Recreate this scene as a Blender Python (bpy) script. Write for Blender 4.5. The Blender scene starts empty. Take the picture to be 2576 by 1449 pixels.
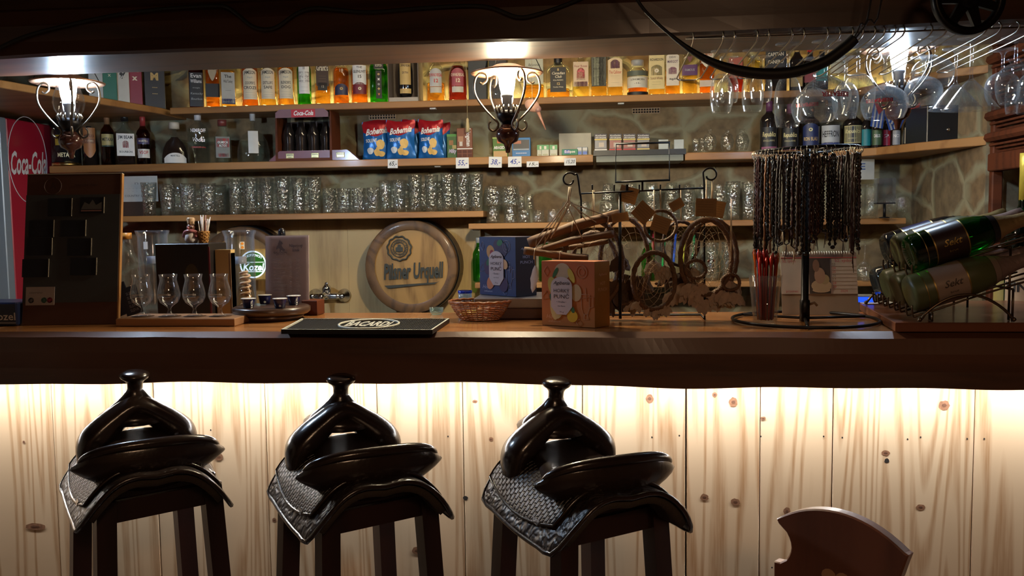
import bpy, math, random
from mathutils import Vector, Matrix
random.seed(7)
PI = math.pi
sc = bpy.context.scene
COL = sc.collection

# ---------------------------------------------------------------- camera
FPX = 2200.0
CZ = 1.40
cam_d = bpy.data.cameras.new('camera'); cam = bpy.data.objects.new('camera', cam_d); COL.objects.link(cam)
cam_d.sensor_width = 36; cam_d.lens = 36 * FPX / 2576; cam_d.clip_start = .02; cam_d.clip_end = 50
_p = math.atan((724.5 - 552) / FPX); _s = math.atan(.105); _r = .0135
_f = Vector((-math.sin(_s) * math.cos(_p), math.cos(_s) * math.cos(_p), -math.sin(_p)))
_r0 = Vector((math.cos(_s), math.sin(_s), 0)); _u0 = _r0.cross(_f)
_rt = _r0 * math.cos(_r) - _u0 * math.sin(_r); _up = _u0 * math.cos(_r) + _r0 * math.sin(_r)
cam.matrix_world = Matrix(((_rt.x, _up.x, -_f.x, 0), (_rt.y, _up.y, -_f.y, 0), (_rt.z, _up.z, -_f.z, CZ), (0, 0, 0, 1)))
sc.camera = cam
C0 = Vector((0, 0, CZ))
def ray(x, y): return _f * FPX + _rt * (x - 1288) - _up * (y - 724.5)
def at(x, y, Y):
    d = ray(x, y); return C0 + d * (Y / d.y)
def atz(x, y, Z):
    d = ray(x, y); return C0 + d * ((Z - CZ) / d.z)

# ---------------------------------------------------------------- world, exposure
w = bpy.data.worlds.new('world'); sc.world = w; w.use_nodes = True
w.node_tree.nodes['Background'].inputs[0].default_value = (.40, .34, .30, 1)
w.node_tree.nodes['Background'].inputs[1].default_value = .012
sc.view_settings.view_transform = 'Standard'; sc.view_settings.look = 'None'
sc.view_settings.gamma = 1; sc.view_settings.use_curve_mapping = False
sc.view_settings.exposure = 0.0
cy = sc.cycles
cy.max_bounces = 14; cy.transparent_max_bounces = 40; cy.transmission_bounces = 12; cy.glossy_bounces = 5; cy.diffuse_bounces = 3
cy.caustics_reflective = False; cy.caustics_refractive = False; cy.sample_clamp_indirect = 3.0; cy.blur_glossy = .5

LAMP_W = 1.0
def area(name, loc, rot, sx, sy, power, color):
    l = bpy.data.lights.new(name, 'AREA'); l.shape = 'RECTANGLE'; l.size = sx; l.size_y = sy; l.energy = power; l.color = color
    o = bpy.data.objects.new(name, l); COL.objects.link(o); o.location = loc; o.rotation_euler = rot; return o
# unseen warm fill light added behind the camera to brighten the bar front
area('room_fill_light', (.6, -1.2, 2.35), (0, 0, 0), .5, .5, 34., (1, .62, .36))
# unseen warm fill light added inside the bar to brighten backboard and wall
area('bar_fill_light', (-.3, 3.2, 2.45), (0, 0, 0), 1.2, .25, 12., (1, .80, .52))

# ---------------------------------------------------------------- materials
MATS = {}
def nm(name):
    m = bpy.data.materials.new(name); m.use_nodes = True; nt = m.node_tree; nt.nodes.clear()
    o = nt.nodes.new('ShaderNodeOutputMaterial'); return m, nt, o
def N(nt, t, **k):
    n = nt.nodes.new('ShaderNode' + t)
    for a, b in k.items():
        if a.startswith('i_'): n.inputs[a[2:].replace('_', ' ')].default_value = b
        else: setattr(n, a, b)
    return n
def c4(c): return (c[0], c[1], c[2], 1)
def plain(name, col, rough=.5, metal=0., var=.12, scale=30, bump=0., coat=0., spec=.5, emit=None, es=0., bscale=None, trans=0.):
    """principled surface whose colour and relief vary with a noise texture"""
    if name in MATS: return MATS[name]
    m, nt, o = nm(name)
    b = N(nt, 'BsdfPrincipled'); nt.links.new(b.outputs[0], o.inputs[0])
    b.inputs['Roughness'].default_value = rough; b.inputs['Metallic'].default_value = metal
    b.inputs['Specular IOR Level'].default_value = spec; b.inputs['Coat Weight'].default_value = coat
    b.inputs['Coat Roughness'].default_value = .12
    b.inputs['Transmission Weight'].default_value = trans
    tc = N(nt, 'TexCoord'); nz = N(nt, 'TexNoise'); nz.inputs['Scale'].default_value = scale; nz.inputs['Detail'].default_value = 3
    nt.links.new(tc.outputs['Object'], nz.inputs['Vector'])
    mx = N(nt, 'MixRGB'); mx.inputs[1].default_value = c4([x * (1 - var) for x in col]); mx.inputs[2].default_value = c4([min(1, x * (1 + var)) for x in col])
    nt.links.new(nz.outputs[0], mx.inputs[0]); nt.links.new(mx.outputs[0], b.inputs['Base Color'])
    if emit: b.inputs['Emission Color'].default_value = c4(emit); b.inputs['Emission Strength'].default_value = es
    if bump:
        n2 = N(nt, 'TexNoise'); n2.inputs['Scale'].default_value = bscale or scale * 2; nt.links.new(tc.outputs['Object'], n2.inputs['Vector'])
        bp = N(nt, 'Bump'); bp.inputs['Strength'].default_value = bump; bp.inputs['Distance'].default_value = .004
        nt.links.new(n2.outputs[0], bp.inputs['Height']); nt.links.new(bp.outputs[0], b.inputs['Normal'])
    MATS[name] = m; return m
def glow(name, col, s):
    if name in MATS: return MATS[name]
    m, nt, o = nm(name); e = N(nt, 'Emission'); e.inputs[0].default_value = c4(col); e.inputs[1].default_value = s
    nt.links.new(e.outputs[0], o.inputs[0]); MATS[name] = m; return m
def thin(name, tint=(1, 1, 1), ior=1.45, rough=.02, bump=0., bscale=60, rim=.0, rimcol=(.6, .7, .72), gloss=(1, 1, 1)):
    """thin-walled glass: see-through straight on, mirror-like at grazing angles"""
    if name in MATS: return MATS[name]
    m, nt, o = nm(name)
    t = N(nt, 'BsdfTransparent'); t.inputs[0].default_value = c4(tint)
    g = N(nt, 'BsdfGlossy'); g.inputs[0].default_value = c4(gloss); g.inputs['Roughness'].default_value = rough
    fr = N(nt, 'LayerWeight'); fr.inputs[0].default_value = .5; f0 = ((ior - 1) / (ior + 1)) ** 2
    pw = N(nt, 'Math', operation='POWER'); pw.inputs[1].default_value = 4.; nt.links.new(fr.outputs['Facing'], pw.inputs[0])
    ff = N(nt, 'Math', operation='MULTIPLY_ADD'); ff.inputs[1].default_value = .62 - f0; ff.inputs[2].default_value = f0; nt.links.new(pw.outputs[0], ff.inputs[0])
    mx = N(nt, 'MixShader'); nt.links.new(ff.outputs[0], mx.inputs[0]); nt.links.new(t.outputs[0], mx.inputs[1]); nt.links.new(g.outputs[0], mx.inputs[2])
    if bump:
        tc = N(nt, 'TexCoord'); nz = N(nt, 'TexNoise'); nz.inputs['Scale'].default_value = bscale; nz.inputs['Detail'].default_value = 1
        nt.links.new(tc.outputs['Object'], nz.inputs['Vector'])
        bp = N(nt, 'Bump'); bp.inputs['Strength'].default_value = bump; bp.inputs['Distance'].default_value = .01
        nt.links.new(nz.outputs[0], bp.inputs['Height'])
        nt.links.new(bp.outputs[0], g.inputs['Normal']); nt.links.new(bp.outputs[0], fr.inputs['Normal'])
    out = mx
    if rim:  # pale colour mixed in towards the edges, standing in for their brightness
        d = N(nt, 'BsdfTranslucent'); d.inputs[0].default_value = c4(rimcol)
        d2 = N(nt, 'BsdfDiffuse'); d2.inputs[0].default_value = c4(rimcol)
        ds = N(nt, 'MixShader'); ds.inputs[0].default_value = .5; nt.links.new(d.outputs[0], ds.inputs[1]); nt.links.new(d2.outputs[0], ds.inputs[2])
        lw = N(nt, 'LayerWeight'); lw.inputs[0].default_value = .35
        ml = N(nt, 'Math', operation='MULTIPLY'); ml.inputs[1].default_value = rim; nt.links.new(lw.outputs['Facing'], ml.inputs[0])
        m2 = N(nt, 'MixShader'); nt.links.new(ml.outputs[0], m2.inputs[0]); nt.links.new(mx.outputs[0], m2.inputs[1]); nt.links.new(ds.outputs[0], m2.inputs[2])
        out = m2
    nt.links.new(out.outputs[0], o.inputs[0]); MATS[name] = m; return m
def solid_glass(name, col, ior=1.45, rough=.03):
    if name in MATS: return MATS[name]
    m, nt, o = nm(name)
    b = N(nt, 'BsdfPrincipled'); b.inputs['Transmission Weight'].default_value = 1; b.inputs['IOR'].default_value = ior; b.inputs['Roughness'].default_value = rough
    tc = N(nt, 'TexCoord'); nz = N(nt, 'TexNoise'); nz.inputs['Scale'].default_value = 12; nt.links.new(tc.outputs['Object'], nz.inputs['Vector'])
    mx = N(nt, 'MixRGB'); mx.inputs[1].default_value = c4([x * .94 for x in col]); mx.inputs[2].default_value = c4(col)
    nt.links.new(nz.outputs[0], mx.inputs[0]); nt.links.new(mx.outputs[0], b.inputs['Base Color']); nt.links.new(b.outputs[0], o.inputs[0])
    MATS[name] = m; return m
def wood(name, c1, c2, axis='X', rough=.4, coat=.3, scale=1., grain=14., bump=.25, island=0., knots=0., spec=.5, sl=.12):
    """grain running along the given axis, rings bent round scattered knots"""
    if name in MATS: return MATS[name]
    m, nt, o = nm(name)
    b = N(nt, 'BsdfPrincipled'); nt.links.new(b.outputs[0], o.inputs[0])
    b.inputs['Roughness'].default_value = rough; b.inputs['Coat Weight'].default_value = coat; b.inputs['Coat Roughness'].default_value = .15; b.inputs['Specular IOR Level'].default_value = spec
    tc = N(nt, 'TexCoord'); mp = N(nt, 'Mapping'); nt.links.new(tc.outputs['Object'], mp.inputs[0])
    st = {'X': (sl, 1, 1), 'Y': (1, sl, 1), 'Z': (1, 1, sl)}[axis]
    mp.inputs['Scale'].default_value = [s * scale for s in st]
    vec = mp.outputs[0]
    if island:
        ge = N(nt, 'NewGeometry'); mu = N(nt, 'Math', operation='MULTIPLY'); mu.inputs[1].default_value = 37.; nt.links.new(ge.outputs['Random Per Island'], mu.inputs[0])
        cx = N(nt, 'CombineXYZ'); nt.links.new(mu.outputs[0], cx.inputs[0]); nt.links.new(mu.outputs[0], cx.inputs[1]); nt.links.new(mu.outputs[0], cx.inputs[2])
        va = N(nt, 'VectorMath', operation='ADD'); nt.links.new(vec, va.inputs[0]); nt.links.new(cx.outputs[0], va.inputs[1]); vec = va.outputs[0]
    n1 = N(nt, 'TexNoise'); n1.inputs['Scale'].default_value = 3.2; n1.inputs['Detail'].default_value = 1.5; n1.inputs['Distortion'].default_value = .3; nt.links.new(vec, n1.inputs['Vector'])
    # rings: many narrow bands of the slow noise
    r1 = N(nt, 'Math', operation='MULTIPLY'); r1.inputs[1].default_value = grain * 6.28; nt.links.new(n1.outputs[0], r1.inputs[0])
    sn = N(nt, 'Math', operation='SINE'); nt.links.new(r1.outputs[0], sn.inputs[0])
    mr = N(nt, 'MapRange'); mr.inputs[1].default_value = -.2; mr.inputs[2].default_value = 1.; nt.links.new(sn.outputs[0], mr.inputs[0])
    n2 = N(nt, 'TexNoise'); n2.inputs['Scale'].default_value = 70.; n2.inputs['Detail'].default_value = 3; nt.links.new(vec, n2.inputs['Vector'])
    md = N(nt, 'Math', operation='MULTIPLY'); nt.links.new(mr.outputs[0], md.inputs[0]); nt.links.new(n2.outputs[0], md.inputs[1])
    n3 = N(nt, 'TexNoise'); n3.inputs['Scale'].default_value = 1.7; nt.links.new(vec, n3.inputs['Vector'])
    ad = N(nt, 'Math', operation='MULTIPLY_ADD'); ad.inputs[1].default_value = .55; nt.links.new(n3.outputs[0], ad.inputs[0]); nt.links.new(md.outputs[0], ad.inputs[2])
    fc = N(nt, 'MapRange'); fc.inputs[1].default_value = .15; fc.inputs[2].default_value = .95; nt.links.new(ad.outputs[0], fc.inputs[0])
    mx = N(nt, 'MixRGB'); mx.inputs[1].default_value = c4(c1); mx.inputs[2].default_value = c4(c2); nt.links.new(fc.outputs[0], mx.inputs[0])
    col = mx.outputs[0]
    if island:
        hs = N(nt, 'HueSaturation'); m3 = N(nt, 'MapRange'); m3.inputs[3].default_value = 1 - island; m3.inputs[4].default_value = 1 + island
        nt.links.new(ge.outputs['Random Per Island'], m3.inputs[0]); nt.links.new(m3.outputs[0], hs.inputs['Value']); nt.links.new(col, hs.inputs['Color']); col = hs.outputs[0]
    if knots:
        vo = N(nt, 'TexVoronoi'); vo.inputs['Scale'].default_value = knots
        mp2 = N(nt, 'Mapping'); nt.links.new(tc.outputs['Object'], mp2.inputs[0]); mp2.inputs['Scale'].default_value = [s * 1.0 if s == 1 else .45 for s in st]
        nt.links.new(mp2.outputs[0], vo.inputs['Vector'])
        kr = N(nt, 'MapRange'); kr.inputs[1].default_value = .05; kr.inputs[2].default_value = .10; kr.inputs[3].default_value = 1; kr.inputs[4].default_value = 0
        nt.links.new(vo.outputs['Distance'], kr.inputs[0])
        mk = N(nt, 'MixRGB'); mk.inputs[2].default_value = c4([x * .25 for x in c2]); nt.links.new(kr.outputs[0], mk.inputs[0]); nt.links.new(col, mk.inputs[1]); col = mk.outputs[0]
    nt.links.new(col, b.inputs['Base Color'])
    bp = N(nt, 'Bump'); bp.inputs['Strength'].default_value = bump; bp.inputs['Distance'].default_value = .002
    nt.links.new(md.outputs[0], bp.inputs['Height']); nt.links.new(bp.outputs[0], b.inputs['Normal'])
    MATS[name] = m; return m
def stone_mat():
    m, nt, o = nm('field_stone')
    b = N(nt, 'BsdfPrincipled'); nt.links.new(b.outputs[0], o.inputs[0]); b.inputs['Roughness'].default_value = .8
    tc = N(nt, 'TexCoord'); nz = N(nt, 'TexNoise'); nz.inputs['Scale'].default_value = 6; nz.inputs['Detail'].default_value = 3; nt.links.new(tc.outputs['Object'], nz.inputs['Vector'])
    mu = N(nt, 'VectorMath', operation='SCALE'); mu.inputs[3].default_value = .10; nt.links.new(nz.outputs[1], mu.inputs[0])
    va = N(nt, 'VectorMath', operation='ADD'); nt.links.new(tc.outputs['Object'], va.inputs[0]); nt.links.new(mu.outputs[0], va.inputs[1])
    mp = N(nt, 'Mapping'); mp.inputs['Scale'].default_value = (1, 1, 1.35); nt.links.new(va.outputs[0], mp.inputs[0])
    ve = N(nt, 'TexVoronoi', feature='DISTANCE_TO_EDGE'); vc = N(nt, 'TexVoronoi')
    for v in (ve, vc): v.inputs['Scale'].default_value = 3.9; nt.links.new(mp.outputs[0], v.inputs['Vector'])
    e = N(nt, 'MapRange'); e.inputs[1].default_value = .02; e.inputs[2].default_value = .10; nt.links.new(ve.outputs['Distance'], e.inputs[0])
    r = N(nt, 'ValToRGB'); sp = N(nt, 'SeparateColor'); nt.links.new(vc.outputs['Color'], sp.inputs[0]); nt.links.new(sp.outputs[0], r.inputs[0])
    cr = r.color_ramp; cr.elements[0].color = (.17, .105, .052, 1); cr.elements[1].color = (.27, .19, .105, 1)
    k = cr.elements.new(.35); k.color = (.21, .145, .075, 1); k = cr.elements.new(.7); k.color = (.14, .105, .06, 1)
    n2 = N(nt, 'TexNoise'); n2.inputs['Scale'].default_value = 22; n2.inputs['Detail'].default_value = 6; nt.links.new(tc.outputs['Object'], n2.inputs['Vector'])
    sm = N(nt, 'MixRGB', blend_type='MULTIPLY'); sm.inputs[0].default_value = .8
    m2 = N(nt, 'MapRange'); m2.inputs[1].default_value = .2; m2.inputs[2].default_value = .8; m2.inputs[3].default_value = .45; m2.inputs[4].default_value = 1.5; nt.links.new(n2.outputs[0], m2.inputs[0])
    nt.links.new(r.outputs[0], sm.inputs[1]); nt.links.new(m2.outputs[0], sm.inputs[2])
    mx = N(nt, 'MixRGB'); mx.inputs[1].default_value = (.27, .245, .155, 1); nt.links.new(e.outputs[0], mx.inputs[0]); nt.links.new(sm.outputs[0], mx.inputs[2])
    nt.links.new(mx.outputs[0], b.inputs['Base Color'])
    h = N(nt, 'Math', operation='MULTIPLY_ADD'); h.inputs[1].default_value = .25; nt.links.new(n2.outputs[0], h.inputs[0]); nt.links.new(e.outputs[0], h.inputs[2])
    bp = N(nt, 'Bump'); bp.inputs['Strength'].default_value = .55; bp.inputs['Distance'].default_value = .010; nt.links.new(h.outputs[0], bp.inputs['Height']); nt.links.new(bp.outputs[0], b.inputs['Normal'])
    return m
def leather(name, kind):
    m, nt, o = nm(name); b = N(nt, 'BsdfPrincipled'); nt.links.new(b.outputs[0], o.inputs[0])
    b.inputs['Base Color'].default_value = (.035, .022, .018, 1); b.inputs['Roughness'].default_value = .33; b.inputs['Coat Weight'].default_value = .35; b.inputs['Coat Roughness'].default_value = .2
    tc = N(nt, 'TexCoord'); bp = N(nt, 'Bump'); bp.inputs['Distance'].default_value = .007
    nz = N(nt, 'TexNoise'); nz.inputs['Scale'].default_value = 90; nt.links.new(tc.outputs['Object'], nz.inputs['Vector'])
    mx = N(nt, 'MixRGB'); mx.inputs[1].default_value = (.014, .008, .007, 1); mx.inputs[2].default_value = (.028, .016, .012, 1); nt.links.new(nz.outputs[0], mx.inputs[0]); nt.links.new(mx.outputs[0], b.inputs['Base Color'])
    if kind == 'smooth': bp.inputs['Strength'].default_value = .08; nt.links.new(nz.outputs[0], bp.inputs['Height']); b.inputs['Roughness'].default_value = .22
    elif kind == 'weave':
        br = N(nt, 'TexBrick'); br.offset = .5; br.inputs['Scale'].default_value = 1.; br.inputs['Brick Width'].default_value = .017; br.inputs['Row Height'].default_value = .010; br.inputs['Mortar Size'].default_value = .0030; br.inputs['Mortar Smooth'].default_value = 1.
        nt.links.new(tc.outputs['UV'], br.inputs['Vector']); b.inputs['Coat Weight'].default_value = .05; bp.inputs['Strength'].default_value = 1.; bp.invert = True; nt.links.new(br.outputs['Fac'], bp.inputs['Height']); b.inputs['Roughness'].default_value = .42
    else:
        vo = N(nt, 'TexVoronoi', feature='SMOOTH_F1'); vo.inputs['Scale'].default_value = 62; n2 = N(nt, 'TexNoise'); n2.inputs['Scale'].default_value = 30
        nt.links.new(tc.outputs['Object'], n2.inputs['Vector']); va = N(nt, 'VectorMath', operation='MULTIPLY_ADD'); va.inputs[1].default_value = (.05, .05, .05)
        nt.links.new(n2.outputs[1], va.inputs[0]); nt.links.new(tc.outputs['Object'], va.inputs[2]); nt.links.new(va.outputs[0], vo.inputs['Vector'])
        bp.inputs['Strength'].default_value = .9; nt.links.new(vo.outputs['Distance'], bp.inputs['Height']); b.inputs['Roughness'].default_value = .40; b.inputs['Coat Weight'].default_value = .05
    nt.links.new(bp.outputs[0], b.inputs['Normal']); MATS[name] = m; return m

# ---------------------------------------------------------------- mesh building
_TXT = {}
def text_geo(s, size, bold=0., shear=0., width=None):
    k = (s, bold, shear)
    if k not in _TXT:
        c = bpy.data.curves.new('lettering', 'FONT'); c.body = s; c.size = 1.; c.resolution_u = 2; c.offset = bold; c.shear = shear; c.align_x = 'CENTER'; c.align_y = 'CENTER'
        o = bpy.data.objects.new('lettering_tmp', c); me = bpy.data.meshes.new_from_object(o)
        _TXT[k] = ([(v.co.x, v.co.y) for v in me.vertices], [tuple(p.vertices) for p in me.polygons])
        bpy.data.objects.remove(o); bpy.data.meshes.remove(me); bpy.data.curves.remove(c)
    V, Fc = _TXT[k]
    sx = size
    if width and V:
        w_ = max(v[0] for v in V) - min(v[0] for v in V); sx = width / max(w_, 1e-6)
    return [(x * sx, y * size) for x, y in V], Fc

class MB:
    def __init__(s): s.V = []; s.F = []; s.M = []; s.S = []; s.mats = []; s.T = Matrix.Identity(4); s.uv = {}
    def mi(s, m):
        if m not in s.mats: s.mats.append(m)
        return s.mats.index(m)
    def add(s, V, F, m, smooth=False):
        b = len(s.V); k = s.mi(m)
        for v in V: s.V.append(s.T @ Vector(v))
        for f in F: s.F.append([b + i for i in f]); s.M.append(k); s.S.append(smooth)
        return s
    def box(s, x0, x1, y0, y1, z0, z1, m, bev=0.):
        if bev <= 0:
            V = [(x, y, z) for x in (x0, x1) for y in (y0, y1) for z in (z0, z1)]
            F = [(0, 1, 3, 2), (4, 6, 7, 5), (0, 4, 5, 1), (2, 3, 7, 6), (0, 2, 6, 4), (1, 5, 7, 3)]
            return s.add(V, F, m)
        b = bev
        return s.prism([(x0 + b, y0), (x1 - b, y0), (x1, y0 + b), (x1, y1 - b), (x1 - b, y1), (x0 + b, y1), (x0, y1 - b), (x0, y0 + b)], z0, z1, m, bev=b)
    def prism(s, poly, z0, z1, m, bev=0., smooth=False, m_top=None):
        """polygon in the XY plane extruded in Z, optional chamfer of the two rims"""
        n = len(poly); cx = sum(p[0] for p in poly) / n; cy_ = sum(p[1] for p in poly) / n
        def ins(d):
            out = []
            for i in range(n):
                a = Vector(poly[i - 1]); b = Vector(poly[i]); c = Vector(poly[(i + 1) % n])
                e1 = (b - a).normalized(); e2 = (c - b).normalized(); nn = Vector((-(e1.y + e2.y), e1.x + e2.x)); 
                if nn.length < 1e-6: nn = Vector((-e1.y, e1.x))
                nn.normalize(); out.append((b.x + nn.x * d * sg, b.y + nn.y * d * sg))
            return out
        A = sum(poly[i - 1][0] * poly[i][1] - poly[i][0] * poly[i - 1][1] for i in range(n)); sg = 1 if A > 0 else -1
        rings = [(z0 + bev, poly), (z1 - bev, poly)]
        if bev: pi_ = ins(bev); rings = [(z0, pi_)] + rings + [(z1, pi_)]
        V = [(p[0], p[1], z) for z, r in rings for p in r]; F = []
        for k in range(len(rings) - 1):
            for i in range(n):
                j = (i + 1) % n; F.append((k * n + i, k * n + j, (k + 1) * n + j, (k + 1) * n + i))
        s.add(V, F, m, smooth)
        top = rings[-1]; bot = rings[0]
        s.add([(p[0], p[1], top[0]) for p in top[1]], [tuple(range(n))], m_top or m); s.add([(p[0], p[1], bot[0]) for p in bot[1]], [tuple(range(n))[::-1]], m)
        return s
    def slab(s, poly, y0, y1, m, bev=0., smooth=False):
        """polygon in the XZ plane given as (x, z), extruded from y0 to y1"""
        T = s.T; s.T = T @ Matrix(((1, 0, 0, 0), (0, 0, 1, 0), (0, 1, 0, 0), (0, 0, 0, 1)))
        s.prism(poly, y0, y1, m, bev, smooth); s.T = T; return s
    def lathe(s, prof, m, n=24, c=(0, 0, 0), sup=2., sx=1., sy=1., smooth=True, cap0=True, cap1=True):
        V = []; F = []
        for r, z in prof:
            for i in range(n):
                a = 2 * PI * (i + .5) / n; ca, sa = math.cos(a), math.sin(a)
                k = 1. if sup == 2 else 1 / (abs(ca) ** sup + abs(sa) ** sup) ** (1 / sup)
                V.append((c[0] + r * k * ca * sx, c[1] + r * k * sa * sy, c[2] + z))
        for j in range(len(prof) - 1):
            for i in range(n):
                i2 = (i + 1) % n; F.append((j * n + i, j * n + i2, (j + 1) * n + i2, (j + 1) * n + i))
        if cap0 and prof[0][0] > 1e-5: F.append(tuple(range(n))[::-1])
        if cap1 and prof[-1][0] > 1e-5: F.append(tuple((len(prof) - 1) * n + i for i in range(n)))
        return s.add(V, F, m, smooth)
    def tube(s, pts, r, m, n=8, closed=False, caps=True, flat=1., upv=None):
        pts = [Vector(p) for p in pts]; L = len(pts); rr = r if isinstance(r, (list, tuple)) else [r] * L
        V = []; F = []; u = None
        for i in range(L):
            a = pts[(i - 1) % L] if (closed or i > 0) else pts[i]; b = pts[(i + 1) % L] if (closed or i < L - 1) else pts[i]
            t = (b - a)
            if t.length < 1e-9: t = Vector((0, 0, 1))
            t.normalize()
            if upv is not None: u = Vector(upv)
            elif u is None: u = Vector((0, 0, 1)) if abs(t.z) < .9 else Vector((1, 0, 0))
            u = (u - t * u.dot(t))
            if u.length < 1e-6: u = t.orthogonal()
            u.normalize(); v = t.cross(u)
            for k in range(n):
                q = 2 * PI * k / n; V.append(pts[i] + (u * math.cos(q) * flat + v * math.sin(q)) * rr[i])
        for i in range(L if closed else L - 1):
            j = (i + 1) % L
            for k in range(n):
                k2 = (k + 1) % n; F.append((i * n + k, i * n + k2, j * n + k2, j * n + k))
        if caps and not closed: F.append(tuple(range(n))[::-1]); F.append(tuple((L - 1) * n + k for k in range(n)))
        return s.add(V, F, m, True)
    def grid(s, fn, nu, nv, m, smooth=True, closed_u=False, both=0.):
        V = [fn(i / (nu - (0 if closed_u else 1)), j / (nv - 1)) for j in range(nv) for i in range(nu)]
        F = []
        for j in range(nv - 1):
            for i in range(nu if closed_u else nu - 1):
                i2 = (i + 1) % nu; F.append((j * nu + i, j * nu + i2, (j + 1) * nu + i2, (j + 1) * nu + i))
        return s.add(V, F, m, smooth)
    def ball(s, c, r, m, n=12, sx=1, sy=1, sz=1):
        prof = [(max(r * math.sin(PI * k / 8), 1e-4), -r * math.cos(PI * k / 8) * sz) for k in range(9)]
        return s.lathe(prof, m, n, c, sx=sx, sy=sy)
    def text(s, t, size, m, fn, bold=.0, shear=0., x=0., z=0., width=None, flipz=False):
        """lettering mapped on to a surface by fn(x, z)"""
        V, F = text_geo(t, size, bold, shear, width)
        if flipz: V = [(-a, -b) for a, b in V]
        return s.add([fn(x + a, z + b) for a, b in V], F, m)
    def build(s, name, parent=None, loc=(0, 0, 0), rz=0., sub=0, thick=0., bevel=0., uvs=None):
        me = bpy.data.meshes.new(name); me.from_pydata([tuple(v) for v in s.V], [], s.F)
        for m in s.mats: me.materials.append(m)
        me.polygons.foreach_set('material_index', s.M); me.polygons.foreach_set('use_smooth', s.S)
        if uvs:
            ul = me.uv_layers.new(name='uv')
            for lp in me.loops: ul.data[lp.index].uv = uvs[lp.vertex_index]
        me.update(); o = bpy.data.objects.new(name, me); COL.objects.link(o); o.location = loc; o.rotation_euler = (0, 0, rz)
        if parent: o.parent = parent
        if thick: k = o.modifiers.new('thickness', 'SOLIDIFY'); k.thickness = thick; k.offset = 0
        if sub: k = o.modifiers.new('smooth', 'SUBSURF'); k.levels = sub; k.render_levels = sub
        return o

USED = set()
def tag(o, label, cat, group=None):
    o['label'] = label; o['category'] = cat
    if group: o['group'] = group
    return o
def thing(name, label, cat, loc=(0, 0, 0), rz=0., group=None):
    o = bpy.data.objects.new(name, None); COL.objects.link(o); o.location = loc; o.rotation_euler = (0, 0, rz); o.empty_display_size = .05
    return tag(o, label, cat, group)
def struct(o): o['kind'] = 'structure'; return o
def dup(root, loc, rz=None, label=None, group=None, scale=None):
    r = root.copy(); COL.objects.link(r); r.location = loc
    if rz is not None: r.rotation_euler = (0, 0, rz)
    if label: r['label'] = label
    if group: r['group'] = group
    if scale: r.scale = scale
    for ch in list(root.children):
        c = ch.copy(); COL.objects.link(c); c.parent = r
        for g in ch.children: d = g.copy(); COL.objects.link(d); d.parent = c
    return r
ORD = ['first', 'second', 'third', 'fourth', 'fifth', 'sixth', 'seventh', 'eighth', 'ninth', 'tenth', 'eleventh', 'twelfth', 'thirteenth', 'fourteenth', 'fifteenth', 'sixteenth', 'seventeenth', 'eighteenth', 'nineteenth', 'twentieth']
def face(x, y, k=1.): return k * math.atan2(-x, y)
def smooth_pts(P, k=6, closed=False):
    """Catmull-Rom through the given points"""
    P = [Vector(p) for p in P]; n = len(P); out = []
    for i in range(n if closed else n - 1):
        a = P[(i - 1) % n] if (closed or i) else P[0]; b = P[i]; c = P[(i + 1) % n]; d = P[(i + 2) % n] if (closed or i + 2 < n) else P[-1]
        for j in range(k):
            t = j / k; out.append(.5 * ((2 * b) + (c - a) * t + (2 * a - 5 * b + 4 * c - d) * t * t + (3 * b - a - 3 * c + d) * t ** 3))
    if not closed: out.append(P[-1])
    return out
# ================================================================ THE SETTING
W_DARK = wood('dark_beam_wood', (.085, .032, .014), (.040, .015, .008), 'X', .38, .35, 1., 9, .12, knots=1.6)
W_COUNTER = wood('varnished_counter_wood', (.42, .175, .055), (.24, .09, .028), 'X', .25, .5, 1., 7, .05)
W_FRONT = wood('counter_edge_wood', (.125, .050, .026), (.065, .027, .015), 'X', .45, .45, 1., 6, .15, knots=2.2)
W_PLANK = wood('pale_pine_planks', (.64, .49, .33), (.38, .225, .115), 'Z', .45, .2, 2.6, 13, .35, island=.08, sl=.045)
W_SHELF = wood('pine_shelf_wood', (.38, .185, .060), (.25, .11, .032), 'X', .5, .08, 1., 9, .15, knots=2.0)
W_BOARD = wood('oak_backboard', (.60, .42, .19), (.40, .26, .11), 'Z', .5, .1, 1., 6, .15)
W_RED = wood('red_brown_rack_wood', (.12, .032, .012), (.06, .017, .007), 'X', .6, .0, 1., 8, .15, spec=.2)
W_CHAIR = wood('chestnut_chair_wood', (.16, .055, .028), (.10, .034, .018), 'Z', .38, .5, 1., 5, .08)
STONE = stone_mat()
BLACK_METAL = plain('black_wrought_iron', (.015, .014, .016), .38, .7, .2, 60)
STEEL = plain('chrome_steel', (.62, .63, .66), .12, 1., .05, 20)
WIRE = plain('rack_wire', (.42, .36, .28), .3, 1., .1, 40)
PLASTER = plain('pale_plaster', (.55, .50, .42), .9, 0, .1, 8, .2)

BY0, BY1, BZ0, BZ1 = 2.15, 2.42, 1.835, 1.957       # ceiling beam over the bar
CT0, CT1, CTZ, CBZ = 2.14, 2.612, 1.12, .985         # counter top
SF, SBK = 4.05, 4.295                                # back shelves
Z1, Z2, Z3, Z4, Z5 = 1.955, 1.690, 1.441, 1.383, 1.105
XR = 1.44

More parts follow.
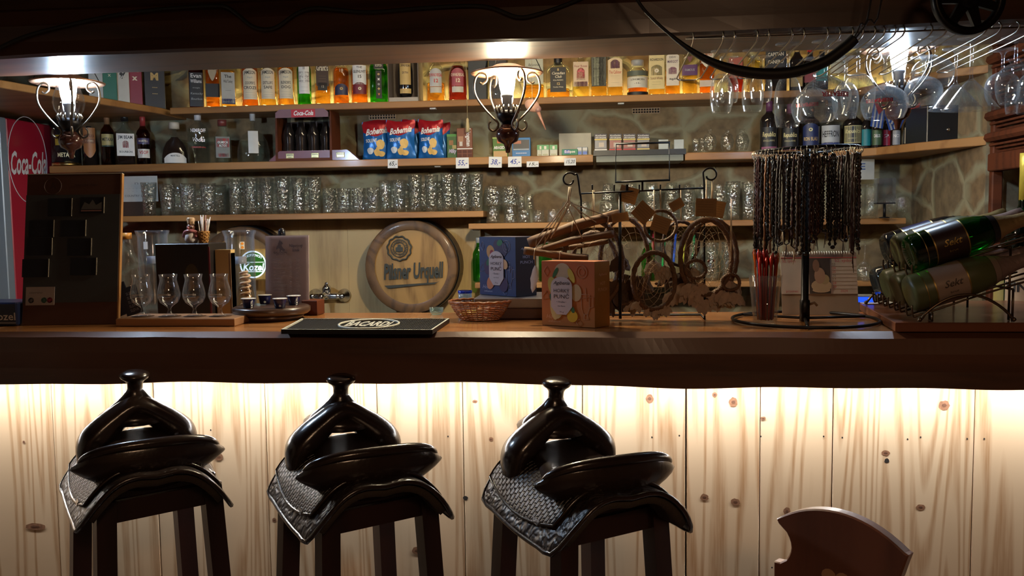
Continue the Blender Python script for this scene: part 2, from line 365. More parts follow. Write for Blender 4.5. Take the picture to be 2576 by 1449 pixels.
m = MB(); m.box(-3.6, 3.2, -2.6, 4.5, -.05, 0, plain('floor_tiles', (.05, .035, .028), .5, 0, .3, 5)); struct(m.build('floor'))
m = MB(); m.box(-3.6, 3.2, -2.6, 4.5, 2.52, 2.57, W_DARK); struct(m.build('ceiling'))
m = MB(); m.box(-3.6, 3.2, 4.30, 4.5, 0, 2.52, STONE); struct(m.build('wall_back'))
m = MB(); m.box(-3.7, -3.6, -2.6, 4.5, 0, 2.52, PLASTER); struct(m.build('wall_left'))
m = MB(); m.box(3.2, 3.3, -2.6, 4.5, 0, 2.52, plain('brown_panelling', (.10, .05, .03), .5)); struct(m.build('wall_right'))
m = MB(); m.box(-3.6, 3.2, -2.7, -2.6, 0, 2.52, plain('dim_room_wall', (.16, .10, .06), .8)); struct(m.build('wall_front'))
m = MB(); m.box(XR, XR + .12, 3.50, 4.298, 0, 2.5, STONE); struct(m.build('wall_return'))

# ceiling beam, hewn: slightly uneven edges
def hewn(x0, x1, y0, y1, z0, z1, mat_top, mat_face, name, amp=.006, nx=90, seed=3, chamfer=.012, wavy_top=0.):
    rnd = random.Random(seed); m = MB(); ph = [rnd.uniform(0, 6.28) for _ in range(8)]
    def wv(x, k): return amp * (math.sin(x * 3.1 + ph[k]) * .5 + math.sin(x * 7.7 + ph[k + 1]) * .3 + math.sin(x * 17 + ph[k + 2]) * .2)
    V = []; F = []; FM = []
    for i in range(nx + 1):
        x = x0 + (x1 - x0) * i / nx
        a = wv(x, 0); b = wv(x, 2) * .8; c = wv(x, 4) * 1.1
        tw = wavy_top * abs(wv(x * .8, 1)) / amp if wavy_top else 0
        P = [(y0 + chamfer + tw + abs(a), z1), (y0 + .003 + a * .4, z1 - chamfer * .7 - tw * .35), (y0 + b * .6 - .004, z0 + (z1 - z0) * .62), (y0 + b, z0 + (z1 - z0) * .3), (y0 + b * .5, z0 + .004 + c), (y0 + .02, z0 + c * .8), (y1, z0), (y1, z1)]
        V += [(x, p[0], p[1]) for p in P]
    k = 8
    for i in range(nx):
        for j in range(k):
            j2 = (j + 1) % k; F.append(((i * k + j), (i * k + j2), ((i + 1) * k + j2), ((i + 1) * k + j)))
    tp = [f for q, f in enumerate(F) if q % k in (7,)]; rest = [f for q, f in enumerate(F) if q % k not in (7,)]
    b = m.mi(mat_top); c_ = m.mi(mat_face)
    m.V = [Vector(v) for v in V]; m.F = [list(f) for f in tp + rest]; m.M = [b] * len(tp) + [c_] * len(rest); m.S = [False] * len(m.F)
    m.add([V[q] for q in range(8)], [tuple(range(8))], mat_face); m.add([V[nx * 8 + q] for q in range(8)], [tuple(range(8))[::-1]], mat_face)
    return m.build(name)
struct(hewn(-3.5, 3.0, BY0, BY1, BZ0, BZ1, W_DARK, W_DARK, 'beam', .004, seed=5))
m = MB(); m.box(-3.5, 3.0, BY0 + .04, BY1, BZ1 + .001, 2.519, W_DARK); struct(m.build('wall_above_beam'))
ct = hewn(-3.4, 3.0, CT0, CT1, CBZ, CTZ, W_COUNTER, W_FRONT, 'bar_counter', .008, 300, seed=11, chamfer=.016, wavy_top=.014)
tag(ct, 'long thick live-edge wooden bar counter with a varnished top', 'bar counter')

# planked bar front: boards with dark seams, knots and nail holes
KN = plain('knot_wood', (.20, .10, .055), .5, 0, .5, 160)
KD = plain('dark_hole', (.012, .008, .006), .9)
seams = [-3.3, -3.02, -2.72, -2.38, -2.03, -1.83, -1.627, -1.31, -.972, -.643, -.396, -.06, .222, .4219, .6138, .9769, 1.24, 1.5, 1.8, 2.1, 2.4, 2.7, 2.95]
m = MB(); PY = 2.40
for a, b in zip(seams, seams[1:]):
    g = .0035 if abs(a - .222) < .01 else .0012
    m.box(a + g, b - .0009, PY + random.uniform(-.0015, .0015), PY + .025, .0, CBZ - .001, W_PLANK, .0015)
m.box(-3.3, 2.95, PY + .022, PY + .03, 0, CBZ - .002, KD)
def knot(px, py, w, h, mat_=KN, dark=False):
    p = at(px, py, PY - .002); sx = w * PY / FPX / 2; sz = h * PY / FPX / 2; n = 14
    V = [(p.x, PY - .0022, p.z)] + [(p.x + sx * math.cos(2 * PI * i / n) * random.uniform(.85, 1.1), PY - .0020, p.z + sz * math.sin(2 * PI * i / n) * random.uniform(.85, 1.1)) for i in range(n)]
    m.add(V, [(0, i + 1, (i + 1) % n + 1) for i in range(n)], mat_)
    if not dark:
        V = [(v[0] * .45 + p.x * .55, v[1] - .0004, v[2] * .35 + p.z * .65) for v in V]; m.add(V, [(0, i + 1, (i + 1) % n + 1) for i in range(n)], plain('knot_heart', (.10, .045, .025), .5, 0, .4, 200))
for q in [(1634, 1003, 20, 24), (1798, 993, 12, 13), (1845, 1012, 22, 26), (1920, 1053, 14, 10), (1772, 1251, 22, 18), (1850, 1263, 24, 18), (1980, 1287, 18, 22), (2375, 1020, 26, 26), (2316, 1276, 22, 16), (2228, 1140, 20, 14), (88, 1325, 60, 20), (60, 1112, 8, 8), (335, 1045, 12, 40), (550, 1150, 26, 20), (1235, 1105, 12, 12), (1050, 1385, 30, 20), (690, 1308, 12, 12), (1195, 1010, 14, 9), (950, 1340, 8, 8), (1480, 1392, 10, 16)]: knot(*q)
for q in [(1171, 1253, 13, 13), (2231, 1159, 12, 12)]: knot(*q, mat_=KD, dark=True)
for x_, y_ in [(1709, 1096), (1914, 1098), (2072, 1098), (2119, 1101), (2283, 1105), (2316, 1100), (2433, 1104), (2476, 1104), (1942, 1428), (530, 1082), (1127, 1098), (1640, 1100), (985, 1115)]: knot(x_, y_, 4, 5, KD, True)
struct(m.build('wall_bar_front'))
# LED strip fixed under the counter overhang
m = MB(); m.box(-3.2, 2.8, 2.305, 2.325, CBZ - .010, CBZ - .0045, plain('strip_housing', (.5, .5, .5), .4)); s = m
m.box(-3.2, 2.8, 2.307, 2.323, CBZ - .012, CBZ - .0102, glow('led_white', (1., .975, .94), 105.))
tag(s.build('led_strip'), 'white LED light strip running under the counter overhang', 'light strip')

# shelves ------------------------------------------------------------
def shelf(name, label, x0, x1, zt, th=.028, y0=SF, y1=SBK, poly=None, mat_=None):
    m = MB()
    m.prism(poly or [(x0, y0), (x1, y0), (x1, y1), (x0, y1)], zt - th, zt, mat_ or W_SHELF, .003)
    return tag(m.build(name), label, 'shelf', 'pine wall shelves behind the bar')
shelf('wall_shelf', 'uppermost long pine wall shelf, lined with whisky bottles', -2.06, XR - .002, Z1, .030)
shelf('wall_shelf', 'dark-edged side shelf at the top left holding gift boxes', 0, 0, Z1, .030, poly=[(-3.58, 3.0), (-2.30, 3.0), (-2.25, 3.3), (-2.10, 4.04), (-2.10, SBK), (-3.58, SBK)])
shelf('wall_shelf', 'long middle-left pine wall shelf with vodka, snacks and price cards', -2.69, -.045, Z2, .034)
shelf('wall_shelf', 'pine wall shelf at the right under the dark rum bottles, bulging forward at its end', 0, 0, Z2, .034, poly=[(.37, SF), (1.10, SF), (1.18, 3.97), (1.27, 3.76), (1.36, 3.62), (1.438, 3.50), (XR - .001, SBK), (.37, SBK)])
shelf('wall_shelf', 'long pine shelf above the barrel end, crowded with tall beer glasses', -2.36, -.555, Z3, .028)
shelf('wall_shelf', 'lower pine shelf to the right with stacked tumblers behind the dream catchers', -.625, 1.335, Z4, .026)
shelf('wall_shelf', 'lowest pine shelf seen between the punch boxes and the dream catchers', -.60, 1.43, Z5, .025)
shelf('wall_shelf', 'short side shelf high at the right beside the slatted wine rack', 0, 0, 1.955, .030, poly=[(1.12, 4.03), (1.30, 3.62), (1.438, 3.50), (1.438, 4.04)])
# oak backboard behind the sink
m = MB(); xs = [-1.95, -1.72, -1.52, -1.27, -1.03, -.80, -.60]
for a, b in zip(xs, xs[1:]): m.box(a, b - .001, 4.268, 4.298, .5, Z3 - .03, W_BOARD)
struct(m.build('wall_backboard'))
# wall vents
def vent(px, py, w_, h_, lab):
    p = at(px, py, 4.296); hw = w_ * 4.3 / FPX / 2; hh = h_ * 4.3 / FPX / 2; m = MB()
    m.box(p.x - hw, p.x + hw, 4.292, 4.298, p.z - hh, p.z + hh, KD)
    vm = plain('vent_plastic', (.36, .24, .14), .5)
    for i in range(11): x_ = p.x - hw + 2 * hw * i / 10; m.box(x_ - .0015, x_ + .0015, 4.285, 4.292, p.z - hh, p.z + hh, vm)
    for i in range(4): z_ = p.z - hh + 2 * hh * i / 3; m.box(p.x - hw, p.x + hw, 4.284, 4.291, z_ - .0015, z_ + .0015, vm)
    tag(m.build('air_vent'), lab, 'air vent')
vent(963, 290, 68, 20, 'brown grid air vent in the stone wall above the chip bags')
vent(1625, 276, 66, 18, 'brown grid air vent in the stone wall right of the middle lamp')
# light strips and small pods under the shelves
m = MB(); m.box(-2.03, 1.42, 4.255, 4.275, Z1 + .0005, Z1 + .006, plain('strip_housing', (.5, .5, .5), .4)); m.box(-2.03, 1.42, 4.257, 4.273, Z1 + .006, Z1 + .0075, glow('led_amber', (1., .74, .27), 60.))
tag(m.build('led_strip'), 'warm LED strip glowing behind the whisky bottles', 'light strip')
for px, zt, lab in [(1090, Z1 - .030, 'small white light pod under the top shelf left of the middle lamp'), (1562, Z1 - .030, 'small white light pod under the top shelf right of the middle lamp'), (1099, Z2 - .034, 'small white light pod under the middle shelf below the chip bags'), (1192, Z4 - .026, 'small white light pod under the lower shelf left of the blue punch box')]:
    p = at(px, 300, 4.09); m = MB(); m.box(p.x - .014, p.x + .014, 4.08, 4.11, zt - .006, zt - .0003, plain('pod_white', (.7, .7, .66), .4)); tag(m.build('light_pod'), lab, 'light pod')

# ================================================================ SADDLE STOOLS
L_S, L_W, L_F = leather('smooth_black_leather', 'smooth'), leather('basket_weave_leather', 'weave'), leather('tooled_leather', 'floral')
FLEECE = plain('fleece_lining', (.045, .032, .022), 1., 0, .3, 300, .5)
LEGW = wood('dark_stool_wood', (.026, .008, .006), (.013, .004, .003), 'Z', .4, .35, 1., 6, .1)
def saddle_stool(px_horn, lab, Yh, Yc, yaw, dz):
    ph = at(px_horn, 985, Yh); L = .20
    cx = ph.x + math.sin(yaw) * .155; cyy = Yh - math.cos(yaw) * .155
    t = thing('saddle_stool', lab, 'bar stool', (cx, cyy, 0), yaw, 'saddle bar stools along the counter')
    Z = dz
    # saddle tree arch: height of the skirt at lateral s (-1..1) and y
    def skirt(u, v):
        s_ = u * 2 - 1; k = abs(s_)
        yr, yf = -.238, .170
        # rounded rear and front corners
        rr = 1 - max(0, (k - .55) / .45) ** 2.6 * .16
        y = yr * (rr if v < .5 else 1) * (1 - v) + yf * rr * v
        y = yr * rr + (yf * rr - yr * rr) * v
        x = math.copysign(.168 * k ** .85, s_) * (1.05 - .09 * (1 - v))
        z = .850 - .012 * math.sin(v * PI) - .092 * k ** 1.9 + .018 * math.sin(k * PI) - .012 * (1 - v) * k
        return (x, y, Z + z)
    m = MB(); m.grid(skirt, 33, 21, L_F); us = [((i % 33) / 32 * .5, (i // 33) / 20 * .4) for i in range(33 * 21)]
    sk = m.build('skirt', t, sub=1, thick=.010, uvs=us)
    m = MB(); m.tube(smooth_pts([skirt(0, v / 6) for v in range(7)][::-1] + [skirt(u / 12, 0) for u in range(1, 12)] + [skirt(1, v / 6) for v in range(7)] + [skirt(u / 12, 1) for u in range(11, 0, -1)], 2, True), .0055, L_S, 6, True)
    m.build('skirt_binding', sk)
    m = MB(); m.grid(lambda u, v: (skirt(.08 + .84 * u, .03 + .94 * v)[0] * .97, skirt(.08 + .84 * u, .03 + .94 * v)[1], skirt(.08 + .84 * u, .03 + .94 * v)[2] - .016), 17, 9, FLEECE); m.build('fleece_lining', t, thick=.016)
    # side jockeys with basket weave, one each side, over the skirt
    for sg in (-1, 1):
        def jock(u, v):
            a = .10 + .80 * u * (1 - .10 * (2 * v - 1) ** 2); b = .14 + .84 * v
            q = skirt(.5 + sg * .5 * a, b); up = .009
            return (q[0] + sg * up * .6, q[1], q[2] + up)
        m = MB(); m.grid(jock, 16, 16, L_W); us = [((i % 16) / 15 * .20, (i // 16) / 15 * .26) for i in range(256)]
        jo = m.build('side_jockey', t, sub=1, thick=.006, uvs=us)
        m = MB(); m.tube([jock(u / 10, 0) for u in range(11)] + [jock(1, v / 8) for v in range(1, 9)] + [jock(u / 10, 1) for u in range(9, -1, -1)], .004, L_S, 6); m.build('stitched_edge', jo)
        m = MB(); q = jock(.35, .9); m.T = Matrix.Translation(q); m.lathe([(.0001, -.004), (.010, -.003), (.010, .004), (.0001, .006)], STEEL, 12); m.build('concho', t)
    # seat: waist at the front, widening to the dished rear
    def seat(u, v):
        s_ = u * 2 - 1; y = .115 - .27 * v
        hw = .058 + .046 * v ** 1.15; zt = .885 - .030 * math.sin(min(1, v * 1.05) * PI * .72) + .004 * max(0, v - .62) / .38
        k = abs(s_)
        if k < .7:
            kk = k / .7; return (math.copysign(hw * kk, s_) if s_ else 0., y, Z + zt + (.004 + .012 * max(0, v - .35) ** 1.2) * kk ** 3 - .014 * (1 - v) * kk ** 2.5)
        kk = (k - .7) / .3; zz = zt + (.004 + .012 * max(0, v - .35) ** 1.2) - .014 * (1 - v)
        return (math.copysign(hw + .032 * kk ** .8, s_), y, Z + zz - .075 * kk ** 1.5 * (1 - .75 * v))
    m = MB(); m.grid(seat, 31, 17, L_S); m.build('seat', t, sub=1, thick=.008)
    # fork (swells): thick arch with rounded shoulders
    path = [(-.098, .770), (-.112, .815), (-.106, .858), (-.086, .882), (-.048, .914), (0, .941), (.048, .914), (.086, .882), (.106, .858), (.112, .815), (.098, .770)]
    rad = [.016, .026, .036, .038, .033, .030, .033, .038, .036, .026, .016]
    P = smooth_pts([(x, 0, z) for x, z in path], 5); R = [p.x for p in smooth_pts([(r, 0, 0) for r in rad], 5)]
    V = []; F = []; n = 14
    for i, p in enumerate(P):
        a = P[max(0, i - 1)]; b = P[min(len(P) - 1, i + 1)]; tg = (b - a).normalized(); nr = Vector((-tg.z, 0, tg.x))
        for k in range(n):
            q = 2 * PI * k / n
            V.append((p.x + nr.x * R[i] * math.cos(q), .115 + math.sin(q) * (R[i] * .9 + .022) - .012 * math.cos(q), Z + p.z + nr.z * R[i] * math.cos(q)))
    for i in range(len(P) - 1):
        for k in range(n): k2 = (k + 1) % n; F.append((i * n + k, i * n + k2, (i + 1) * n + k2, (i + 1) * n + k))
    F += [tuple(range(n))[::-1], tuple((len(P) - 1) * n + k for k in range(n))]
    m = MB(); m.add(V, F, L_S, True); m.build('fork', t)
    # horn: flared neck, wide tilted cap
    m = MB(); m.T = Matrix.Translation((0, .125, Z + .952)) @ Matrix.Rotation(.18, 4, 'X')
    m.lathe([(.086, -.037), (.066, -.020), (.044, .000), (.029, .016), (.021, .028), (.0175, .036), (.018, .050), (.023, .058), (.031, .064), (.034, .069), (.033, .074), (.024, .079), (.0001, .080)], L_S, 24, sx=1.05, sy=.9); m.build('horn', t)
    # cantle: dished back with a rolled rim
    def rim(u): 
        a = (u - .5) * PI * .98; return Vector((.146 * math.sin(a), -.185 + .052 * (1 - math.cos(a)), Z + .912 - .040 * (1 - math.cos(a)) ** 1.3))
    def low(u):
        a = (u - .5) * PI * .98; return rim(u).lerp(Vector((.110 * math.sin(a), -.150 + .065 * (1 - math.cos(a)), Z + .800)), max(0, math.cos(a)) ** .36)
    def cb(u, v):
        p = rim(u).lerp(low(u), v); a = (u - .5) * PI; out = .022 * math.sin(v * PI); return (p.x + math.sin(a) * out, p.y - math.cos(a) * out, p.z)
    m = MB(); m.grid(cb, 33, 9, L_S); m.build('cantle', t, thick=.008)
    m = MB(); m.tube([rim(u / 32) for u in range(33)], [.0055 + .0065 * math.sin(PI * (.08 + .84 * u / 32)) for u in range(33)], L_S, 10); m.build('cantle_roll', t)
    m = MB(); m.grid(lambda u, v: tuple(rim(u).lerp(Vector((0, -.08, Z + .870)), v * .55) + Vector((0, 0, -.010 * math.sin(v * PI)))), 33, 6, L_S); m.build('seat_back', t)
    # tie strings and buckle on the skirt
    m = MB(); q = skirt(.08, .30); m.T = Matrix.Translation((q[0] - .006, q[1], q[2] + .006)) @ Matrix.Rotation(-.9, 4, 'Y'); m.box(-.008, .008, -.012, .012, 0, .004, STEEL, .001); m.box(-.003, .003, -.015, .015, .004, .006, L_S); m.build('buckle', t)
    # wooden stool under the saddle, turned a little further
    st = bpy.data.objects.new('stool_frame', None); COL.objects.link(st); st.parent = t; st.rotation_euler = (0, 0, .14)
    zt = .80 + Z; a0, a1 = .118, .152
    m = MB(); m.box(-.13, .13, -.13, .13, zt - .018, zt + .006, LEGW, .004); m.build('stool_top', st)
    def leg(sx_, sy_):
        m = MB(); b = .021; T = (sx_ * a0, sy_ * a0, zt - .018); B = (sx_ * a1, sy_ * a1, 0.)
        V = [(T[0] + i * b, T[1] + j * b, T[2]) for i in (-1, 1) for j in (-1, 1)] + [(B[0] + i * b, B[1] + j * b, B[2]) for i in (-1, 1) for j in (-1, 1)]
        m.add(V, [(0, 1, 3, 2), (4, 6, 7, 5), (0, 4, 5, 1), (2, 3, 7, 6), (0, 2, 6, 4), (1, 5, 7, 3)], LEGW); return m
    for sx_ in (-1, 1):
        for sy_ in (-1, 1): leg(sx_, sy_).build('leg', st)
    for z_, hh in ((zt - .045, .024), (.34, .018)):
        k = a0 + (a1 - a0) * (1 - z_ / zt)
        for ax in (0, 1):
            for sg in (-1, 1):
                m = MB()
                if ax: m.box(-k, k, sg * k - .011, sg * k + .011, z_ - hh, z_ + hh, LEGW)
                else: m.box(sg * k - .011, sg * k + .011, -k, k, z_ - hh, z_ + hh, LEGW)
                m.build('rail', st)
    return t
saddle_stool(336, 'black leather western saddle stool, leftmost of the three, nearest the brown menu board', 2.105, 1.8, .62, .0)
saddle_stool(848, 'black leather western saddle stool in the middle, in front of the ribbed bar mat', 2.09, 1.8, .55, -.004)
saddle_stool(1382, 'black leather western saddle stool below the orange punch box, showing the most basket-weave', 2.06, 1.8, .49, -.004)

# ================================================================ CHAIR at the lower right
def chair():
    c = at(2120, 1400, 1.72); rz = -.72
    t = thing('carved_chair', 'brown wooden farmhouse chair with a curved fretwork backrest', 'chair', (.457, 1.725, 0), rz)
    m = MB()
    top = [(-.172 + .345 * i / 16, .825 - abs(-1 + i / 8) ** 2.1 * .046) for i in range(17)]
    right = [(.182, .776), (.176, .762)] + [(.176 - .034 * math.sin(PI * k / 8) , .738 - .075 * k / 8) for k in range(1, 8)] + [(.150, .655), (.150, .64), (.11, .50), (.07, .44)]
    left = [(-.07, .44), (-.11, .50), (-.165, .59), (-.178, .655), (-.178, .688), (-.160, .689)] + [(-.150 + .022 * math.sin(PI * k / 8), .69 + .075 * k / 8) for k in range(1, 8)] + [(-.166, .770)]
    poly = top + right + left
    poly = [(x * .76, z) for x, z in poly]; m.slab(poly, -.013, .013, W_CHAIR, .003)
    bk = m.build('backrest', t)
    # carved heart, seen as a paler cut-out
    m = MB(); hz = .686
    H = [(.028 * math.sin(a) ** 3 * 1.05, hz + .0018 * (13 * math.cos(a) - 5 * math.cos(2 * a) - 2 * math.cos(3 * a) - math.cos(4 * a))) for a in [2 * PI * k / 28 for k in range(28)]]
    m.slab(H, -.0145, .0145, plain('pale_pine_behind_heart', (.36, .20, .11), .5)); m.build('heart_carving', bk)
    m = MB(); m.prism([(-.20, -.42), (.20, -.42), (.17, -.01), (-.17, -.01)], .43, .46, W_CHAIR, .006); m.build('seat', t)
    for x_, y_, dx, dy in [(-.15, -.06, -.03, .07), (.15, -.06, .03, .07), (-.17, -.37, -.03, -.05), (.17, -.37, .03, -.05)]:
        m = MB(); m.tube([(x_, y_, .43), (x_ + dx, y_ + dy, 0)], [.022, .015], W_CHAIR, 8); m.build('leg', t)
chair()
# ================================================================ LAMPS over the bar
def oil_lamp(px, py_shade, Y, col, es, lab):
    p = at(px, py_shade, Y)
    t = thing('oil_lamp', lab, 'lamp', (p.x, Y, p.z), 0, 'electric oil lamps hanging over the bar')
    GL = thin('lamp_chimney_glass', (.97, .98, 1.), 1.5, .02)
    BR = plain('aged_brass_wire', (.15, .12, .09), .38, 1., .15, 30); SH = plain('copper_shade', (.42, .22, .13), .4, .8, .15, 12)
    DK = plain('dark_red_lacquer', (.060, .018, .014), .18, .1, .3, 15, coat=.6)
    m = MB(); m.lathe([(.034, .012), (.046, .006), (.078, -.002), (.103, -.006), (.105, -.003), (.078, .003), (.046, .012), (.034, .018)], SH, 36, cap0=False, cap1=False); m.build('shade', t)
    m = MB(); m.lathe([(.030, .030), (.030, .002), (.034, -.020), (.043, -.045), (.046, -.064), (.041, -.086), (.030, -.103), (.027, -.115), (.0255, -.115), (.0285, -.103), (.0395, -.086), (.0445, -.064), (.0415, -.045), (.0325, -.020), (.0285, .002), (.0285, .030)], GL, 28, cap0=False, cap1=False); m.build('glass_chimney', t)
    m = MB(); m.lathe([(.0001, -.060), (.017, -.059), (.021, -.045), (.024, -.020), (.024, .004), (.018, .016), (.0001, .020)], glow('bulb_' + str(px), col, es), 18); m.build('bulb', t)
    m = MB(); m.lathe([(.014, -.112), (.014, -.075), (.017, -.071), (.017, -.060), (.0001, -.0600)], plain('lamp_socket', (.55, .57, .6), .35, .3), 16); m.build('socket', t)
    m = MB()
    m.lathe([(.012, -.150), (.022, -.140), (.031, -.128), (.031, -.112), (.014, -.110)], BLACK_METAL, 24)
    for k in range(14):
        a = 2 * PI * k / 14; m.tube([(.030 * math.cos(a), .030 * math.sin(a), -.118), (.036 * math.cos(a), .036 * math.sin(a), -.106), (.031 * math.cos(a), .031 * math.sin(a), -.097)], [.0035, .003, .002], BR, 5)
    m.build('burner_gallery', t)
    m = MB(); m.lathe([(.0001, -.232), (.006, -.230), (.008, -.218), (.012, -.206), (.028, -.198), (.034, -.183), (.034, -.172), (.026, -.160), (.020, -.157), (.020, -.152), (.010, -.148), (.0001, -.147)], DK, 28); m.build('oil_reservoir', t)
    for k in range(4):
        a = .12 + PI * k / 2 + (.0 if k % 2 == 0 else .55); ca, sa = math.cos(a), math.sin(a)
        c1 = [(.066 + .013 * math.cos(q), -.014 + .013 * math.sin(q)) for q in [2.6 + .6 * j for j in range(9)][::-1]]
        prof = [(.078, -.030), (.070, -.034), (.058, -.024), (.060, -.008), (.076, -.004), (.090, -.018), (.0945, -.045), (.088, -.072), (.066, -.104), (.042, -.130), (.027, -.146), (.030, -.160), (.042, -.168), (.053, -.160), (.054, -.148), (.048, -.140)]
        m = MB(); m.tube(smooth_pts([(r * ca, r * sa, z) for r, z in prof], 4), .0032, BR, 7); m.build('scroll_arm', t)
    m = MB()
    for k in range(3):
        a = 2 * PI * k / 3; m.tube([(.10 * math.cos(a), .10 * math.sin(a), -.002), (.006 * math.cos(a), .006 * math.sin(a) - .02, .20)], .0012, BLACK_METAL, 5)
    m.tube([(0, -.02, .20), (0, -.02, 2.52 - p.z)], .004, BLACK_METAL, 6); m.build('hanging_rod', t)
    return t
oil_lamp(170, 205, 2.53, (.62, .80, 1.), 1100., 'oil-style lamp with a cold bluish bulb, hanging by the red soft-drink fridge')
oil_lamp(1275, 180, 2.53, (1., .84, .54), 1700., 'oil-style lamp with a warm white bulb, hanging over the middle of the bar')
oil_lamp(2262, 118, 2.62, (.66, .82, 1.), 650., 'oil-style lamp with a cold bulb, half hidden behind the hanging stemware')

# ================================================================ BOTTLES
G_CLEAR = thin('clear_bottle_glass', (.90, .93, .92), 1.5, .03, .25, 25, .10, (.5, .52, .48))
G_GREEN = thin('green_bottle_glass', (.20, .62, .18), 1.5, .04, .2, 25)
G_DARK = plain('dark_bottle_glass', (.012, .010, .010), .08, 0, .2, 20, coat=.5, spec=.8)
G_BROWN = thin('brown_bottle_glass', (.45, .22, .12), 1.5, .04, .2, 25)
def liquid(name, c): return thin(name, c, 1.33, .06, .5, 30)
LQ = {'amber': liquid('amber_whisky', (.95, .62, .20)), 'gold': liquid('golden_whisky', (.97, .76, .30)), 'pale': liquid('pale_whisky', (.97, .84, .45)), 'red': liquid('dark_red_whiskey', (.60, .14, .08)), 'orange': liquid('orange_whisky', (.95, .48, .12)),
      'green': liquid('green_lit_liquor', (.45, .78, .2)), 'dark': plain('dark_liquor', (.02, .010, .008), .1), 'none': None, 'water': liquid('clear_spirit', (.85, .88, .88))}
def PL(c, r=.5, **k): return plain('c_%02x%02x%02x_%d' % (int(c[0] * 255), int(c[1] * 255), int(c[2] * 255), int(r * 100)) + ''.join(k), c, r, **k)
CREAM, WHITE, BLK, GOLD, REDL, NAVY, GREY = (.72, .64, .48), (.78, .78, .76), (.012, .012, .014), (.55, .38, .14), (.45, .03, .03), (.02, .03, .12), (.35, .36, .35)
def bottle(px, Y, zb, wpx, pytop, lab, name='whisky_bottle', cat='bottle', group=None, glass=None, liq='amber', fill=.8, sq=2., flat=1., cap=(BLK,), shoulder=.72, nr=.30, neck=None, capl=.12, labels=(), body=None, turn=1., rel=None, base_z=None):
    """px, wpx and pytop are read on the shelf front; labels: (z0, z1, half width, colour, arch, [(text, size, colour, z, bold, shear, width)])"""
    if rel is not None: a = ZL(px, zb, Y); p = Vector((rel, Y, zb))
    else:
        p0 = at(px, 300, Y); p = Vector((p0.x, Y, zb))
    # solve x at the bottle base
    for _ in range(3):
        pass
    dist = math.hypot(p.x, p.y); r = wpx * Y / FPX / 2 * (dist and 1.) * math.cos(math.atan2(abs(p.x), Y)) ** .5
    H = at(px, pytop, Y).z - zb
    t = thing(name, lab, cat, (p.x, p.y, zb + .0005), face(p.x, p.y, turn), group)
    g = glass or G_CLEAR; hs = H * shoulder; rn = max(r * nr, .011)
    if body: prof = [(q[0] * r, q[1] * H) for q in body]
    else: prof = [(r * .90, 0), (r, .006), (r, hs * .80), (r * .98, hs * .88), (r * .84, hs * .96), (rn * 1.5, hs * 1.05), (rn * 1.05, hs * 1.12), (rn, H * (1 - capl) - .001), (rn * 1.1, H * (1 - capl)), (rn * 1.1, H * (1 - capl) + .004)]
    m = MB(); n = 24 if sq == 2 else 32
    m.lathe(prof, g, n, sup=sq, sy=flat); m.build('glass_body', t)
    L = LQ.get(liq)
    if L is not None and g is not G_DARK:
        zf = fill * hs; pr = [(q[0] * .90, max(q[1], .008)) for q in prof if q[1] < zf]; last = [q for q in prof if q[1] < zf][-1]
        nx = [q for q in prof if q[1] >= zf][0]; k = (zf - last[1]) / max(nx[1] - last[1], 1e-5); rr = (last[0] + (nx[0] - last[0]) * k) * .90
        pr.append((rr, zf)); m = MB(); m.lathe(pr, L, n, sup=sq, sy=flat); m.build('liquor', t)
    m = MB(); cm = PL(cap[0], .3); m.lathe([(rn * 1.2, H * (1 - capl)), (rn * 1.22, H - .003), (rn * 1.1, H)], cm, 16)
    if len(cap) > 1: m.lathe([(rn * 1.26, H * (1 - capl) - H * .06), (rn * 1.26, H * (1 - capl) + .002)], PL(cap[1], .3), 16)
    m.build('cap', t)
    for (z0, z1, hw, col, arch, txts) in labels:
        put_label(t, r * 1.0, z0 * H, z1 * H, hw, col, arch, txts, sq, flat)
    return t
def surf(r, sq, flat=1., e=.0008):
    if sq == 2:
        def f(x, z): a = x / r; return ((r + e) * math.sin(a), -(r + e) * math.cos(a) * flat, z)
    else:
        def f(x, z):
            a = abs(x) / r; k = 1 - max(0, a - .72) ** 2 * .9; return (x, -(r * flat * k + e + .0004), z)
    return f
def put_label(t, r, z0, z1, hw, col, arch, txts, sq=2., flat=1., name='label'):
    m = MB(); f = surf(r, sq, flat, .0010); w_ = hw * r; f2 = surf(r, sq, flat, .0017)
    if col is not None:
        m.grid(lambda u, v: f((2 * u - 1) * w_, z0 + (z1 - z0) * v - (arch * abs(2 * u - 1) ** 2.2 * v * (z1 - z0) if arch > 0 else 0) + (-arch * abs(2 * u - 1) ** 1.6 * (1 - v) * (z1 - z0) if arch < 0 else 0)), 13, 5, PL(col, .45) if not hasattr(col, 'name') else col)
    for tx in txts:
        s_, size, tc, zz = tx[:4]; bold = tx[4] if len(tx) > 4 else 0.; shear = tx[5] if len(tx) > 5 else 0.; wd = tx[6] * r if len(tx) > 6 and tx[6] else None
        m.text(s_, size * (z1 - z0), PL(tc, .4), f2, bold, shear, 0, z0 + (z1 - z0) * zz, wd)
    return m.build(name, t)
def lab1(z0, z1, hw, col, arch, *t): return (z0, z1, hw, col, arch, t)
GT = 'whisky bottles on the top shelf'
YB = 4.13
def small(*z, c=(.12, .10, .08), wd=1.0): return [('------------', .05, c, q, 0, 0, wd) for q in z]
def top(px, w_, py, lab, **k):
    k.setdefault('sq', 6.); return bottle(px, YB, Z1, w_, py, lab, group=GT, **k)
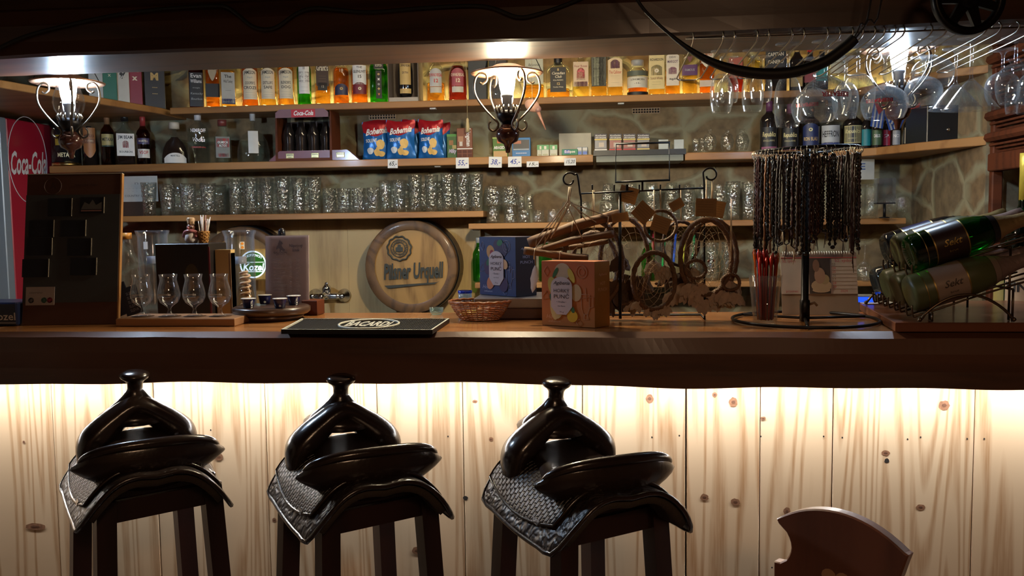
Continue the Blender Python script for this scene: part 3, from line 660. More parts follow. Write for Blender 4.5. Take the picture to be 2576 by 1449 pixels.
top(497, 38, 120, 'dark red whiskey bottle with a black label at the left end of the top shelf', liq='red', glass=G_BROWN, labels=[lab1(.03, .58, .92, BLK, 0, ('Evan', .17, WHITE, .90, .01), ('Williams', .15, WHITE, .74, .01, 0, 1.5), ('straight', .06, GREY, .55, 0, 0, 1.), ('Kentucky', .09, GREY, .38, 0, .2), ('Bourbon', .09, GREY, .22, 0, .2))], fill=.95)
top(538, 38, 105, 'amber bottle with a pale shield above a black band, beside the dark red bottle', liq='orange', labels=[lab1(.16, .36, .94, BLK, 0), lab1(.40, .66, .55, (.40, .33, .22), -.5, ('MONKEY', .22, BLK, .7, .01, 0, .8))], fill=.95)
top(577, 42, 140, 'short square golden bottle with a grey landscape label and black lettering', liq='gold', labels=[lab1(.08, .66, .82, (.42, .42, .38), 0, ('The', .14, BLK, .86, .02), ('Wild Turkey', .13, BLK, .70, .01, 0, 1.1), ('_____', .1, BLK, .45, 0, 0, .7)), lab1(.06, .16, .80, NAVY, 0)], fill=.9, shoulder=.78)
for i, (px, l2, c_, f_) in enumerate([(632, "COOPER'S|CROZE", 'orange', .98), (677, "DISTILLER'S|SAFE", 'gold', .80), (722, "BLENDER'S|DOG", 'amber', .92)]):
    a, b = l2.split('|')
    top(px, 47, 130, "amber whiskey bottle with a cream arched label reading %s %s" % (a.lower().capitalize(), b.lower()), liq=c_, sq=2., labels=[lab1(.13, .68, .80, CREAM, .10, ('JAMESON', .15, BLK, .86, .015, 0, 1.25), ('=o=', .10, GREY, .70, .02), (a, .13, BLK, .52, .012, 0, 1.05), (b, .13, BLK, .37, .012), *small(.22, .14, .07))], fill=f_, shoulder=.78)
top(768, 37, 150, 'bright green whisky bottle with a white crest label and a black name band', liq='green', glass=G_GREEN, sq=2., labels=[lab1(.25, .90, .80, WHITE, .12, ('WILLIAM', .12, WHITE, .63, .02, 0, 1.25), ("LAWSON'S", .12, WHITE, .50, .02, 0, 1.3), ('II', .14, GREY, .84, .04), *small(.36, .22, .1)), lab1(.50, .72, .84, BLK, 0, ('WILLIAM', .42, WHITE, .72, .02, 0, 1.3), ("LAWSON'S", .42, WHITE, .28, .02, 0, 1.4))], fill=.9, cap=(WHITE,), shoulder=.9)
top(814, 43, 130, 'whisky bottle with a dark brown pointed label lettered in cream beside the green bottle', liq='amber', sq=4., labels=[lab1(.34, .80, .74, (.05, .025, .02), 0, ("Grant's", .34, CREAM, .72, .02, 0, 1.35), *small(.4, .3, .2, c=(.3, .2, .1), wd=.8)), lab1(.26, .40, .55, BLK, 0, ('12', .4, CREAM, .5))], fill=.55)
top(861, 44, 130, 'amber single malt bottle numbered 18 with a dark blue arched footer', liq='orange', sq=2., labels=[lab1(.30, .84, .75, None, 0, ('THE', .10, CREAM, .92), ('GLENLIVET', .14, CREAM, .80, .01, 0, 1.4), ('18', .15, CREAM, .60)), lab1(.17, .38, .82, (.03, .03, .07), .35, ('o', .5, GOLD, .6, .04))], fill=.95)
top(907, 46, 130, 'amber single malt bottle numbered 15 with a white and burgundy label', liq='orange', sq=2., labels=[lab1(.36, .72, .82, WHITE, 0, ('THE', .16, BLK, .88, .01), ('GLENLIVET', .20, BLK, .66, .01, 0, 1.4), ('15', .22, BLK, .40, .02), *small(.18, .08)), lab1(.18, .40, .82, (.18, .02, .03), .30, ('o', .5, CREAM, .5, .04))], fill=.95)
top(955, 46, 150, 'square green scotch bottle with a row of small square emblems down its front', liq='green', glass=G_GREEN, labels=[lab1(.76, .97, .52, BLK, 0, ('PASSPORT', .34, CREAM, .72, .01, 0, .9), ('SCOTCH', .34, CREAM, .34, .01, 0, .7)), lab1(.10, .72, .32, BLK, 0, ('o', .14, GOLD, .88, .05), ('x', .14, WHITE, .70, .05), ('o', .14, GREY, .52, .05), ('+', .16, GOLD, .34, .05), ('v', .14, (.6, .2, .05), .16, .05))], fill=.9, shoulder=.92)
# boxed bottle
def gift_box():
    p = at(1022, 300, YB); t = thing('gift_box', 'open grey gift box holding a black whisky bottle with a gold label', 'gift box', (p.x, YB, Z1 + .0005)); w_ = .073
    bm = PL((.16, .13, .11), .7); m = MB(); m.box(-w_, w_, .05, .055, 0, .24, bm); m.box(-w_, -w_ + .004, -.05, .05, 0, .24, bm); m.box(w_ - .004, w_, -.05, .05, 0, .24, bm); m.box(-w_, w_, -.05, .05, 0, .003, bm); m.box(-w_ + .004, w_ - .004, -.048, -.03, .003, .022, PL((.42, .38, .32), .6)); m.build('carton', t)
gift_box()
bottle(1022, YB, Z1 + .024, 38, 125, 'black whisky bottle with a gold oval label standing in the open gift box', group=GT, glass=G_DARK, liq='none', cap=(GOLD,), labels=[lab1(.08, .18, .8, GOLD, 0), lab1(.26, .80, .78, GOLD, .12, ('CHIVAS REGAL', .12, BLK, .72, .02, 0, 1.3), ('EXTRA', .11, BLK, .45, .01, 0, .8))], body=[(.7, 0), (1., .12), (1., .55), (.8, .72), (.4, .8), (.28, .86), (.28, .92)])
for px, g_, lq, lb, c1_ in [(1098, None, 'amber', 'round-shouldered whisky bottle with a silver and red shield label numbered 12', (.45, .45, .45)), (1153, None, 'red', 'brownish round whisky bottle with a burgundy shield label left of the middle lamp', (.35, .07, .09))]:
    top(px, 50, 125, lb, liq=lq, sq=2., cap=(GREY,), labels=[lab1(.28, .62, .62, c1_, .2, ('CHIVAS REGAL', .24, REDL if px < 1100 else CREAM, .62, .02, 0, 1.35), ('12', .28, REDL if px < 1100 else CREAM, .30, .03)), lab1(.16, .27, .60, (.5, .48, .42), 0)], fill=.5 if px < 1100 else .95, body=[(.85, 0), (1., .03), (1., .42), (.9, .56), (.6, .68), (.32, .74), (.28, .90)])
def carton(px, Y, zb, w_, pyt, lab, col, txts=(), name='gift_box', depth=.07, rz=0., parts=None, cat='box', group=None, x=None, h=None, wm=None):
    p = at(px, 300, Y); W2 = (w_ * Y / FPX / 2) if wm is None else wm; H = (at(px, pyt, Y).z - zb) if h is None else h
    t = thing(name, lab, cat, (p.x if x is None else x, Y, zb + .0005), rz, group)
    m = MB(); m.box(-W2, W2, -depth / 2, depth / 2, 0, H, PL(col, .45), .002); m.build('carton', t)
    if parts or txts:
        m = MB(); fy = -depth / 2 - .0008
        for (x0, x1, z0, z1, c_) in (parts or ()): m.box(x0 * W2, x1 * W2, fy, fy + .0006, z0 * H, z1 * H, PL(c_, .4)); fy -= .00012
        for tx in txts: m.text(tx[0], tx[1] * H, PL(tx[2], .4), lambda a, b: (a, fy - .0006, b), tx[5] if len(tx) > 5 else 0, tx[6] if len(tx) > 6 else 0, (tx[7] if len(tx) > 7 else 0) * W2, tx[3] * H, tx[4] * W2 if len(tx) > 4 and tx[4] else None)
        m.build('print', t)
    return t
carton(1205, YB, Z1, 46, 120, 'dark grey gift box standing just left of the middle lamp', (.03, .035, .04))
carton(1256, YB, Z1, 44, 120, 'black gift box hidden behind the middle lamp', (.02, .022, .026))
top(1345, 52, 130, 'whisky bottle with a faded grey-green label reading Brasil, right behind the middle lamp', liq='amber', labels=[lab1(.30, .85, .85, (.45, .46, .36), 0, ("Ballantine's", .13, BLK, .70, 0, .3, 1.1), ('BRASIL', .15, BLK, .48, .01, 0, 1.1))], fill=.4)
top(1405, 62, 146, 'wide whisky bottle with a black keystone label and black stopper, right of the middle lamp', liq='amber', sq=4., nr=.28, shoulder=.80, capl=.20, cap=(BLK,), labels=[lab1(.13, .72, .62, BLK, 0, ('8', .14, GOLD, .90, .03), ('Canadian', .15, CREAM, .76, .01, .3, 1.0), ('Club', .15, CREAM, .62, .01, .3), ('CLASSIC', .07, CREAM, .48, .01, 0, .8), ('12', .14, GOLD, .33, .03), ('Canadian Whisky', .07, CREAM, .2, 0, 0, .8))], fill=.28)
top(1462, 44, 125, 'whiskey bottle with a pinkish label and a red rose emblem', liq='pale', labels=[lab1(.22, .72, .84, (.62, .47, .32), 0, ('Four Roses', .13, (.25, .05, .04), .82, .01, 0, 1.4), ('BOURBON', .07, (.2, .1, .08), .28, .01, 0, .9)), lab1(.38, .60, .44, (.42, .03, .06), .3, ('*', 1.2, (.6, .1, .12), .3, .05)), lab1(.22, .32, .72, (.12, .03, .05), 0)], fill=.98)
top(1507, 42, 115, 'flat golden bottle with a tall olive-green arched label framed in black', liq='gold', labels=[lab1(.20, .94, .86, BLK, .10), lab1(.215, .92, .76, (.30, .32, .22), .10, ('PRECKSON', .10, (.25, .08, .05), .84, .015, 0, 1.3), ('Irish', .08, BLK, .62, 0, .3), ('John Powell', .08, BLK, .45, 0, .3, 1.1))], fill=.9, shoulder=.95)
top(1548, 40, 125, 'golden bottle with a cream label and a dark oval picture, lettered in red', liq='gold', labels=[lab1(.20, .80, .86, (.70, .54, .32), .08, ('The Callister', .15, (.45, .05, .03), .50, .01, 0, 1.5), *small(.38, .15)), lab1(.58, .76, .56, (.10, .02, .06), .3)], fill=.9)
top(1604, 52, 152, 'round malt bottle with a silver collar, white label and black base', liq='orange', sq=2., cap=(GREY,), nr=.5, capl=.16, labels=[lab1(.01, .11, 1.3, BLK, 0), lab1(.22, .52, 1.2, (.62, .60, .50), 0, ('LONGMORN', .22, BLK, .72, .01, 0, 1.3), ('-16-', .2, BLK, .38, 0, 0, .6)), lab1(.54, .68, 1.3, (.10, .12, .09), 0)], fill=.65)
top(1652, 42, 112, 'whisky bottle with a long yellowish label and an oval picture, reading Scotch Whisky', liq='gold', labels=[lab1(.12, .80, .88, (.66, .54, .26), 0, ('RICHARDSON', .10, BLK, .82, .015, 0, 1.5), ('Scotch Whisky', .10, (.2, .08, .04), .30, .01, 0, 1.4), *small(.2, .13)), lab1(.38, .58, .62, (.25, .24, .12), .25, ('o', .7, CREAM, .5, .05))], fill=.95)
top(1692, 38, 112, 'whisky bottle with a narrow white label and a small purple picture', liq='amber', labels=[lab1(.18, .80, .80, (.66, .60, .50), .08, ('DEW', .09, BLK, .88), ('MARGOT', .12, (.08, .04, .1), .74, .015, 0, 1.3), ('=o=', .12, BLK, .2, .03)), lab1(.40, .54, .5, (.28, .14, .22), .25)], fill=.7)
top(1735, 38, 108, 'amber bottle with a purple band and a dark bird silhouette', liq='gold', labels=[lab1(.36, .56, .96, (.10, .03, .12), 0, ('FAMOUS', .3, GREY, .5, .01, 0, 1.2)), lab1(.60, .86, .7, None, 0, ('GAME', .3, (.4, .1, .15), .8, .02, 0, 1.3), ('v', .6, (.16, .04, .05), .3, .1))], fill=.60, shoulder=.85)
top(1778, 38, 106, 'amber bottle with a white pointed label and orange base, at the first hanging flutes', liq='orange', labels=[lab1(.50, .84, .8, (.68, .62, .50), -.4, ('COMPASS', .22, (.4, .12, .04), .7, .02, 0, 1.3)), lab1(.14, .26, .9, (.6, .5, .4), 0)], fill=.95)
top(1850, 40, 110, 'reddish bottle behind the hanging flutes', liq='red', labels=[lab1(.3, .7, .8, (.35, .08, .05), 0)], fill=.9)
top(1897, 38, 110, 'pale bottle behind the second pair of hanging flutes', liq='pale', fill=.9)
top(1950, 52, 100, 'black rum bottle with white capital lettering and a copper band behind the flutes', glass=G_DARK, liq='none', name='rum_bottle', labels=[lab1(.45, .78, .9, BLK, 0, ('CAPITAN', .28, CREAM, .72, .01, 0, 1.4), ('CANERO', .28, CREAM, .30, .01, 0, 1.4)), lab1(.28, .38, .8, (.45, .20, .06), 0)])
top(2003, 34, 110, 'dark bottle with gold foil neck right of the black rum bottle', glass=G_DARK, liq='none', name='liqueur_bottle', cap=(GOLD, GOLD), labels=[lab1(.1, .4, .8, (.30, .2, .06), 0)])
top(2036, 30, 120, 'dark red liqueur bottle behind the first gin balloon glass', glass=G_DARK, liq='none', name='liqueur_bottle', labels=[lab1(.2, .6, .85, (.22, .03, .04), 0)], cap=(REDL,))
top(2066, 30, 130, 'black liqueur bottle with a teal label', glass=G_DARK, liq='none', name='liqueur_bottle', labels=[lab1(.25, .65, .85, (.01, .22, .22), 0)])
top(2106, 48, 110, 'clear oval bottle with a pale grey round label behind the wine glasses', name='vodka_bottle', liq='water', sq=2., labels=[lab1(.35, .80, .8, (.45, .45, .36), .3, ('Koskenkorva', .14, BLK, .5, 0, .2, 1.2))])
for i, px in enumerate([2150, 2172, 2194]):
    p = at(px, 230, 4.12); t = thing('shot_glass', 'small upturned shot glass on the top shelf, %s of three by the right lamp' % ORD[i], 'glass', (p.x, 4.12, Z1 + .0005), 0, 'shot glasses on the top shelf')
    m = MB(); m.lathe([(.022, 0), (.017, .055), (.0165, .055), (.0205, .002)], thin('tumbler_glass', (.94, .96, .95), 1.5, .02, .35, 60, .20, (.55, .58, .56)), 16, cap0=False, cap1=False); m.build('glass_body', t)
# boxes on the side shelf at the top left
def sidebox(px, w_, Y, lab, col, txts, parts=()):
    carton(px, Y, Z1, w_, 120, lab, col, txts, parts=parts, rz=.55, depth=.045)
sidebox(165, 40, 3.62, 'pale grey gift box far left on the side shelf behind the left lamp', (.35, .36, .36), ())
sidebox(245, 34, 3.80, 'white and grey gift box left of the green one on the side shelf', (.42, .45, .45), [('ARD', .12, BLK, .6, 1.2, .02)])
sidebox(280, 34, 3.86, 'dark green gift box with white lettering on the side shelf', (.015, .14, .09), [("DANIEL'S", .09, CREAM, .62, 1.3, .02), ('x', .1, CREAM, .5)])
sidebox(313, 30, 3.94, 'white gift box with a black emblem on the side shelf', (.55, .52, .47), [('JOHN', .09, BLK, .72, 1.2, .02), ('%', .14, BLK, .5, 0, .05)])
sidebox(343, 34, 4.00, 'crimson gift box next to the white one on the side shelf', (.24, .02, .045), [('CARDHU', .07, CREAM, .60, 1.2, .01), ('x', .12, CREAM, .48, 0, .05)])
sidebox(392, 50, 4.12, 'black gift box with gold lettering at the inner end of the side shelf', (.02, .022, .03), [('M', .16, GOLD, .52, 0, .05), ('----', .1, GOLD, .36, .5), ('----', .1, GOLD, .26, .5)])

# ---------------------------------------------------------------- second shelf, left to right
G2 = 'bottles on the middle shelf'
def mid(px, w_, py, lab, Y=4.13, **k):
    k.setdefault('group', G2); k.setdefault('name', 'spirit_bottle'); return bottle(px, Y, Z2, w_, py, lab, **k)
def metaxa():
    p = at(168, 415, 4.12); t = thing('brandy_tube', 'black cylindrical brandy tube with gold base and a yellow label under the left lamp', 'gift tube', (p.x, 4.12, Z2 + .0005), face(p.x, 4.12)); r = .066
    m = MB(); m.lathe([(r, .016), (r, .225), (r - .003, .228)], PL((.012, .012, .014), .25), 32); m.build('tube_body', t)
    m = MB(); m.lathe([(r + .001, 0), (r + .001, .017)], plain('gold_tin', (.6, .42, .15), .25, 1.), 32); m.build('gold_base', t)
    put_label(t, r, .10, .15, .75, (.42, .30, .04), 0, [('o', .7, (.2, .12, .02), .5, .04)]); put_label(t, r, .035, .070, .8, None, 0, [('METAXA', .8, (.75, .68, .42), .5, .03, 0, 1.2)], name='lettering')
metaxa()
mid(222, 40, 318, 'dark brandy bottle with a large copper shield label', glass=G_DARK, liq='none', body=[(1, 0), (1, .6), (.8, .75), (.35, .85), (.3, .95)], labels=[lab1(.20, .95, .85, (.42, .18, .07), -.25, ('METAXA', .15, (.15, .05, .03), .72, .02, 0, 1.3)), lab1(.56, .68, .86, (.03, .03, .07), 0, ('7 STARS', .5, CREAM, .5, 0, 0, 1.))])
mid(268, 38, 286, 'slim brandy bottle with a gold label and black lettering', liq='dark', glass=G_BROWN, fill=.9, cap=((.30, .16, .08),), capl=.2, labels=[lab1(.38, .60, .90, (.50, .42, .18), 0, ('METAXA', .40, BLK, .52, .02, 0, 1.5)), lab1(.36, .39, .9, (.02, .06, .05), 0)])
mid(313, 50, 290, 'square bourbon bottle with a white label and a red seal', liq='dark', sq=6., cap=(BLK,), nr=.33, shoulder=.7, labels=[lab1(.18, .62, .92, (.72, .70, .66), 0, ('JIM BEAM', .21, BLK, .83, .02, 0, 1.5), ('BOURBON', .13, BLK, .18, .02, 0, 1.3), ('---------', .1, GREY, .3, 0, 0, 1.)), lab1(.34, .48, .3, REDL, .2)])
mid(358, 38, 292, 'slim cognac bottle with dark red glass and a white band lettered in red', liq='red', glass=G_BROWN, fill=1., cap=((.35, .04, .04),), capl=.2, labels=[lab1(.14, .32, .88, (.70, .66, .62), 0, ('VSOP', .5, REDL, .6, .02, 0, 1.2)), lab1(.42, .54, .9, (.05, .04, .12), 0, ('MARTELL', .5, CREAM, .5, .01, 0, 1.3))])
mid(437, 78, 308, 'dark arched cognac decanter with a crescent label and silver stopper', liq='dark', name='cognac_decanter', flat=.45, fill=.9, cap=((.55, .5, .42),), capl=.16, body=[(.92, 0), (1., .04), (.97, .2), (.85, .38), (.62, .52), (.3, .62), (.16, .70), (.14, .84)], labels=[lab1(.03, .27, .80, (.60, .58, .55), .55, ('MARTELL', .22, BLK, .7, .02, 0, .6))])
mid(497, 58, 288, 'clear vodka bottle with silver lettering and a red line', liq='water', flat=.6, cap=((.6, .6, .62),), nr=.26, capl=.12, shoulder=.78, fill=.9, name='vodka_bottle', labels=[lab1(.5, .72, .8, None, 0, ('NEMIROFF', .45, (.75, .72, .70), .75, .02, 0, 1.4)), lab1(.40, .60, .8, None, 0, ('Vodka', .6, WHITE, .4, .01, .3, 1.1)), lab1(.30, .36, .8, None, 0, ('ORIGINAL', .7, REDL, .5, .01, 0, 1.4))])
mid(558, 44, 302, 'square tequila bottle with a red and white label and a round reddish stopper', liq='water', sq=6., cap=((.18, .04, .035),), nr=.45, shoulder=.68, capl=.14, fill=.85, name='tequila_bottle', labels=[lab1(.12, .60, .82, (.16, .16, .14), 0, *small(.3, .22, c=GREY)), lab1(.36, .56, .72, REDL, 0, ('OLMECA', .36, WHITE, .55, .02, 0, 1.2), ('ALTOS', .36, WHITE, .18, .02, 0, .9)), lab1(.14, .22, .6, (.3, .04, .04), 0)])
mid(635, 86, 284, 'bell-shaped clear decanter with a long triangular silver label', liq='water', flat=.6, cap=((.45, .45, .46),), nr=.14, capl=.16, fill=.6, name='tequila_decanter', cat='bottle', body=[(.96, 0), (1., .03), (.97, .25), (.86, .42), (.66, .54), (.36, .62), (.15, .68), (.12, .84)], labels=[lab1(.18, .62, .30, (.50, .50, .48), 0)])
# cola crate with four bottles
def crate():
    p = at(776, 380, 4.12); t = thing('cola_display', 'red-brown wooden display with a cola banner on the middle shelf', 'display stand', (p.x, 4.12, Z2 + .0005)); W2 = .138; H = .236
    wd = W_RED
    for nm_, x0 in (('side_panel', -W2), ('side_panel', W2 - .012)):
        m = MB(); m.slab([(x0, 0), (x0 + .012, 0), (x0 + .012, H - .02), (x0 + (.006 if x0 < 0 else .006), H)], -.07, .07, wd); m.build(nm_, t)
    m = MB(); m.box(-W2 + .012, W2 - .012, -.07, .07, 0, .012, wd); m.build('base_board', t)
    m = MB(); m.box(-W2 + .012, W2 - .012, .06, .068, .012, H - .04, PL((.03, .015, .012), .6)); m.build('back_board', t)
    m = MB(); ax = W2 - .010
    m.slab([(-ax, H - .035), (ax, H - .035), (ax, H - .012), (ax - .02, H + .004), (-ax + .02, H + .004), (-ax, H - .012)], -.082, -.075, PL((.20, .10, .12), .5))
    m.box(-.050, .066, -.0832, -.0822, H - .034, H + .003, PL((.45, .02, .03), .5)); m.text('Coca-Cola', .030, PL(WHITE, .4), lambda a, b: (a + .008, -.0838, b + H - .016), .03, .35, 0, 0, .095); m.build('banner', t)
    return p.x
cxk = crate()
for i, dx in enumerate([-.092, -.030, .030, .092]):
    t = thing('cola_bottle', 'dark cola bottle in the red-brown display, %s from the left' % ORD[i], 'bottle', (cxk + dx, 4.11, Z2 + .013), 0, 'cola bottles in the display')
    m = MB(); m.lathe([(.024, 0), (.029, .01), (.030, .045), (.026, .07), (.030, .10), (.027, .125), (.014, .155), (.012, .172)], G_DARK, 20); m.build('glass_body', t)
    m = MB(); m.lathe([(.012, .170), (.012, .185), (.014, .187), (.014, .196), (.002, .198)], thin('cola_neck_glass', (.6, .6, .6), 1.5), 14); m.build('neck', t)
p = at(715, 380, 4.03); 
# ballantine stand
def plaque_stand():
    Y = 4.062; xl, xr = at(678, 410, Y).x, at(905, 410, Y).x; c = (xl + xr) / 2; h = (xr - xl) / 2
    t = thing('bottle_plinth', 'low purple wooden plinth with three gold plaques in front of the cola display', 'display plinth', (c, Y, Z2 + .0005))
    m = MB(); m.slab([(-h, 0), (h, 0), (h - .055, .047), (-h + .055, .047)], -.011, .026, wood('purple_stained_wood', (.18, .055, .075), (.09, .025, .035), 'X', .4, .3, 2., 8, .1)); m.build('plinth_block', t)
    for px, w2, tx in ((730, .020, ('Ballantines', 'FINEST')), (793, .019, ('Ballantines', 'GOLD 12')), (857, .020, ('Ballantines', '- 21 -'))):
        x_ = at(px, 400, Y - .011).x - c; m = MB(); m.box(x_ - w2 * .95, x_ + w2 * .95, -.0135, -.0112, .012, .035, plain('brass_plaque', (.62, .52, .26), .35, .8), .002)
        m.text(tx[0], .011, PL(BLK, .4), lambda a, b: (a + x_, -.0142, b), .02, .25, 0, .028, w2 * 1.6); m.text(tx[1], .006, PL(BLK, .4), lambda a, b: (a + x_, -.0142, b), .02, 0, 0, .0165); m.build('plaque', t)
plaque_stand()
# chips
FOIL_B = plain('blue_foil', (.012, .13, .42), .28, .25, .2, 12, .5, bscale=14); FOIL_R = plain('red_foil', (.36, .012, .02), .28, .25, .2, 12, .5, bscale=14)
def chips(px, Y, wpx, pyt, lab, tilt=0., front=True):
    p = at(px, 400, Y); W2 = wpx * Y / FPX / 2; H = at(px, pyt, Y).z - Z2
    t = thing('chip_bag', lab, 'chip bag', (p.x, Y, Z2 + .0008), tilt, 'salted chip bags on the middle shelf')
    def f(u, v, s_=1):
        a = 2 * u - 1; w_ = W2 * (1 - .10 * math.sin(v * PI) + .015 * math.sin(v * 23)); d = .026 * (1 - abs(a) ** 2.4) * math.sin(min(1, v * 1.02) * PI) ** .55
        d += .0018 * math.sin(u * 19 + v * 11)
        return (a * w_, -s_ * d - .0005 * s_, v * H + .006 * math.sin(a * 2.2 + px) * v ** 6)
    def m_(v0, v1, mat_, s_, k=8):
        return lambda u, v: f(u, v0 + (v1 - v0) * v, s_)
    m = MB()
    for s_ in (1, -1): m.grid(m_(0, 1, None, s_), 17, 25, FOIL_B)
    m.build('blue_bag', t)
    m = MB()
    def top_(u, v):
        a = 2 * u - 1; z0 = .60 + .16 * abs(a) ** 1.6 + .04 * a; q = f(u, z0 + (1.0 - z0) * v, 1); return (q[0] * 1.004, q[1] - .0012, q[2])
    m.grid(top_, 17, 12, FOIL_R); tp = m.build('red_top_panel', t)
    if front:
        fs = lambda a, b: (lambda q: (q[0], q[1] - .003, q[2]))(f(.5 + a / (2 * W2), b / H, 1))
        m = MB(); m.text('Bohemia', H * .22, PL(WHITE, .4), lambda a, b: fs(a, b + a * .12), .03, .35, 0, H * .73, W2 * 1.62)
        m.text('SOLENE', H * .12, PL(WHITE, .4), lambda a, b: fs(a, b + a * .05), .02, 0, -W2 * .38, H * .50, W2 * .85); m.build('lettering', t)
        m = MB(); ch = PL((.72, .46, .14), .5); wh = PL((.62, .66, .70), .5)
        for (cx_, cz_, rx, rz_, mt) in [(.30, .40, .30, .125, ch), (.02, .20, .22, .09, ch), (.32, .165, .26, .07, ch), (-.46, .24, .24, .085, wh), (.10, .29, .13, .05, ch)]:
            n = 16; V = [fs(cx_ * W2, cz_ * H)] + [fs((cx_ + rx * math.cos(q) * (1 + .12 * math.sin(3 * q))) * W2, cz_ * H + rz_ * H * math.sin(q)) for q in [2 * PI * i / n for i in range(n)]]; m.add(V, [(0, i + 1, (i + 1) % n + 1) for i in range(n)], mt)
        m.build('printed_chips', t)
chips(950, 4.16, 76, 305, 'blue and red chip bag at the left, partly behind the front middle bag', .10)
chips(1040, 4.215, 60, 303, 'chip bag almost hidden behind the front middle bag', -.1, False)
chips(1010, 4.115, 76, 303, 'blue and red chip bag in front, above the 65 price card', .03)
chips(1085, 4.12, 66, 302, 'blue and red chip bag on the right with its top corner folded up', -.06)
chips(1110, 4.19, 52, 308, 'chip bag peeking out behind the rightmost front bag', -.12, False)
# sweets and snacks
carton(1137, 4.13, Z2, 27, 338, 'green wrapped chocolate bar standing upright between chips and brown bar', (.06, .13, .03), [('Milky', .22, (.5, .45, .6), .30, 1.5, .04, .3)], name='chocolate_bar', cat='chocolate bar', depth=.012, parts=[(-.6, .2, .55, .75, (.30, .15, .05)), (0, .8, .4, .55, (.42, .34, .12)), (-1, 1, .9, 1, (.10, .30, .06))])
def schog():
    p = at(1170, 400, 4.09); t = thing('chocolate_bar', 'brown chocolate bar with vertical white lettering and printed squares', 'chocolate bar', (p.x, 4.09, Z2 + .0005)); W2 = .037; H = .138
    m = MB(); m.box(-W2, W2, -.006, .006, 0, H, PL((.20, .07, .035), .4), .002); m.build('wrapper', t)
    m = MB(); m.box(-W2, W2, -.0072, -.0066, .04, .044, PL(WHITE, .4))
    for i in range(3):
        for j in range(2): m.box(-W2 + .003 + i * .024, -W2 + .023 + i * .024, -.0076, -.0066, .003 + j * .018, .018 + j * .018, PL((.10, .03, .018), .3))
    m.text('Schogetten', .028, PL(WHITE, .4), lambda a, b: (b + .018, -.0074, -a + .095), .02, 0, 0, 0, .085); m.box(-.030, -.006, -.0074, -.0066, .075, .10, PL((.38, .20, .11), .5)); m.box(-.024, -.010, -.0078, -.0066, .055, .075, PL((.55, .5, .45), .5)); m.build('print', t)
schog()
carton(1258, 4.12, Z2, 38, 346, 'small green bag of peanuts with white lettering below the middle lamp', (.07, .16, .02), [('ARASIDY', .20, WHITE, .48, 1.7, .03)], name='peanut_bag', cat='snack bag', depth=.02, parts=[(-.9, .9, .04, .32, (.48, .30, .12)), (-.4, .3, .70, .9, (.5, .12, .03)), (-1, 1, .93, 1., (.3, .42, .1))])
carton(1311, 4.12, Z2, 46, 347, 'flat blue box with a dark picture right of the middle lamp', (.03, .17, .42), [('======', .10, (.5, .15, .08), .80, .9, .02, 0, -.5), ('ooooo', .08, WHITE, .2, 1.2, .02)], name='snack_box', cat='box', depth=.03, parts=[(-.88, .88, .34, .88, (.03, .03, .035)), (-.8, .0, .68, .84, (.40, .12, .06)), (-.85, .85, .36, .42, (.3, .4, .5))])
for i, (px, lb) in enumerate([(1360, 'tiny white and green gum packet left of its twin'), (1371, 'second tiny white and green gum packet, in the middle of three'), (1392, 'tiny white and green gum packet right of its twin')]):
    carton(px, 4.10 if i else 4.12, Z2, 19, 365, lb, (.50, .52, .44), name='gum_packet', cat='gum packet', depth=.012, parts=[(-1, 1, .58, 1, (.05, .28, .08)), (-.3, .3, .62, .9, (.7, .7, .6)), (-.7, .7, .1, .2, (.30, .30, .16))])
carton(1447, 4.14, Z2, 80, 337, 'plain grey-beige cardboard box leaning open beside the cigarette packs', (.32, .30, .24), name='cardboard_box', cat='box', depth=.08)
carton(1433, 4.075, Z2, 40, 376, 'green chewing gum packet in front of the grey box', (.02, .22, .12), [('Eclipse', .55, WHITE, .6, 1.3, .02)], name='gum_packet', cat='gum packet', depth=.016, parts=[(-.7, .0, .3, .9, (.03, .1, .5))])
for i, px in enumerate([1457, 1471]): carton(px, 4.078, Z2, 13, 370, ['small blue mint packet left of two in front of the grey box', 'small blue mint packet right of two in front of the grey box'][i], (.28, .32, .36), name='mint_packet', cat='mint packet', depth=.012, parts=[(-.8, .8, .1, .45, (.03, .10, .45)), (-.8, .8, .6, .9, (.5, .5, .5))])
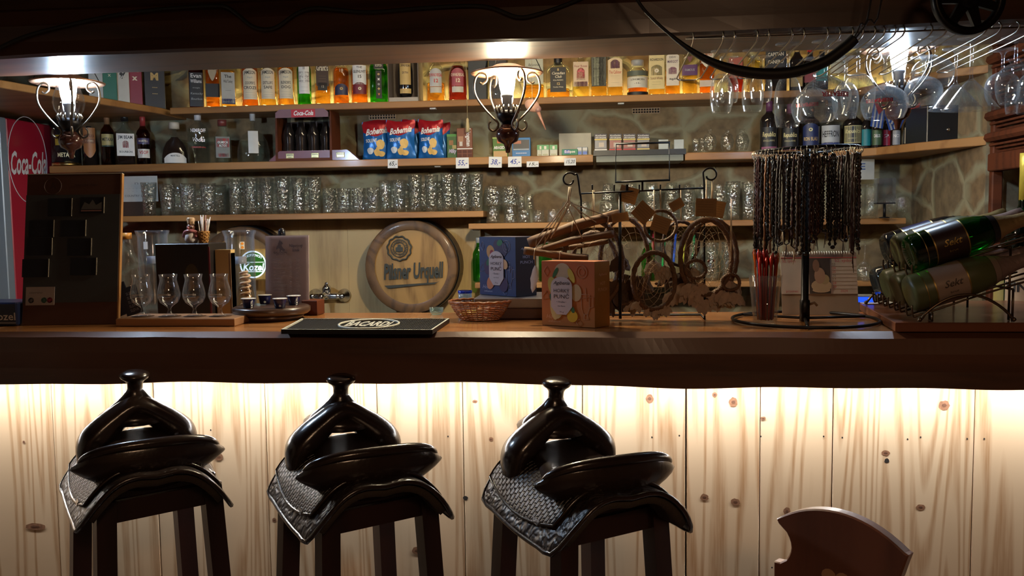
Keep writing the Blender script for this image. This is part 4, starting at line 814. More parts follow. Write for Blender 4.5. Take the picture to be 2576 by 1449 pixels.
# cigarette tray
def tray():
    Y = 4.075; xl, xr = at(1493, 385, Y).x, at(1724, 385, Y).x
    m = MB(); m.box(xl, xr, Y - .03, Y + .035, Z2 - .004, Z2 + .004, PL((.02, .02, .022), .4)); m.box(xl, xr, Y - .033, Y - .028, Z2 - .006, Z2 + .018, PL((.02, .02, .022), .4)); tag(m.build('cigarette_tray'), 'narrow black plastic tray holding the cigarette packs', 'tray')
    m = MB(); x0 = at(1500, 400, Y).x; x1 = at(1718, 400, Y).x; m.box(x0, x1, Y - .020, SBK, Z2 - .034, Z2 - .0065, PL((.20, .21, .18), .5)); tag(m.build('shelf_box'), 'grey-green flat cabinet filling the gap of the middle shelf under the cigarettes', 'cabinet')
tray()
for i, (px, c_, lb) in enumerate([(1511, (.62, .60, .58), 'cigarette pack with a grey photo and white foot, leftmost in the tray'), (1548, (.50, .03, .03), 'red-footed cigarette pack, second in the tray'), (1583, (.50, .03, .03), 'red-footed cigarette pack, third in the tray'), (1618, (.68, .52, .18), 'yellow-footed cigarette pack, fourth in the tray')]):
    carton(px, 4.085, Z2 + .0042, 31, 337, lb, (.10, .09, .10), name='cigarette_pack', cat='cigarette pack', depth=.02, group='cigarette packs in the black tray', parts=[(-.98, .98, .0, .24, c_), (-.98, .98, .68, .74, (.62, .48, .12)), (-.9, .9, .28, .66, (.26, .26, .27) if i in (0, 3) else (.34, .14, .12)), (-.3, .5, .34, .56, (.5, .42, .36))], txts=[('Kouřením', .10, WHITE, .90, 1.6, .01), ('ohrožujete', .10, WHITE, .80, 1.7, .01), ('Winston' if i < 3 else 'CAMEL', .12, BLK if i == 0 else WHITE, .10, 1.2, .01)])
for i, px in enumerate([1669, 1708]): carton(px, 4.085, Z2 + .0042, 24, 351, ['blank white card at the empty end of the tray, next to the yellow-footed pack', 'blank white card at the far right of the cigarette tray'][i], (.42, .46, .46), name='card', cat='card', depth=.004)
# price cards
def price(px, py, w_, h_, tx, lab, col=(.05, .08, .35), skew=0.):
    Y = SF - .004; p = at(px, py, Y); W2 = w_ * Y / FPX / 2; H2 = h_ * Y / FPX / 2
    m = MB(); m.T = Matrix.Translation((p.x, Y, p.z)) @ Matrix.Rotation(skew, 4, 'Y')
    m.box(-W2, W2, 0, .0008, -H2, H2, PL((.66, .68, .70), .6)); m.text(tx, H2 * 1.35, PL(col, .5), lambda a, b: (a, -.0006, b), .015, .25, 0, 0, W2 * 1.5)
    m.T = Matrix.Identity(4); tag(m.build('price_card'), lab, 'price card', 'handwritten price cards on the shelf edge')
price(988, 412, 26, 22, '65,-', 'white price card with a corrected black 65 below the chip bags', BLK, .02)
price(1163, 410, 33, 27, '55,-', 'white price card reading 55 in blue below the brown chocolate bar')
price(1246, 408, 33, 27, '38,-', 'white price card reading 38 in blue below the peanut bag', skew=.04)
price(1295, 407, 34, 26, '45,-', 'white price card reading 45 in blue below the blue box')
price(1340, 413, 30, 14, '15,-', 'small low price card reading 15 below the gum packets', BLK)
price(1434, 407, 29, 18, '15,20', 'white price card reading 15,20 below the green gum packet', (.1, .1, .12))

# ---------------------------------------------------------------- middle shelf, right
def rum(px, w_, py, lab, Y, **k): return bottle(px, Y, Z2, w_, py, lab, name='rum_bottle', group='rum bottles on the right half of the middle shelf', glass=G_DARK, liq='none', **k)
YEL = (.62, .56, .28)
rum(1935, 44, 255, 'dark rum bottle with pale script label, left of two alike behind the necklace stand', 4.14, cap=((.16, .05, .12),), capl=.2, labels=[lab1(.10, .48, .9, BLK, 0, ('Republica', .34, YEL, .62, .02, .2, 1.5), ('EXCLUSIVE', .12, YEL, .3)), lab1(.03, .10, .9, (.25, .08, .16), 0)])
rum(1988, 44, 262, 'dark rum bottle with pale script label, right of two alike behind the necklace stand', 4.14, cap=((.16, .05, .12),), capl=.2, labels=[lab1(.10, .48, .9, BLK, 0, ('Republica', .34, YEL, .62, .02, .2, 1.5), ('EXCLUSIVE', .12, YEL, .3)), lab1(.03, .10, .9, (.25, .08, .16), 0)])
rum(2040, 44, 270, 'dark blue rum bottle with gold lettering and a round emblem', 4.14, labels=[lab1(.10, .62, .92, (.015, .025, .10), .15, ('RON BLAU', .22, GOLD, .32, .02, 0, 1.5), ('o', .3, YEL, .75, .04))])
bottle(2090, 4.14, Z2, 50, 268, 'clear-shouldered rum bottle with a silver label in tall dark capitals', name='rum_bottle', group='rum bottles on the right half of the middle shelf', liq='dark', labels=[lab1(.16, .56, .95, (.42, .44, .46), 0, ('HEFFRON', .48, BLK, .50, .02, 0, 1.6)), lab1(.10, .18, .95, (.03, .05, .22), 0)])
rum(2146, 48, 270, 'dark rum bottle with pale framed script label, right of the silver-labelled one', 4.14, labels=[lab1(.16, .56, .92, YEL, 0), lab1(.175, .545, .88, BLK, 0, ('Republica', .34, YEL, .68, .02, .2, 1.5), ('BOZKOV', .12, YEL, .25))])
G3 = 'bottles crowded at the right end of the middle shelf'
for px, w_, py, Y, c_, lb, tx in [(2180, 26, 285, 4.10, (.01, .20, .24), 'dark bottle with a teal and grey label', ''), (2207, 26, 290, 4.06, (.05, .10, .04), 'dark bottle with a dark green label', 'CARLOS'), (2232, 20, 288, 4.10, (.50, .03, .06), 'dark bottle with a red label numbered 2', '2'), (2256, 22, 292, 4.05, (.30, .31, .33), 'dark bottle with a grey label and blue foot', 'NCI'), (2290, 30, 282, 4.0, (.62, .54, .38), 'dark bottle with a cream square label under the striped flags', ''), (2318, 22, 286, 3.96, (.4, .4, .38), 'small dark bottle beside the black cash box', '')]:
    bottle(px, Y, Z2, w_, py, lb, name='liqueur_bottle', group=G3, glass=G_DARK, liq='none', labels=[lab1(.10, .55, .85, c_, 0, *([(tx, .3, WHITE, .6, .02, 0, 1.1)] if tx else []))])
def cashbox():
    a = at(2338, 350, 3.86); b = at(2432, 350, 3.70)
    t = thing('cash_box', 'black metal box with a hinged lid and round knob on the right shelf', 'box', ((a.x + b.x) / 2, 3.86, Z2 + .0005), .15); W2 = .105
    m = MB(); m.box(-W2, W2, -.09, .09, 0, .150, PL((.012, .013, .016), .35), .003); m.build('box_body', t)
    m = MB(); m.T = Matrix.Translation((-.02, -.095, .05)); m.ball((0, 0, 0), .008, STEEL); m.T = Matrix.Translation((-.05, -.093, .13)); m.ball((0, 0, 0), .006, STEEL); m.build('knob', t)
cashbox()
# paper flags hung from the top shelf
FLAG_B, FLAG_W, FLAG_R = PL((.04, .10, .40), .6), PL((.62, .62, .62), .6), PL((.50, .04, .04), .6)
def flag(px, py, ang, lab, Y=3.95):
    p = at(px, py, Y); m = MB(); m.T = Matrix.Translation((p.x, Y, p.z)) @ Matrix.Rotation(ang, 4, 'Y') @ Matrix.Rotation(.4, 4, 'Z')
    for i in range(7): m.add([(-.032 + i * .0092, 0, -.10), (-.032 + (i + 1) * .0092, 0, -.10), (-.032 + (i + 1) * .0092, .004, 0), (-.032 + i * .0092, .004, 0)], [(0, 1, 2, 3)], FLAG_B if i % 2 == 0 else FLAG_W)
    m.add([(-.032, -.001, 0), (.032, -.001, 0), (0, -.001, -.045)], [(0, 1, 2)], FLAG_R); m.tube([(0, .001, 0), (0, .001, .05)], .001, WIRE, 4)
    m.T = Matrix.Identity(4); o = m.build('paper_flag'); k = o.modifiers.new('thickness', 'SOLIDIFY'); k.thickness = .001; tag(o, lab, 'flag', 'striped paper flags')
flag(2215, 262, .15, 'blue and white striped paper flag with a red triangle, left pair, front'); flag(2238, 268, -.25, 'blue and white striped paper flag, left pair, hanging behind', 3.98)
flag(2278, 262, .45, 'blue and white striped paper flag with red, right pair, tilted left'); flag(2300, 264, -.35, 'blue and white striped paper flag, right pair, tilted right', 3.97)
# ================================================================ SHELF GLASSWARE
T_G = thin('stem_and_tumbler_glass', (.95, .97, .96), 2.1, .05, .8, 70, .10, (.66, .68, .66))
H_G = thin('honeycomb_glass', (.93, .96, .95), 2.5, .06, 1., 85, .12, (.62, .64, .60))
def tumbler(r0, r1, H, mat_, th=.0022, base=.010, waist=0., n=20):
    k = 6; out = [(r0 + (r1 - r0) * i / k - waist * math.sin(PI * i / k), H * i / k) for i in range(k + 1)]
    inn = [(r - th, max(z, base)) for r, z in out][::-1]
    m = MB(); m.lathe([(.0003, 0)] + out + inn + [(.0003, base)], mat_, n, cap0=False, cap1=False); return m
PROTO = {}
def glassware(kind, x, Y, z, lab, group, rz=0., flip=False, cat='glass', scale=None):
    if kind not in PROTO:
        if kind == 'tall': m = tumbler(.029, .037, .158, H_G, waist=.002); nm_ = 'beer_glass'
        elif kind == 'high': m = tumbler(.030, .038, .150, H_G, .003, .016); nm_ = 'highball_glass'
        elif kind == 'tallest': m = tumbler(.028, .034, .176, H_G, waist=.0015); nm_ = 'beer_glass'
        elif kind == 'slim': m = tumbler(.027, .032, .152, T_G); nm_ = 'highball_glass'
        elif kind == 'mug': m = tumbler(.036, .037, .118, H_G, .005, .016, .002); nm_ = 'beer_mug'
        elif kind == 'low': m = tumbler(.025, .035, .082, H_G, .003, .012); nm_ = 'tumbler'
        elif kind == 'rock': m = tumbler(.027, .031, .062, T_G, .003, .010); nm_ = 'tumbler'
        elif kind == 'shot': m = tumbler(.015, .020, .070, T_G, .0025, .014); nm_ = 'shot_glass'
        elif kind == 'jar': m = tumbler(.038, .042, .092, H_G, .003, .012, -.003); nm_ = 'tumbler'
        elif kind == 'wine':
            m = MB(); m.lathe([(.0003, 0), (.034, .001), (.030, .003), (.006, .008), (.0038, .03), (.0038, .085), (.008, .095), (.028, .115), (.038, .145), (.034, .185), (.0325, .185), (.0362, .145), (.027, .117), (.0003, .099)], T_G, 24, cap0=False, cap1=False); nm_ = 'wine_glass'
        elif kind == 'bowl':
            m = MB(); m.lathe([(.0003, 0), (.020, .001), (.016, .004), (.010, .01), (.034, .030), (.045, .060), (.036, .095), (.030, .105), (.0285, .105), (.0345, .095), (.0434, .060), (.0325, .032), (.0003, .016)], T_G, 24, cap0=False, cap1=False); nm_ = 'brandy_glass'
        t = thing(nm_, 'x', cat); m.build('glass_bowl', t)
        if kind == 'mug':
            h = MB(); h.tube(smooth_pts([(.036, 0, .10), (.058, 0, .098), (.064, 0, .06), (.056, 0, .028), (.035, 0, .024)], 4), .0055, T_G, 8); h.build('handle', t)
        PROTO[kind] = t; o = t
    else: o = dup(PROTO[kind], (0, 0, 0))
    H = {'tall': .158, 'high': .150, 'tallest': .176, 'slim': .152, 'mug': .118, 'low': .082, 'rock': .062, 'shot': .07, 'jar': .092, 'wine': .185, 'bowl': .105}[kind]
    o.location = (x, Y, z + .0006 + (H if flip else 0)); o.rotation_euler = (PI if flip else 0, 0, rz); o['label'] = lab; o['category'] = cat; o['group'] = group
    o.scale = scale or (1, 1, 1); return o
def row(kind, pxs, Y, Z_, what, group, flip=False, z0=None, cat='glass', rz=None):
    n = len(pxs)
    for i, px in enumerate(pxs):
        x = at(px, 500, Y).x; pos = (ORD[i] + ' from the left' if n > 2 else ('left one' if i == 0 else 'right one')) if n > 1 else ''
        glassware(kind, x, Y, (z0 or Z_), what % pos if '%s' in what else what, group, rz[i] if rz else random.uniform(0, 6), flip, cat, tuple([random.uniform(.97, 1.03)] * 3) if kind not in ('bowl', 'mug') else ((.72, .72, .9) if kind == 'bowl' else (.90, .90, 1)))
GA = 'glasses on the long shelf above the barrel'
row('tall', [375], 4.10, Z3, 'single tall clear beer glass in front of the white paper sign', GA)
row('high', [422, 473, 524], 4.10, Z3, 'wide dimpled highball glass, %s of the front trio next to the sign', GA)
row('high', [447, 498, 552], 4.20, Z3, 'wide dimpled highball glass, %s in the back row behind the trio', GA)
FR = [592, 632, 672, 712, 752, 792]
row('tallest', FR, 4.10, Z3, 'tallest dimpled beer glass, %s in the front row above the straw holder', GA)
row('tallest', [x + 19 for x in FR[:-1]], 4.195, Z3, 'tallest dimpled beer glass, %s in the back row above the straw holder', GA)
row('mug', [829, 866, 903, 940], 4.10, Z3, 'short thick beer mug, %s between the tall and slim glasses', GA, rz=[-1.2, -1.0, -1.3, -1.1])
row('mug', [850, 888, 926], 4.20, Z3, 'short thick beer mug, %s in the back row', GA, rz=[1.3, 1.6, 1.4])
row('slim', [970, 1004], 4.10, Z3, 'slim straight clear glass, %s right after the mugs', GA)
row('slim', [987, 1021], 4.185, Z3, 'slim straight clear glass, %s behind the front pair', GA)
row('tallest', [1045, 1086, 1127, 1165, 1199], 4.10, Z3, 'tall dimpled beer glass, %s in the front row right of the mugs', GA)
row('high', [1066, 1107, 1146, 1183], 4.19, Z3, 'wide dimpled beer glass, %s in the back row right of the mugs', GA)
GB = 'glasses on the lower right shelf'
row('low', [1240, 1284], 4.12, Z4, 'squat faceted tumbler upside down at the shelf end, %s of the bottom pair', GB, True)
row('jar', [1240, 1284], 4.12, Z4, 'taller faceted tumbler upside down on the bottom pair, %s', GB, True, z0=Z4 + .083)
row('rock', [1318, 1354, 1392], 4.10, Z4, 'small clear tumbler upside down, %s before the wooden mobile', GB, True)
row('shot', [1312, 1333], 4.11, Z4, 'narrow shot glass standing on the small tumblers, %s', GB, True, z0=Z4 + .0645)
row('bowl', [1428, 1468], 4.14, Z4, 'round clear dessert glass on the lower shelf, %s', GB)
row('jar', [1530, 1588], 4.13, Z4, 'dimpled jar glass, %s under the black sign frame, bottom layer', GB, True)
row('low', [1530, 1588], 4.13, Z4, 'dimpled tumbler stacked on the jar glass, %s', GB, True, z0=Z4 + .094)
row('jar', [1640, 1690], 4.14, Z4, 'dimpled jar glass, %s behind the hanging price tags, bottom layer', GB, True)
row('low', [1640, 1690], 4.14, Z4, 'dimpled tumbler behind the hanging price tags, upper layer, %s', GB, True, z0=Z4 + .094)
row('low', [1733, 1773, 1812], 4.12, Z4, 'faceted tumbler upside down, %s behind the right scroll hook, lower layer', GB, True)
row('low', [1733, 1773, 1812], 4.12, Z4, 'faceted tumbler upside down, %s behind the right scroll hook, upper layer', GB, True, z0=Z4 + .083)
row('tallest', [1844, 1884], 4.12, Z4, 'tall dimpled glass, %s next to the necklace stand', GB)
row('slim', [2160, 2192], 4.06, Z4, 'clear straight glass right of the necklace stand, %s', GB)
row('bowl', [2240, 2272], 4.08, Z4, 'round brandy glass at the right end of the lower shelf, %s', GB)
GC = 'glasses at the bottom shelf'
row('wine', [2130, 2178, 2236], 4.08, Z5, 'upturned wine glass standing on its rim, %s right of the calendar', GC, True)
row('bowl', [1785, 1828, 1866], 4.11, Z2, 'round brandy glass on the middle shelf, %s left of the rum bottles', 'brandy glasses on the middle shelf', True)
row('shot', [1750, 1768], 4.12, Z2, 'little shot glass at the left of the brandy glasses, %s', 'brandy glasses on the middle shelf')
for i, px in enumerate([1200, 1368, 1630]):
    bottle(px, 4.14, Z5, 34, 598, ['green soda bottle left of the blue punch box', 'green soda bottle between the two punch boxes', 'green soda bottle behind the dream catchers'][i], name='soda_bottle', group='green soda bottles on the lowest shelf', glass=G_GREEN, liq=None, nr=.4, cap=(GREY,))
row('tallest', [1745, 1790, 1835], 4.12, Z5, 'tall glass seen through the dream catcher rings, %s', GC)
for i, (px, c_) in enumerate([(1640, (.45, .02, .06)), (1668, (.02, .35, .08)), (1695, (.02, .10, .60)), (1718, (.62, .62, .05)), (1742, (.02, .30, .10)), (1628, (.02, .35, .30))]):
    p = at(px, 650, 4.16); m = MB(); m.tube([(p.x - .01, 4.13, Z5 + .001), (p.x + .012, 4.17, Z5 + .245)], .0055, PL(c_, .4), 8)
    tag(m.build('drinking_straw'), '%s drinking straw standing behind the dream catchers' % ['red', 'green', 'blue', 'yellow', 'dark green', 'teal'][i], 'straw', 'coloured straws on the lowest shelf')
# paper sign, dark box, acrylic holder, plastic notice
def sheet(px0, px1, py0, py1, Y, name, lab, cat, col, lines, kind=None):
    a, b = at(px0, py1, Y), at(px1, py0, Y); c = (a.x + b.x) / 2; W2 = (b.x - a.x) / 2; zc = (a.z + b.z) / 2; H2 = (b.z - a.z) / 2
    t = thing(name, lab, cat, (c, Y, zc)); m = MB(); m.box(-W2, W2, 0, .002, -H2, H2, PL(col, .5)); m.build('sheet', t); m = MB()
    for s_, sz, x_, z_, wd, tc in lines: m.text(s_, sz * H2, PL(tc, .5), lambda p_, q_: (p_, -.0007, q_), .01, 0, x_ * W2, z_ * H2, wd * W2 if wd else None)
    m.build('print', t); return t, c, W2, H2, zc
carton(336, 4.16, Z3, 64, 508, 'plain dark brown box under the white paper sign', (.055, .032, .022), name='cardboard_box', cat='box', depth=.06)
sheet(303, 395, 442, 508, 4.13, 'paper_sign', 'white laminated paper sign reading country saloon beside the brown menu board', 'sign', (.52, .52, .50), [('n', .35, -.1, .45, .2, (.3, .3, .3)), ('- - - - - - -', .14, -.1, .05, 1.2, (.3, .3, .3)), ('- - - - -', .14, -.1, -.18, .9, (.35, .35, .35)), ('COUNTRY SALOON', .22, .0, -.55, 1.5, (.15, .15, .15))])
t, c_, W_, H_, zc_ = sheet(2152, 2200, 400, 452, 4.12, 'plastic_notice', 'pale plastic notice with a blue emblem behind the necklace stand', 'notice', (.42, .42, .40), [('E', .9, -.35, .25, .7, (.03, .08, .25))])
def holder():
    p = at(2226, 480, 4.02); t = thing('acrylic_holder', 'clear acrylic leaflet holder with a black foot at the end of the lower shelf', 'leaflet holder', (p.x, 4.02, Z4 + .0005)); A = thin('acrylic', (.90, .91, .95), 1.5, .03, rim=.25)
    m = MB(); m.box(-.04, .04, -.02, .02, .062, .068, BLACK_METAL); m.lathe([(.006, 0), (.006, .062)], BLACK_METAL, 10); m.lathe([(.022, 0), (.022, .004), (.006, .006)], BLACK_METAL, 16); m.build('foot', t)
    m = MB(); m.box(-.04, .04, -.02, -.017, .068, .175, A); m.box(-.04, .04, .017, .02, .068, .175, A); m.box(-.04, -.037, -.017, .017, .068, .175, A); m.box(.037, .04, -.017, .017, .068, .175, A); m.build('acrylic_pocket', t)
holder()

# ================================================================ LEFT: fridge
def fridge():
    fx = -2.745; t = thing('drinks_fridge', 'tall red soft-drink fridge with white script lettering at the far left', 'fridge', (fx, 3.78, 0)); RD = plain('fridge_red', (.36, .012, .030), .35, 0, .06, 3, coat=.3); GR = plain('fridge_frame_grey', (.26, .30, .34), .35, .3, .08, 3)
    m = MB(); m.box(-.62, 0, .05, .50, 0, 1.90, RD, .006); bd = m.build('cabinet', t)
    m = MB(); m.box(-.62, .002, 0, .048, .02, 1.90, GR, .004); m.build('door', t)
    m = MB(); cy_, cz_ = .19, 1.715; WH = PL((.62, .60, .60), .5)
    m.tube([(.002, cy_ + .142 * math.cos(a), cz_ + .205 * math.sin(a)) for a in [2 * PI * k / 60 for k in range(60)]], .0022, WH, 5, True)
    m.text('Coca-Cola', .15, WH, lambda a, b: (.002, cy_ + a, cz_ - .02 + b + a * .05), .022, .30, 0, 0, .262); m.build('fridge_lettering', bd)
fridge()

# ================================================================ RIGHT: slatted wine rack
def wine_rack():
    t = thing('wine_rack', 'red-brown slatted wooden wine rack at the far right', 'wine rack', (1.462, 3.47, 0), .0)
    # local -y runs towards the viewer along the face, local -x looks into the room
    m = MB(); m.box(-.018, .02, -.02, .012, .0, 2.45, W_RED, .004); m.build('post', t)
    m = MB(); m.box(.16, .19, -.75, .02, .0, 2.45, W_RED); m.build('back_panel', t)
    for i, py in enumerate([95, 150, 215, 292, 345]):
        z = at(2446, py, 3.47).z; m = MB()
        V0 = [(-.035, z - .020), (-.046, z - .008), (-.042, z + .008), (-.030, z + .014), (.05, z - .010), (.16, z - .045), (.16, z - .058), (.04, z - .028)]
        m.T = Matrix(((1, 0, 0, 0), (0, 1, 0, 0), (0, 0, 1, 0), (0, 0, 0, 1)))
        m.slab(V0, -.75, .0, W_RED, 0); m.build('slanted_shelf', t)
        for k in range(4):
            m = MB(); z2 = z - .032 - k * .011; m.box(-.026 + k * .016, -.012 + k * .016, -.75, -.001, z2 - .004, z2 + .004, W_RED, .001); m.build('moulded_slat', t)
    z = at(2446, 412, 3.47).z; m = MB(); m.box(-.03, .02, -.75, .0, z - .030, z + .035, W_RED, .004); m.build('front_rail', t)
    z = at(2446, 556, 3.47).z; m = MB(); m.box(-.02, .16, -.75, .0, z - .03, z, W_RED, .003); m.build('lower_board', t)
    return z
zr = wine_rack()
p = at(2540, 530, 3.30); m = MB(); m.T = Matrix.Translation((1.50, 3.22, zr + .024)) @ Matrix.Rotation(PI / 2, 4, 'Y') @ Matrix.Rotation(.0, 4, 'X'); m.lathe([(.006, -.05), (.022, -.05), (.023, .05), (.006, .05)], PL((.55, .54, .56), .6), 20, cap0=False, cap1=False); m.lathe([(.012, -.051), (.014, -.051)], PL((.3, .3, .3), .6), 16); m.T = Matrix.Identity(4); tag(m.build('paper_roll'), 'white paper roll lying in the red-brown rack above the sparkling wine', 'paper roll')

# ================================================================ BEHIND THE COUNTER
OAK = wood('barrel_oak', (.40, .23, .075), (.19, .10, .03), 'Z', .5, .2, 1.6, 9, .3); OAKR = wood('barrel_rim_oak', (.16, .080, .030), (.065, .032, .014), 'Y', .55, .15, 1.4, 8, .4)
def barrel(px, py, rpx, Yf, lab, brand):
    c = at(px, py, Yf); R_ = rpx * Yf / FPX; t = thing('barrel_end', lab, 'barrel', (c.x, Yf, c.z)); dark = PL((.030, .034, .030), .6)
    D = 4.262 - Yf
    T = Matrix.Rotation(PI / 2, 4, 'X')
    m = MB(); m.T = T; m.lathe([(R_ * .80, -.012), (R_ * .985, 0), (R_, -.006), (R_ * 1.03, -D)], OAKR, 48, cap0=False); m.build('stave_rim', t)
    m = MB(); m.T = T; m.lathe([(.001, -.020), (R_ * .83, -.020)], OAK, 48, cap0=False, cap1=False); hd = m.build('barrel_head', t)
    m = MB(); m.T = T; m.lathe([(R_ * 1.012, -.03), (R_ * 1.022, -.03), (R_ * 1.03, -.075), (R_ * 1.02, -.075)], BLACK_METAL, 48, cap0=False, cap1=False); m.build('iron_hoop', t)
    if brand:
        f = lambda a, b: (a, .012, b); m = MB()
        m.text('Pilsner Urquell', R_ * .46, dark, lambda a, b: f(a, b + a * .03), .035, .12, R_ * .04, -R_ * .10, R_ * 1.30)
        m.add([f(-.6 * R_, -.40 * R_), f(.55 * R_, -.33 * R_), f(.62 * R_, -.30 * R_), f(.5 * R_, -.37 * R_), f(0, -.41 * R_), f(-.5 * R_, -.46 * R_)], [(0, 1, 2, 3, 4, 5)], dark)
        cx, cz_ = -.25 * R_, .40 * R_
        for r_, w_ in ((.255, .018), (.185, .009), (.125, .008)):
            P_ = []; n = 48
            for k in range(n): a = 2 * PI * k / n; q = 1 + (.05 * math.sin(11 * a) if r_ > .2 else 0); P_.append((cx + R_ * r_ * q * math.cos(a), .012, cz_ + R_ * r_ * q * math.sin(a)))
            m.tube(P_, w_ * R_, dark, 5, True)
        m.add([f(cx + a * R_, cz_ + b * R_) for a, b in [(-.08, -.07), (.08, -.07), (.08, .02), (.04, .03), (.03, .08), (-.03, .08), (-.04, .03), (-.08, .02)]], [tuple(range(8))], dark)
        s_ = 'PLZENSKY PRAZDROJ 1842 '
        for i, ch in enumerate(s_):
            if ch == ' ': continue
            a = PI * .9 - 2 * PI * i / len(s_); V, F = text_geo(ch, R_ * .07, .02)
            rr = R_ * .155; ca, sa = math.cos(a), math.sin(a)
            m.add([f(cx + (rr + y) * ca + x * sa, cz_ + (rr + y) * sa - x * ca) for x, y in V], F, dark)
        m.build('barrel_lettering', hd)
barrel(1033, 672, 120, 4.10, 'round oak barrel end with dark beer lettering and a seal above it', True)
barrel(608, 684, 118, 4.12, 'second barrel end, dark, half hidden behind the glass towers and beer sign', False)
def faucet():
    c = at(822, 745, 4.22); t = thing('wall_faucet', 'chrome lever mixer tap on the oak backboard', 'faucet', (c.x, 4.22, c.z)); s_ = 4.22 / FPX
    m = MB(); m.T = Matrix.Rotation(PI / 2, 4, 'Y'); m.lathe([(.012, -36 * s_), (.016, -28 * s_), (.016, 26 * s_), (.012, 38 * s_)], STEEL, 18); m.build('body', t)
    for dx in (-38, 40):
        m = MB(); m.T = Matrix.Translation((dx * s_, 0, 0)) @ Matrix.Rotation(-PI / 2, 4, 'X'); m.lathe([(.012, -.012), (.012, .02), (.032, .030), (.034, .046)], STEEL, 22); m.build('wall_flange', t)
    m = MB(); m.tube(smooth_pts([(0, -.005, -.006), (-.004, -.03, .01), (-.006, -.07, .004), (-.007, -.085, -.03), (-.008, -.087, -.075)], 4), [.016] * 9 + [.011] * 8, STEEL, 14); m.build('spout', t)
    m = MB(); m.lathe([(.020, .010), (.022, .04), (.018, .052), (.004, .056)], STEEL, 18); m.tube([(0, -.004, .050), (.010, -.04, .066), (.030, -.085, .070)], [.011, .008, .006], STEEL, 10); m.build('lever', t)
faucet()
def beer_sign():
    c = at(638, 665, 4.00); t = thing('beer_sign', 'glowing round green beer sign on a yellow wooden plate, half behind the drinks list', 'illuminated sign', (c.x, 4.0, c.z)); k = 4.0 / FPX
    m = MB(); m.box(-36 * k, 40 * k, 0, .02, -42 * k, 40 * k, wood('yellow_sign_wood', (.5, .30, .08), (.34, .19, .05), 'Z', .4, .2, 2, 8, .1), .006); m.build('sign_plate', t)
    T = Matrix.Rotation(PI / 2, 4, 'X'); m = MB(); m.T = T; m.lathe([(.001, .006), (33 * k, .006), (36 * k, .001)], glow('sign_green', (.05, .20, .03), .7), 40, cap1=False); m.build('sign_disc', t)
    GW = glow('sign_white', (.85, .95, 1.), 1.6); m = MB()
    m.tube([(34 * k * math.cos(a), -.007, 34 * k * math.sin(a)) for a in [2 * PI * q / 48 for q in range(48)]], .0035, GW, 6, True); m.build('light_ring', t)
    m = MB(); m.text('Kozel', 26 * k, GW, lambda a, b: (a, -.008, b), .03, .2, 0, -8 * k, 58 * k); m.text('VELKOPOPOVICKY', 9 * k, GW, lambda a, b: (a, -.008, b - (a / k) ** 2 * k * .012), .02, 0, 0, 24 * k, 50 * k)
    m.box(-26 * k, 26 * k, -.0075, -.0065, -20 * k, -18 * k, GW); m.box(-30 * k, 30 * k, -.0075, -.0065, 5 * k, 6.5 * k, GW); m.build('sign_lettering', t)
    m = MB(); m.lathe([(.004, -c.z + .86), (.004, -42 * k)], BLACK_METAL, 8, c=(0, .01, 0)); m.build('sign_pole', t)
beer_sign()
m = MB(); m.box(-2.6, 1.43, 3.70, 4.262, 0, .86, plain('steel_worktop', (.30, .30, .30), .3, .8, .1, 4)); tag(m.build('back_worktop'), 'low steel worktop along the wall behind the bar', 'worktop')
for i, (px, py0, py1, lb) in enumerate([(712, 574, 600, 'black rounded tap handle sticking up behind the drinks list'), (516, 572, 606, 'black rounded tap handle behind the straw holder')]):
    c = at(px, py1, 2.60); zt = at(px, py0, 2.60).z; t = thing('tap_handle', lb, 'beer tap', (c.x, 2.59, CTZ + .0005)); h = zt - CTZ
    m = MB(); m.lathe([(.0105, h - .07), (.0115, h - .02), (.0105, h - .008), (.006, h - .001), (.0003, h)], PL((.012, .012, .016), .1), 18); m.build('handle', t)
    m = MB(); m.lathe([(.016, 0), (.016, .004), (.006, .01), (.006, h - .07)], STEEL, 14); m.build('column', t)
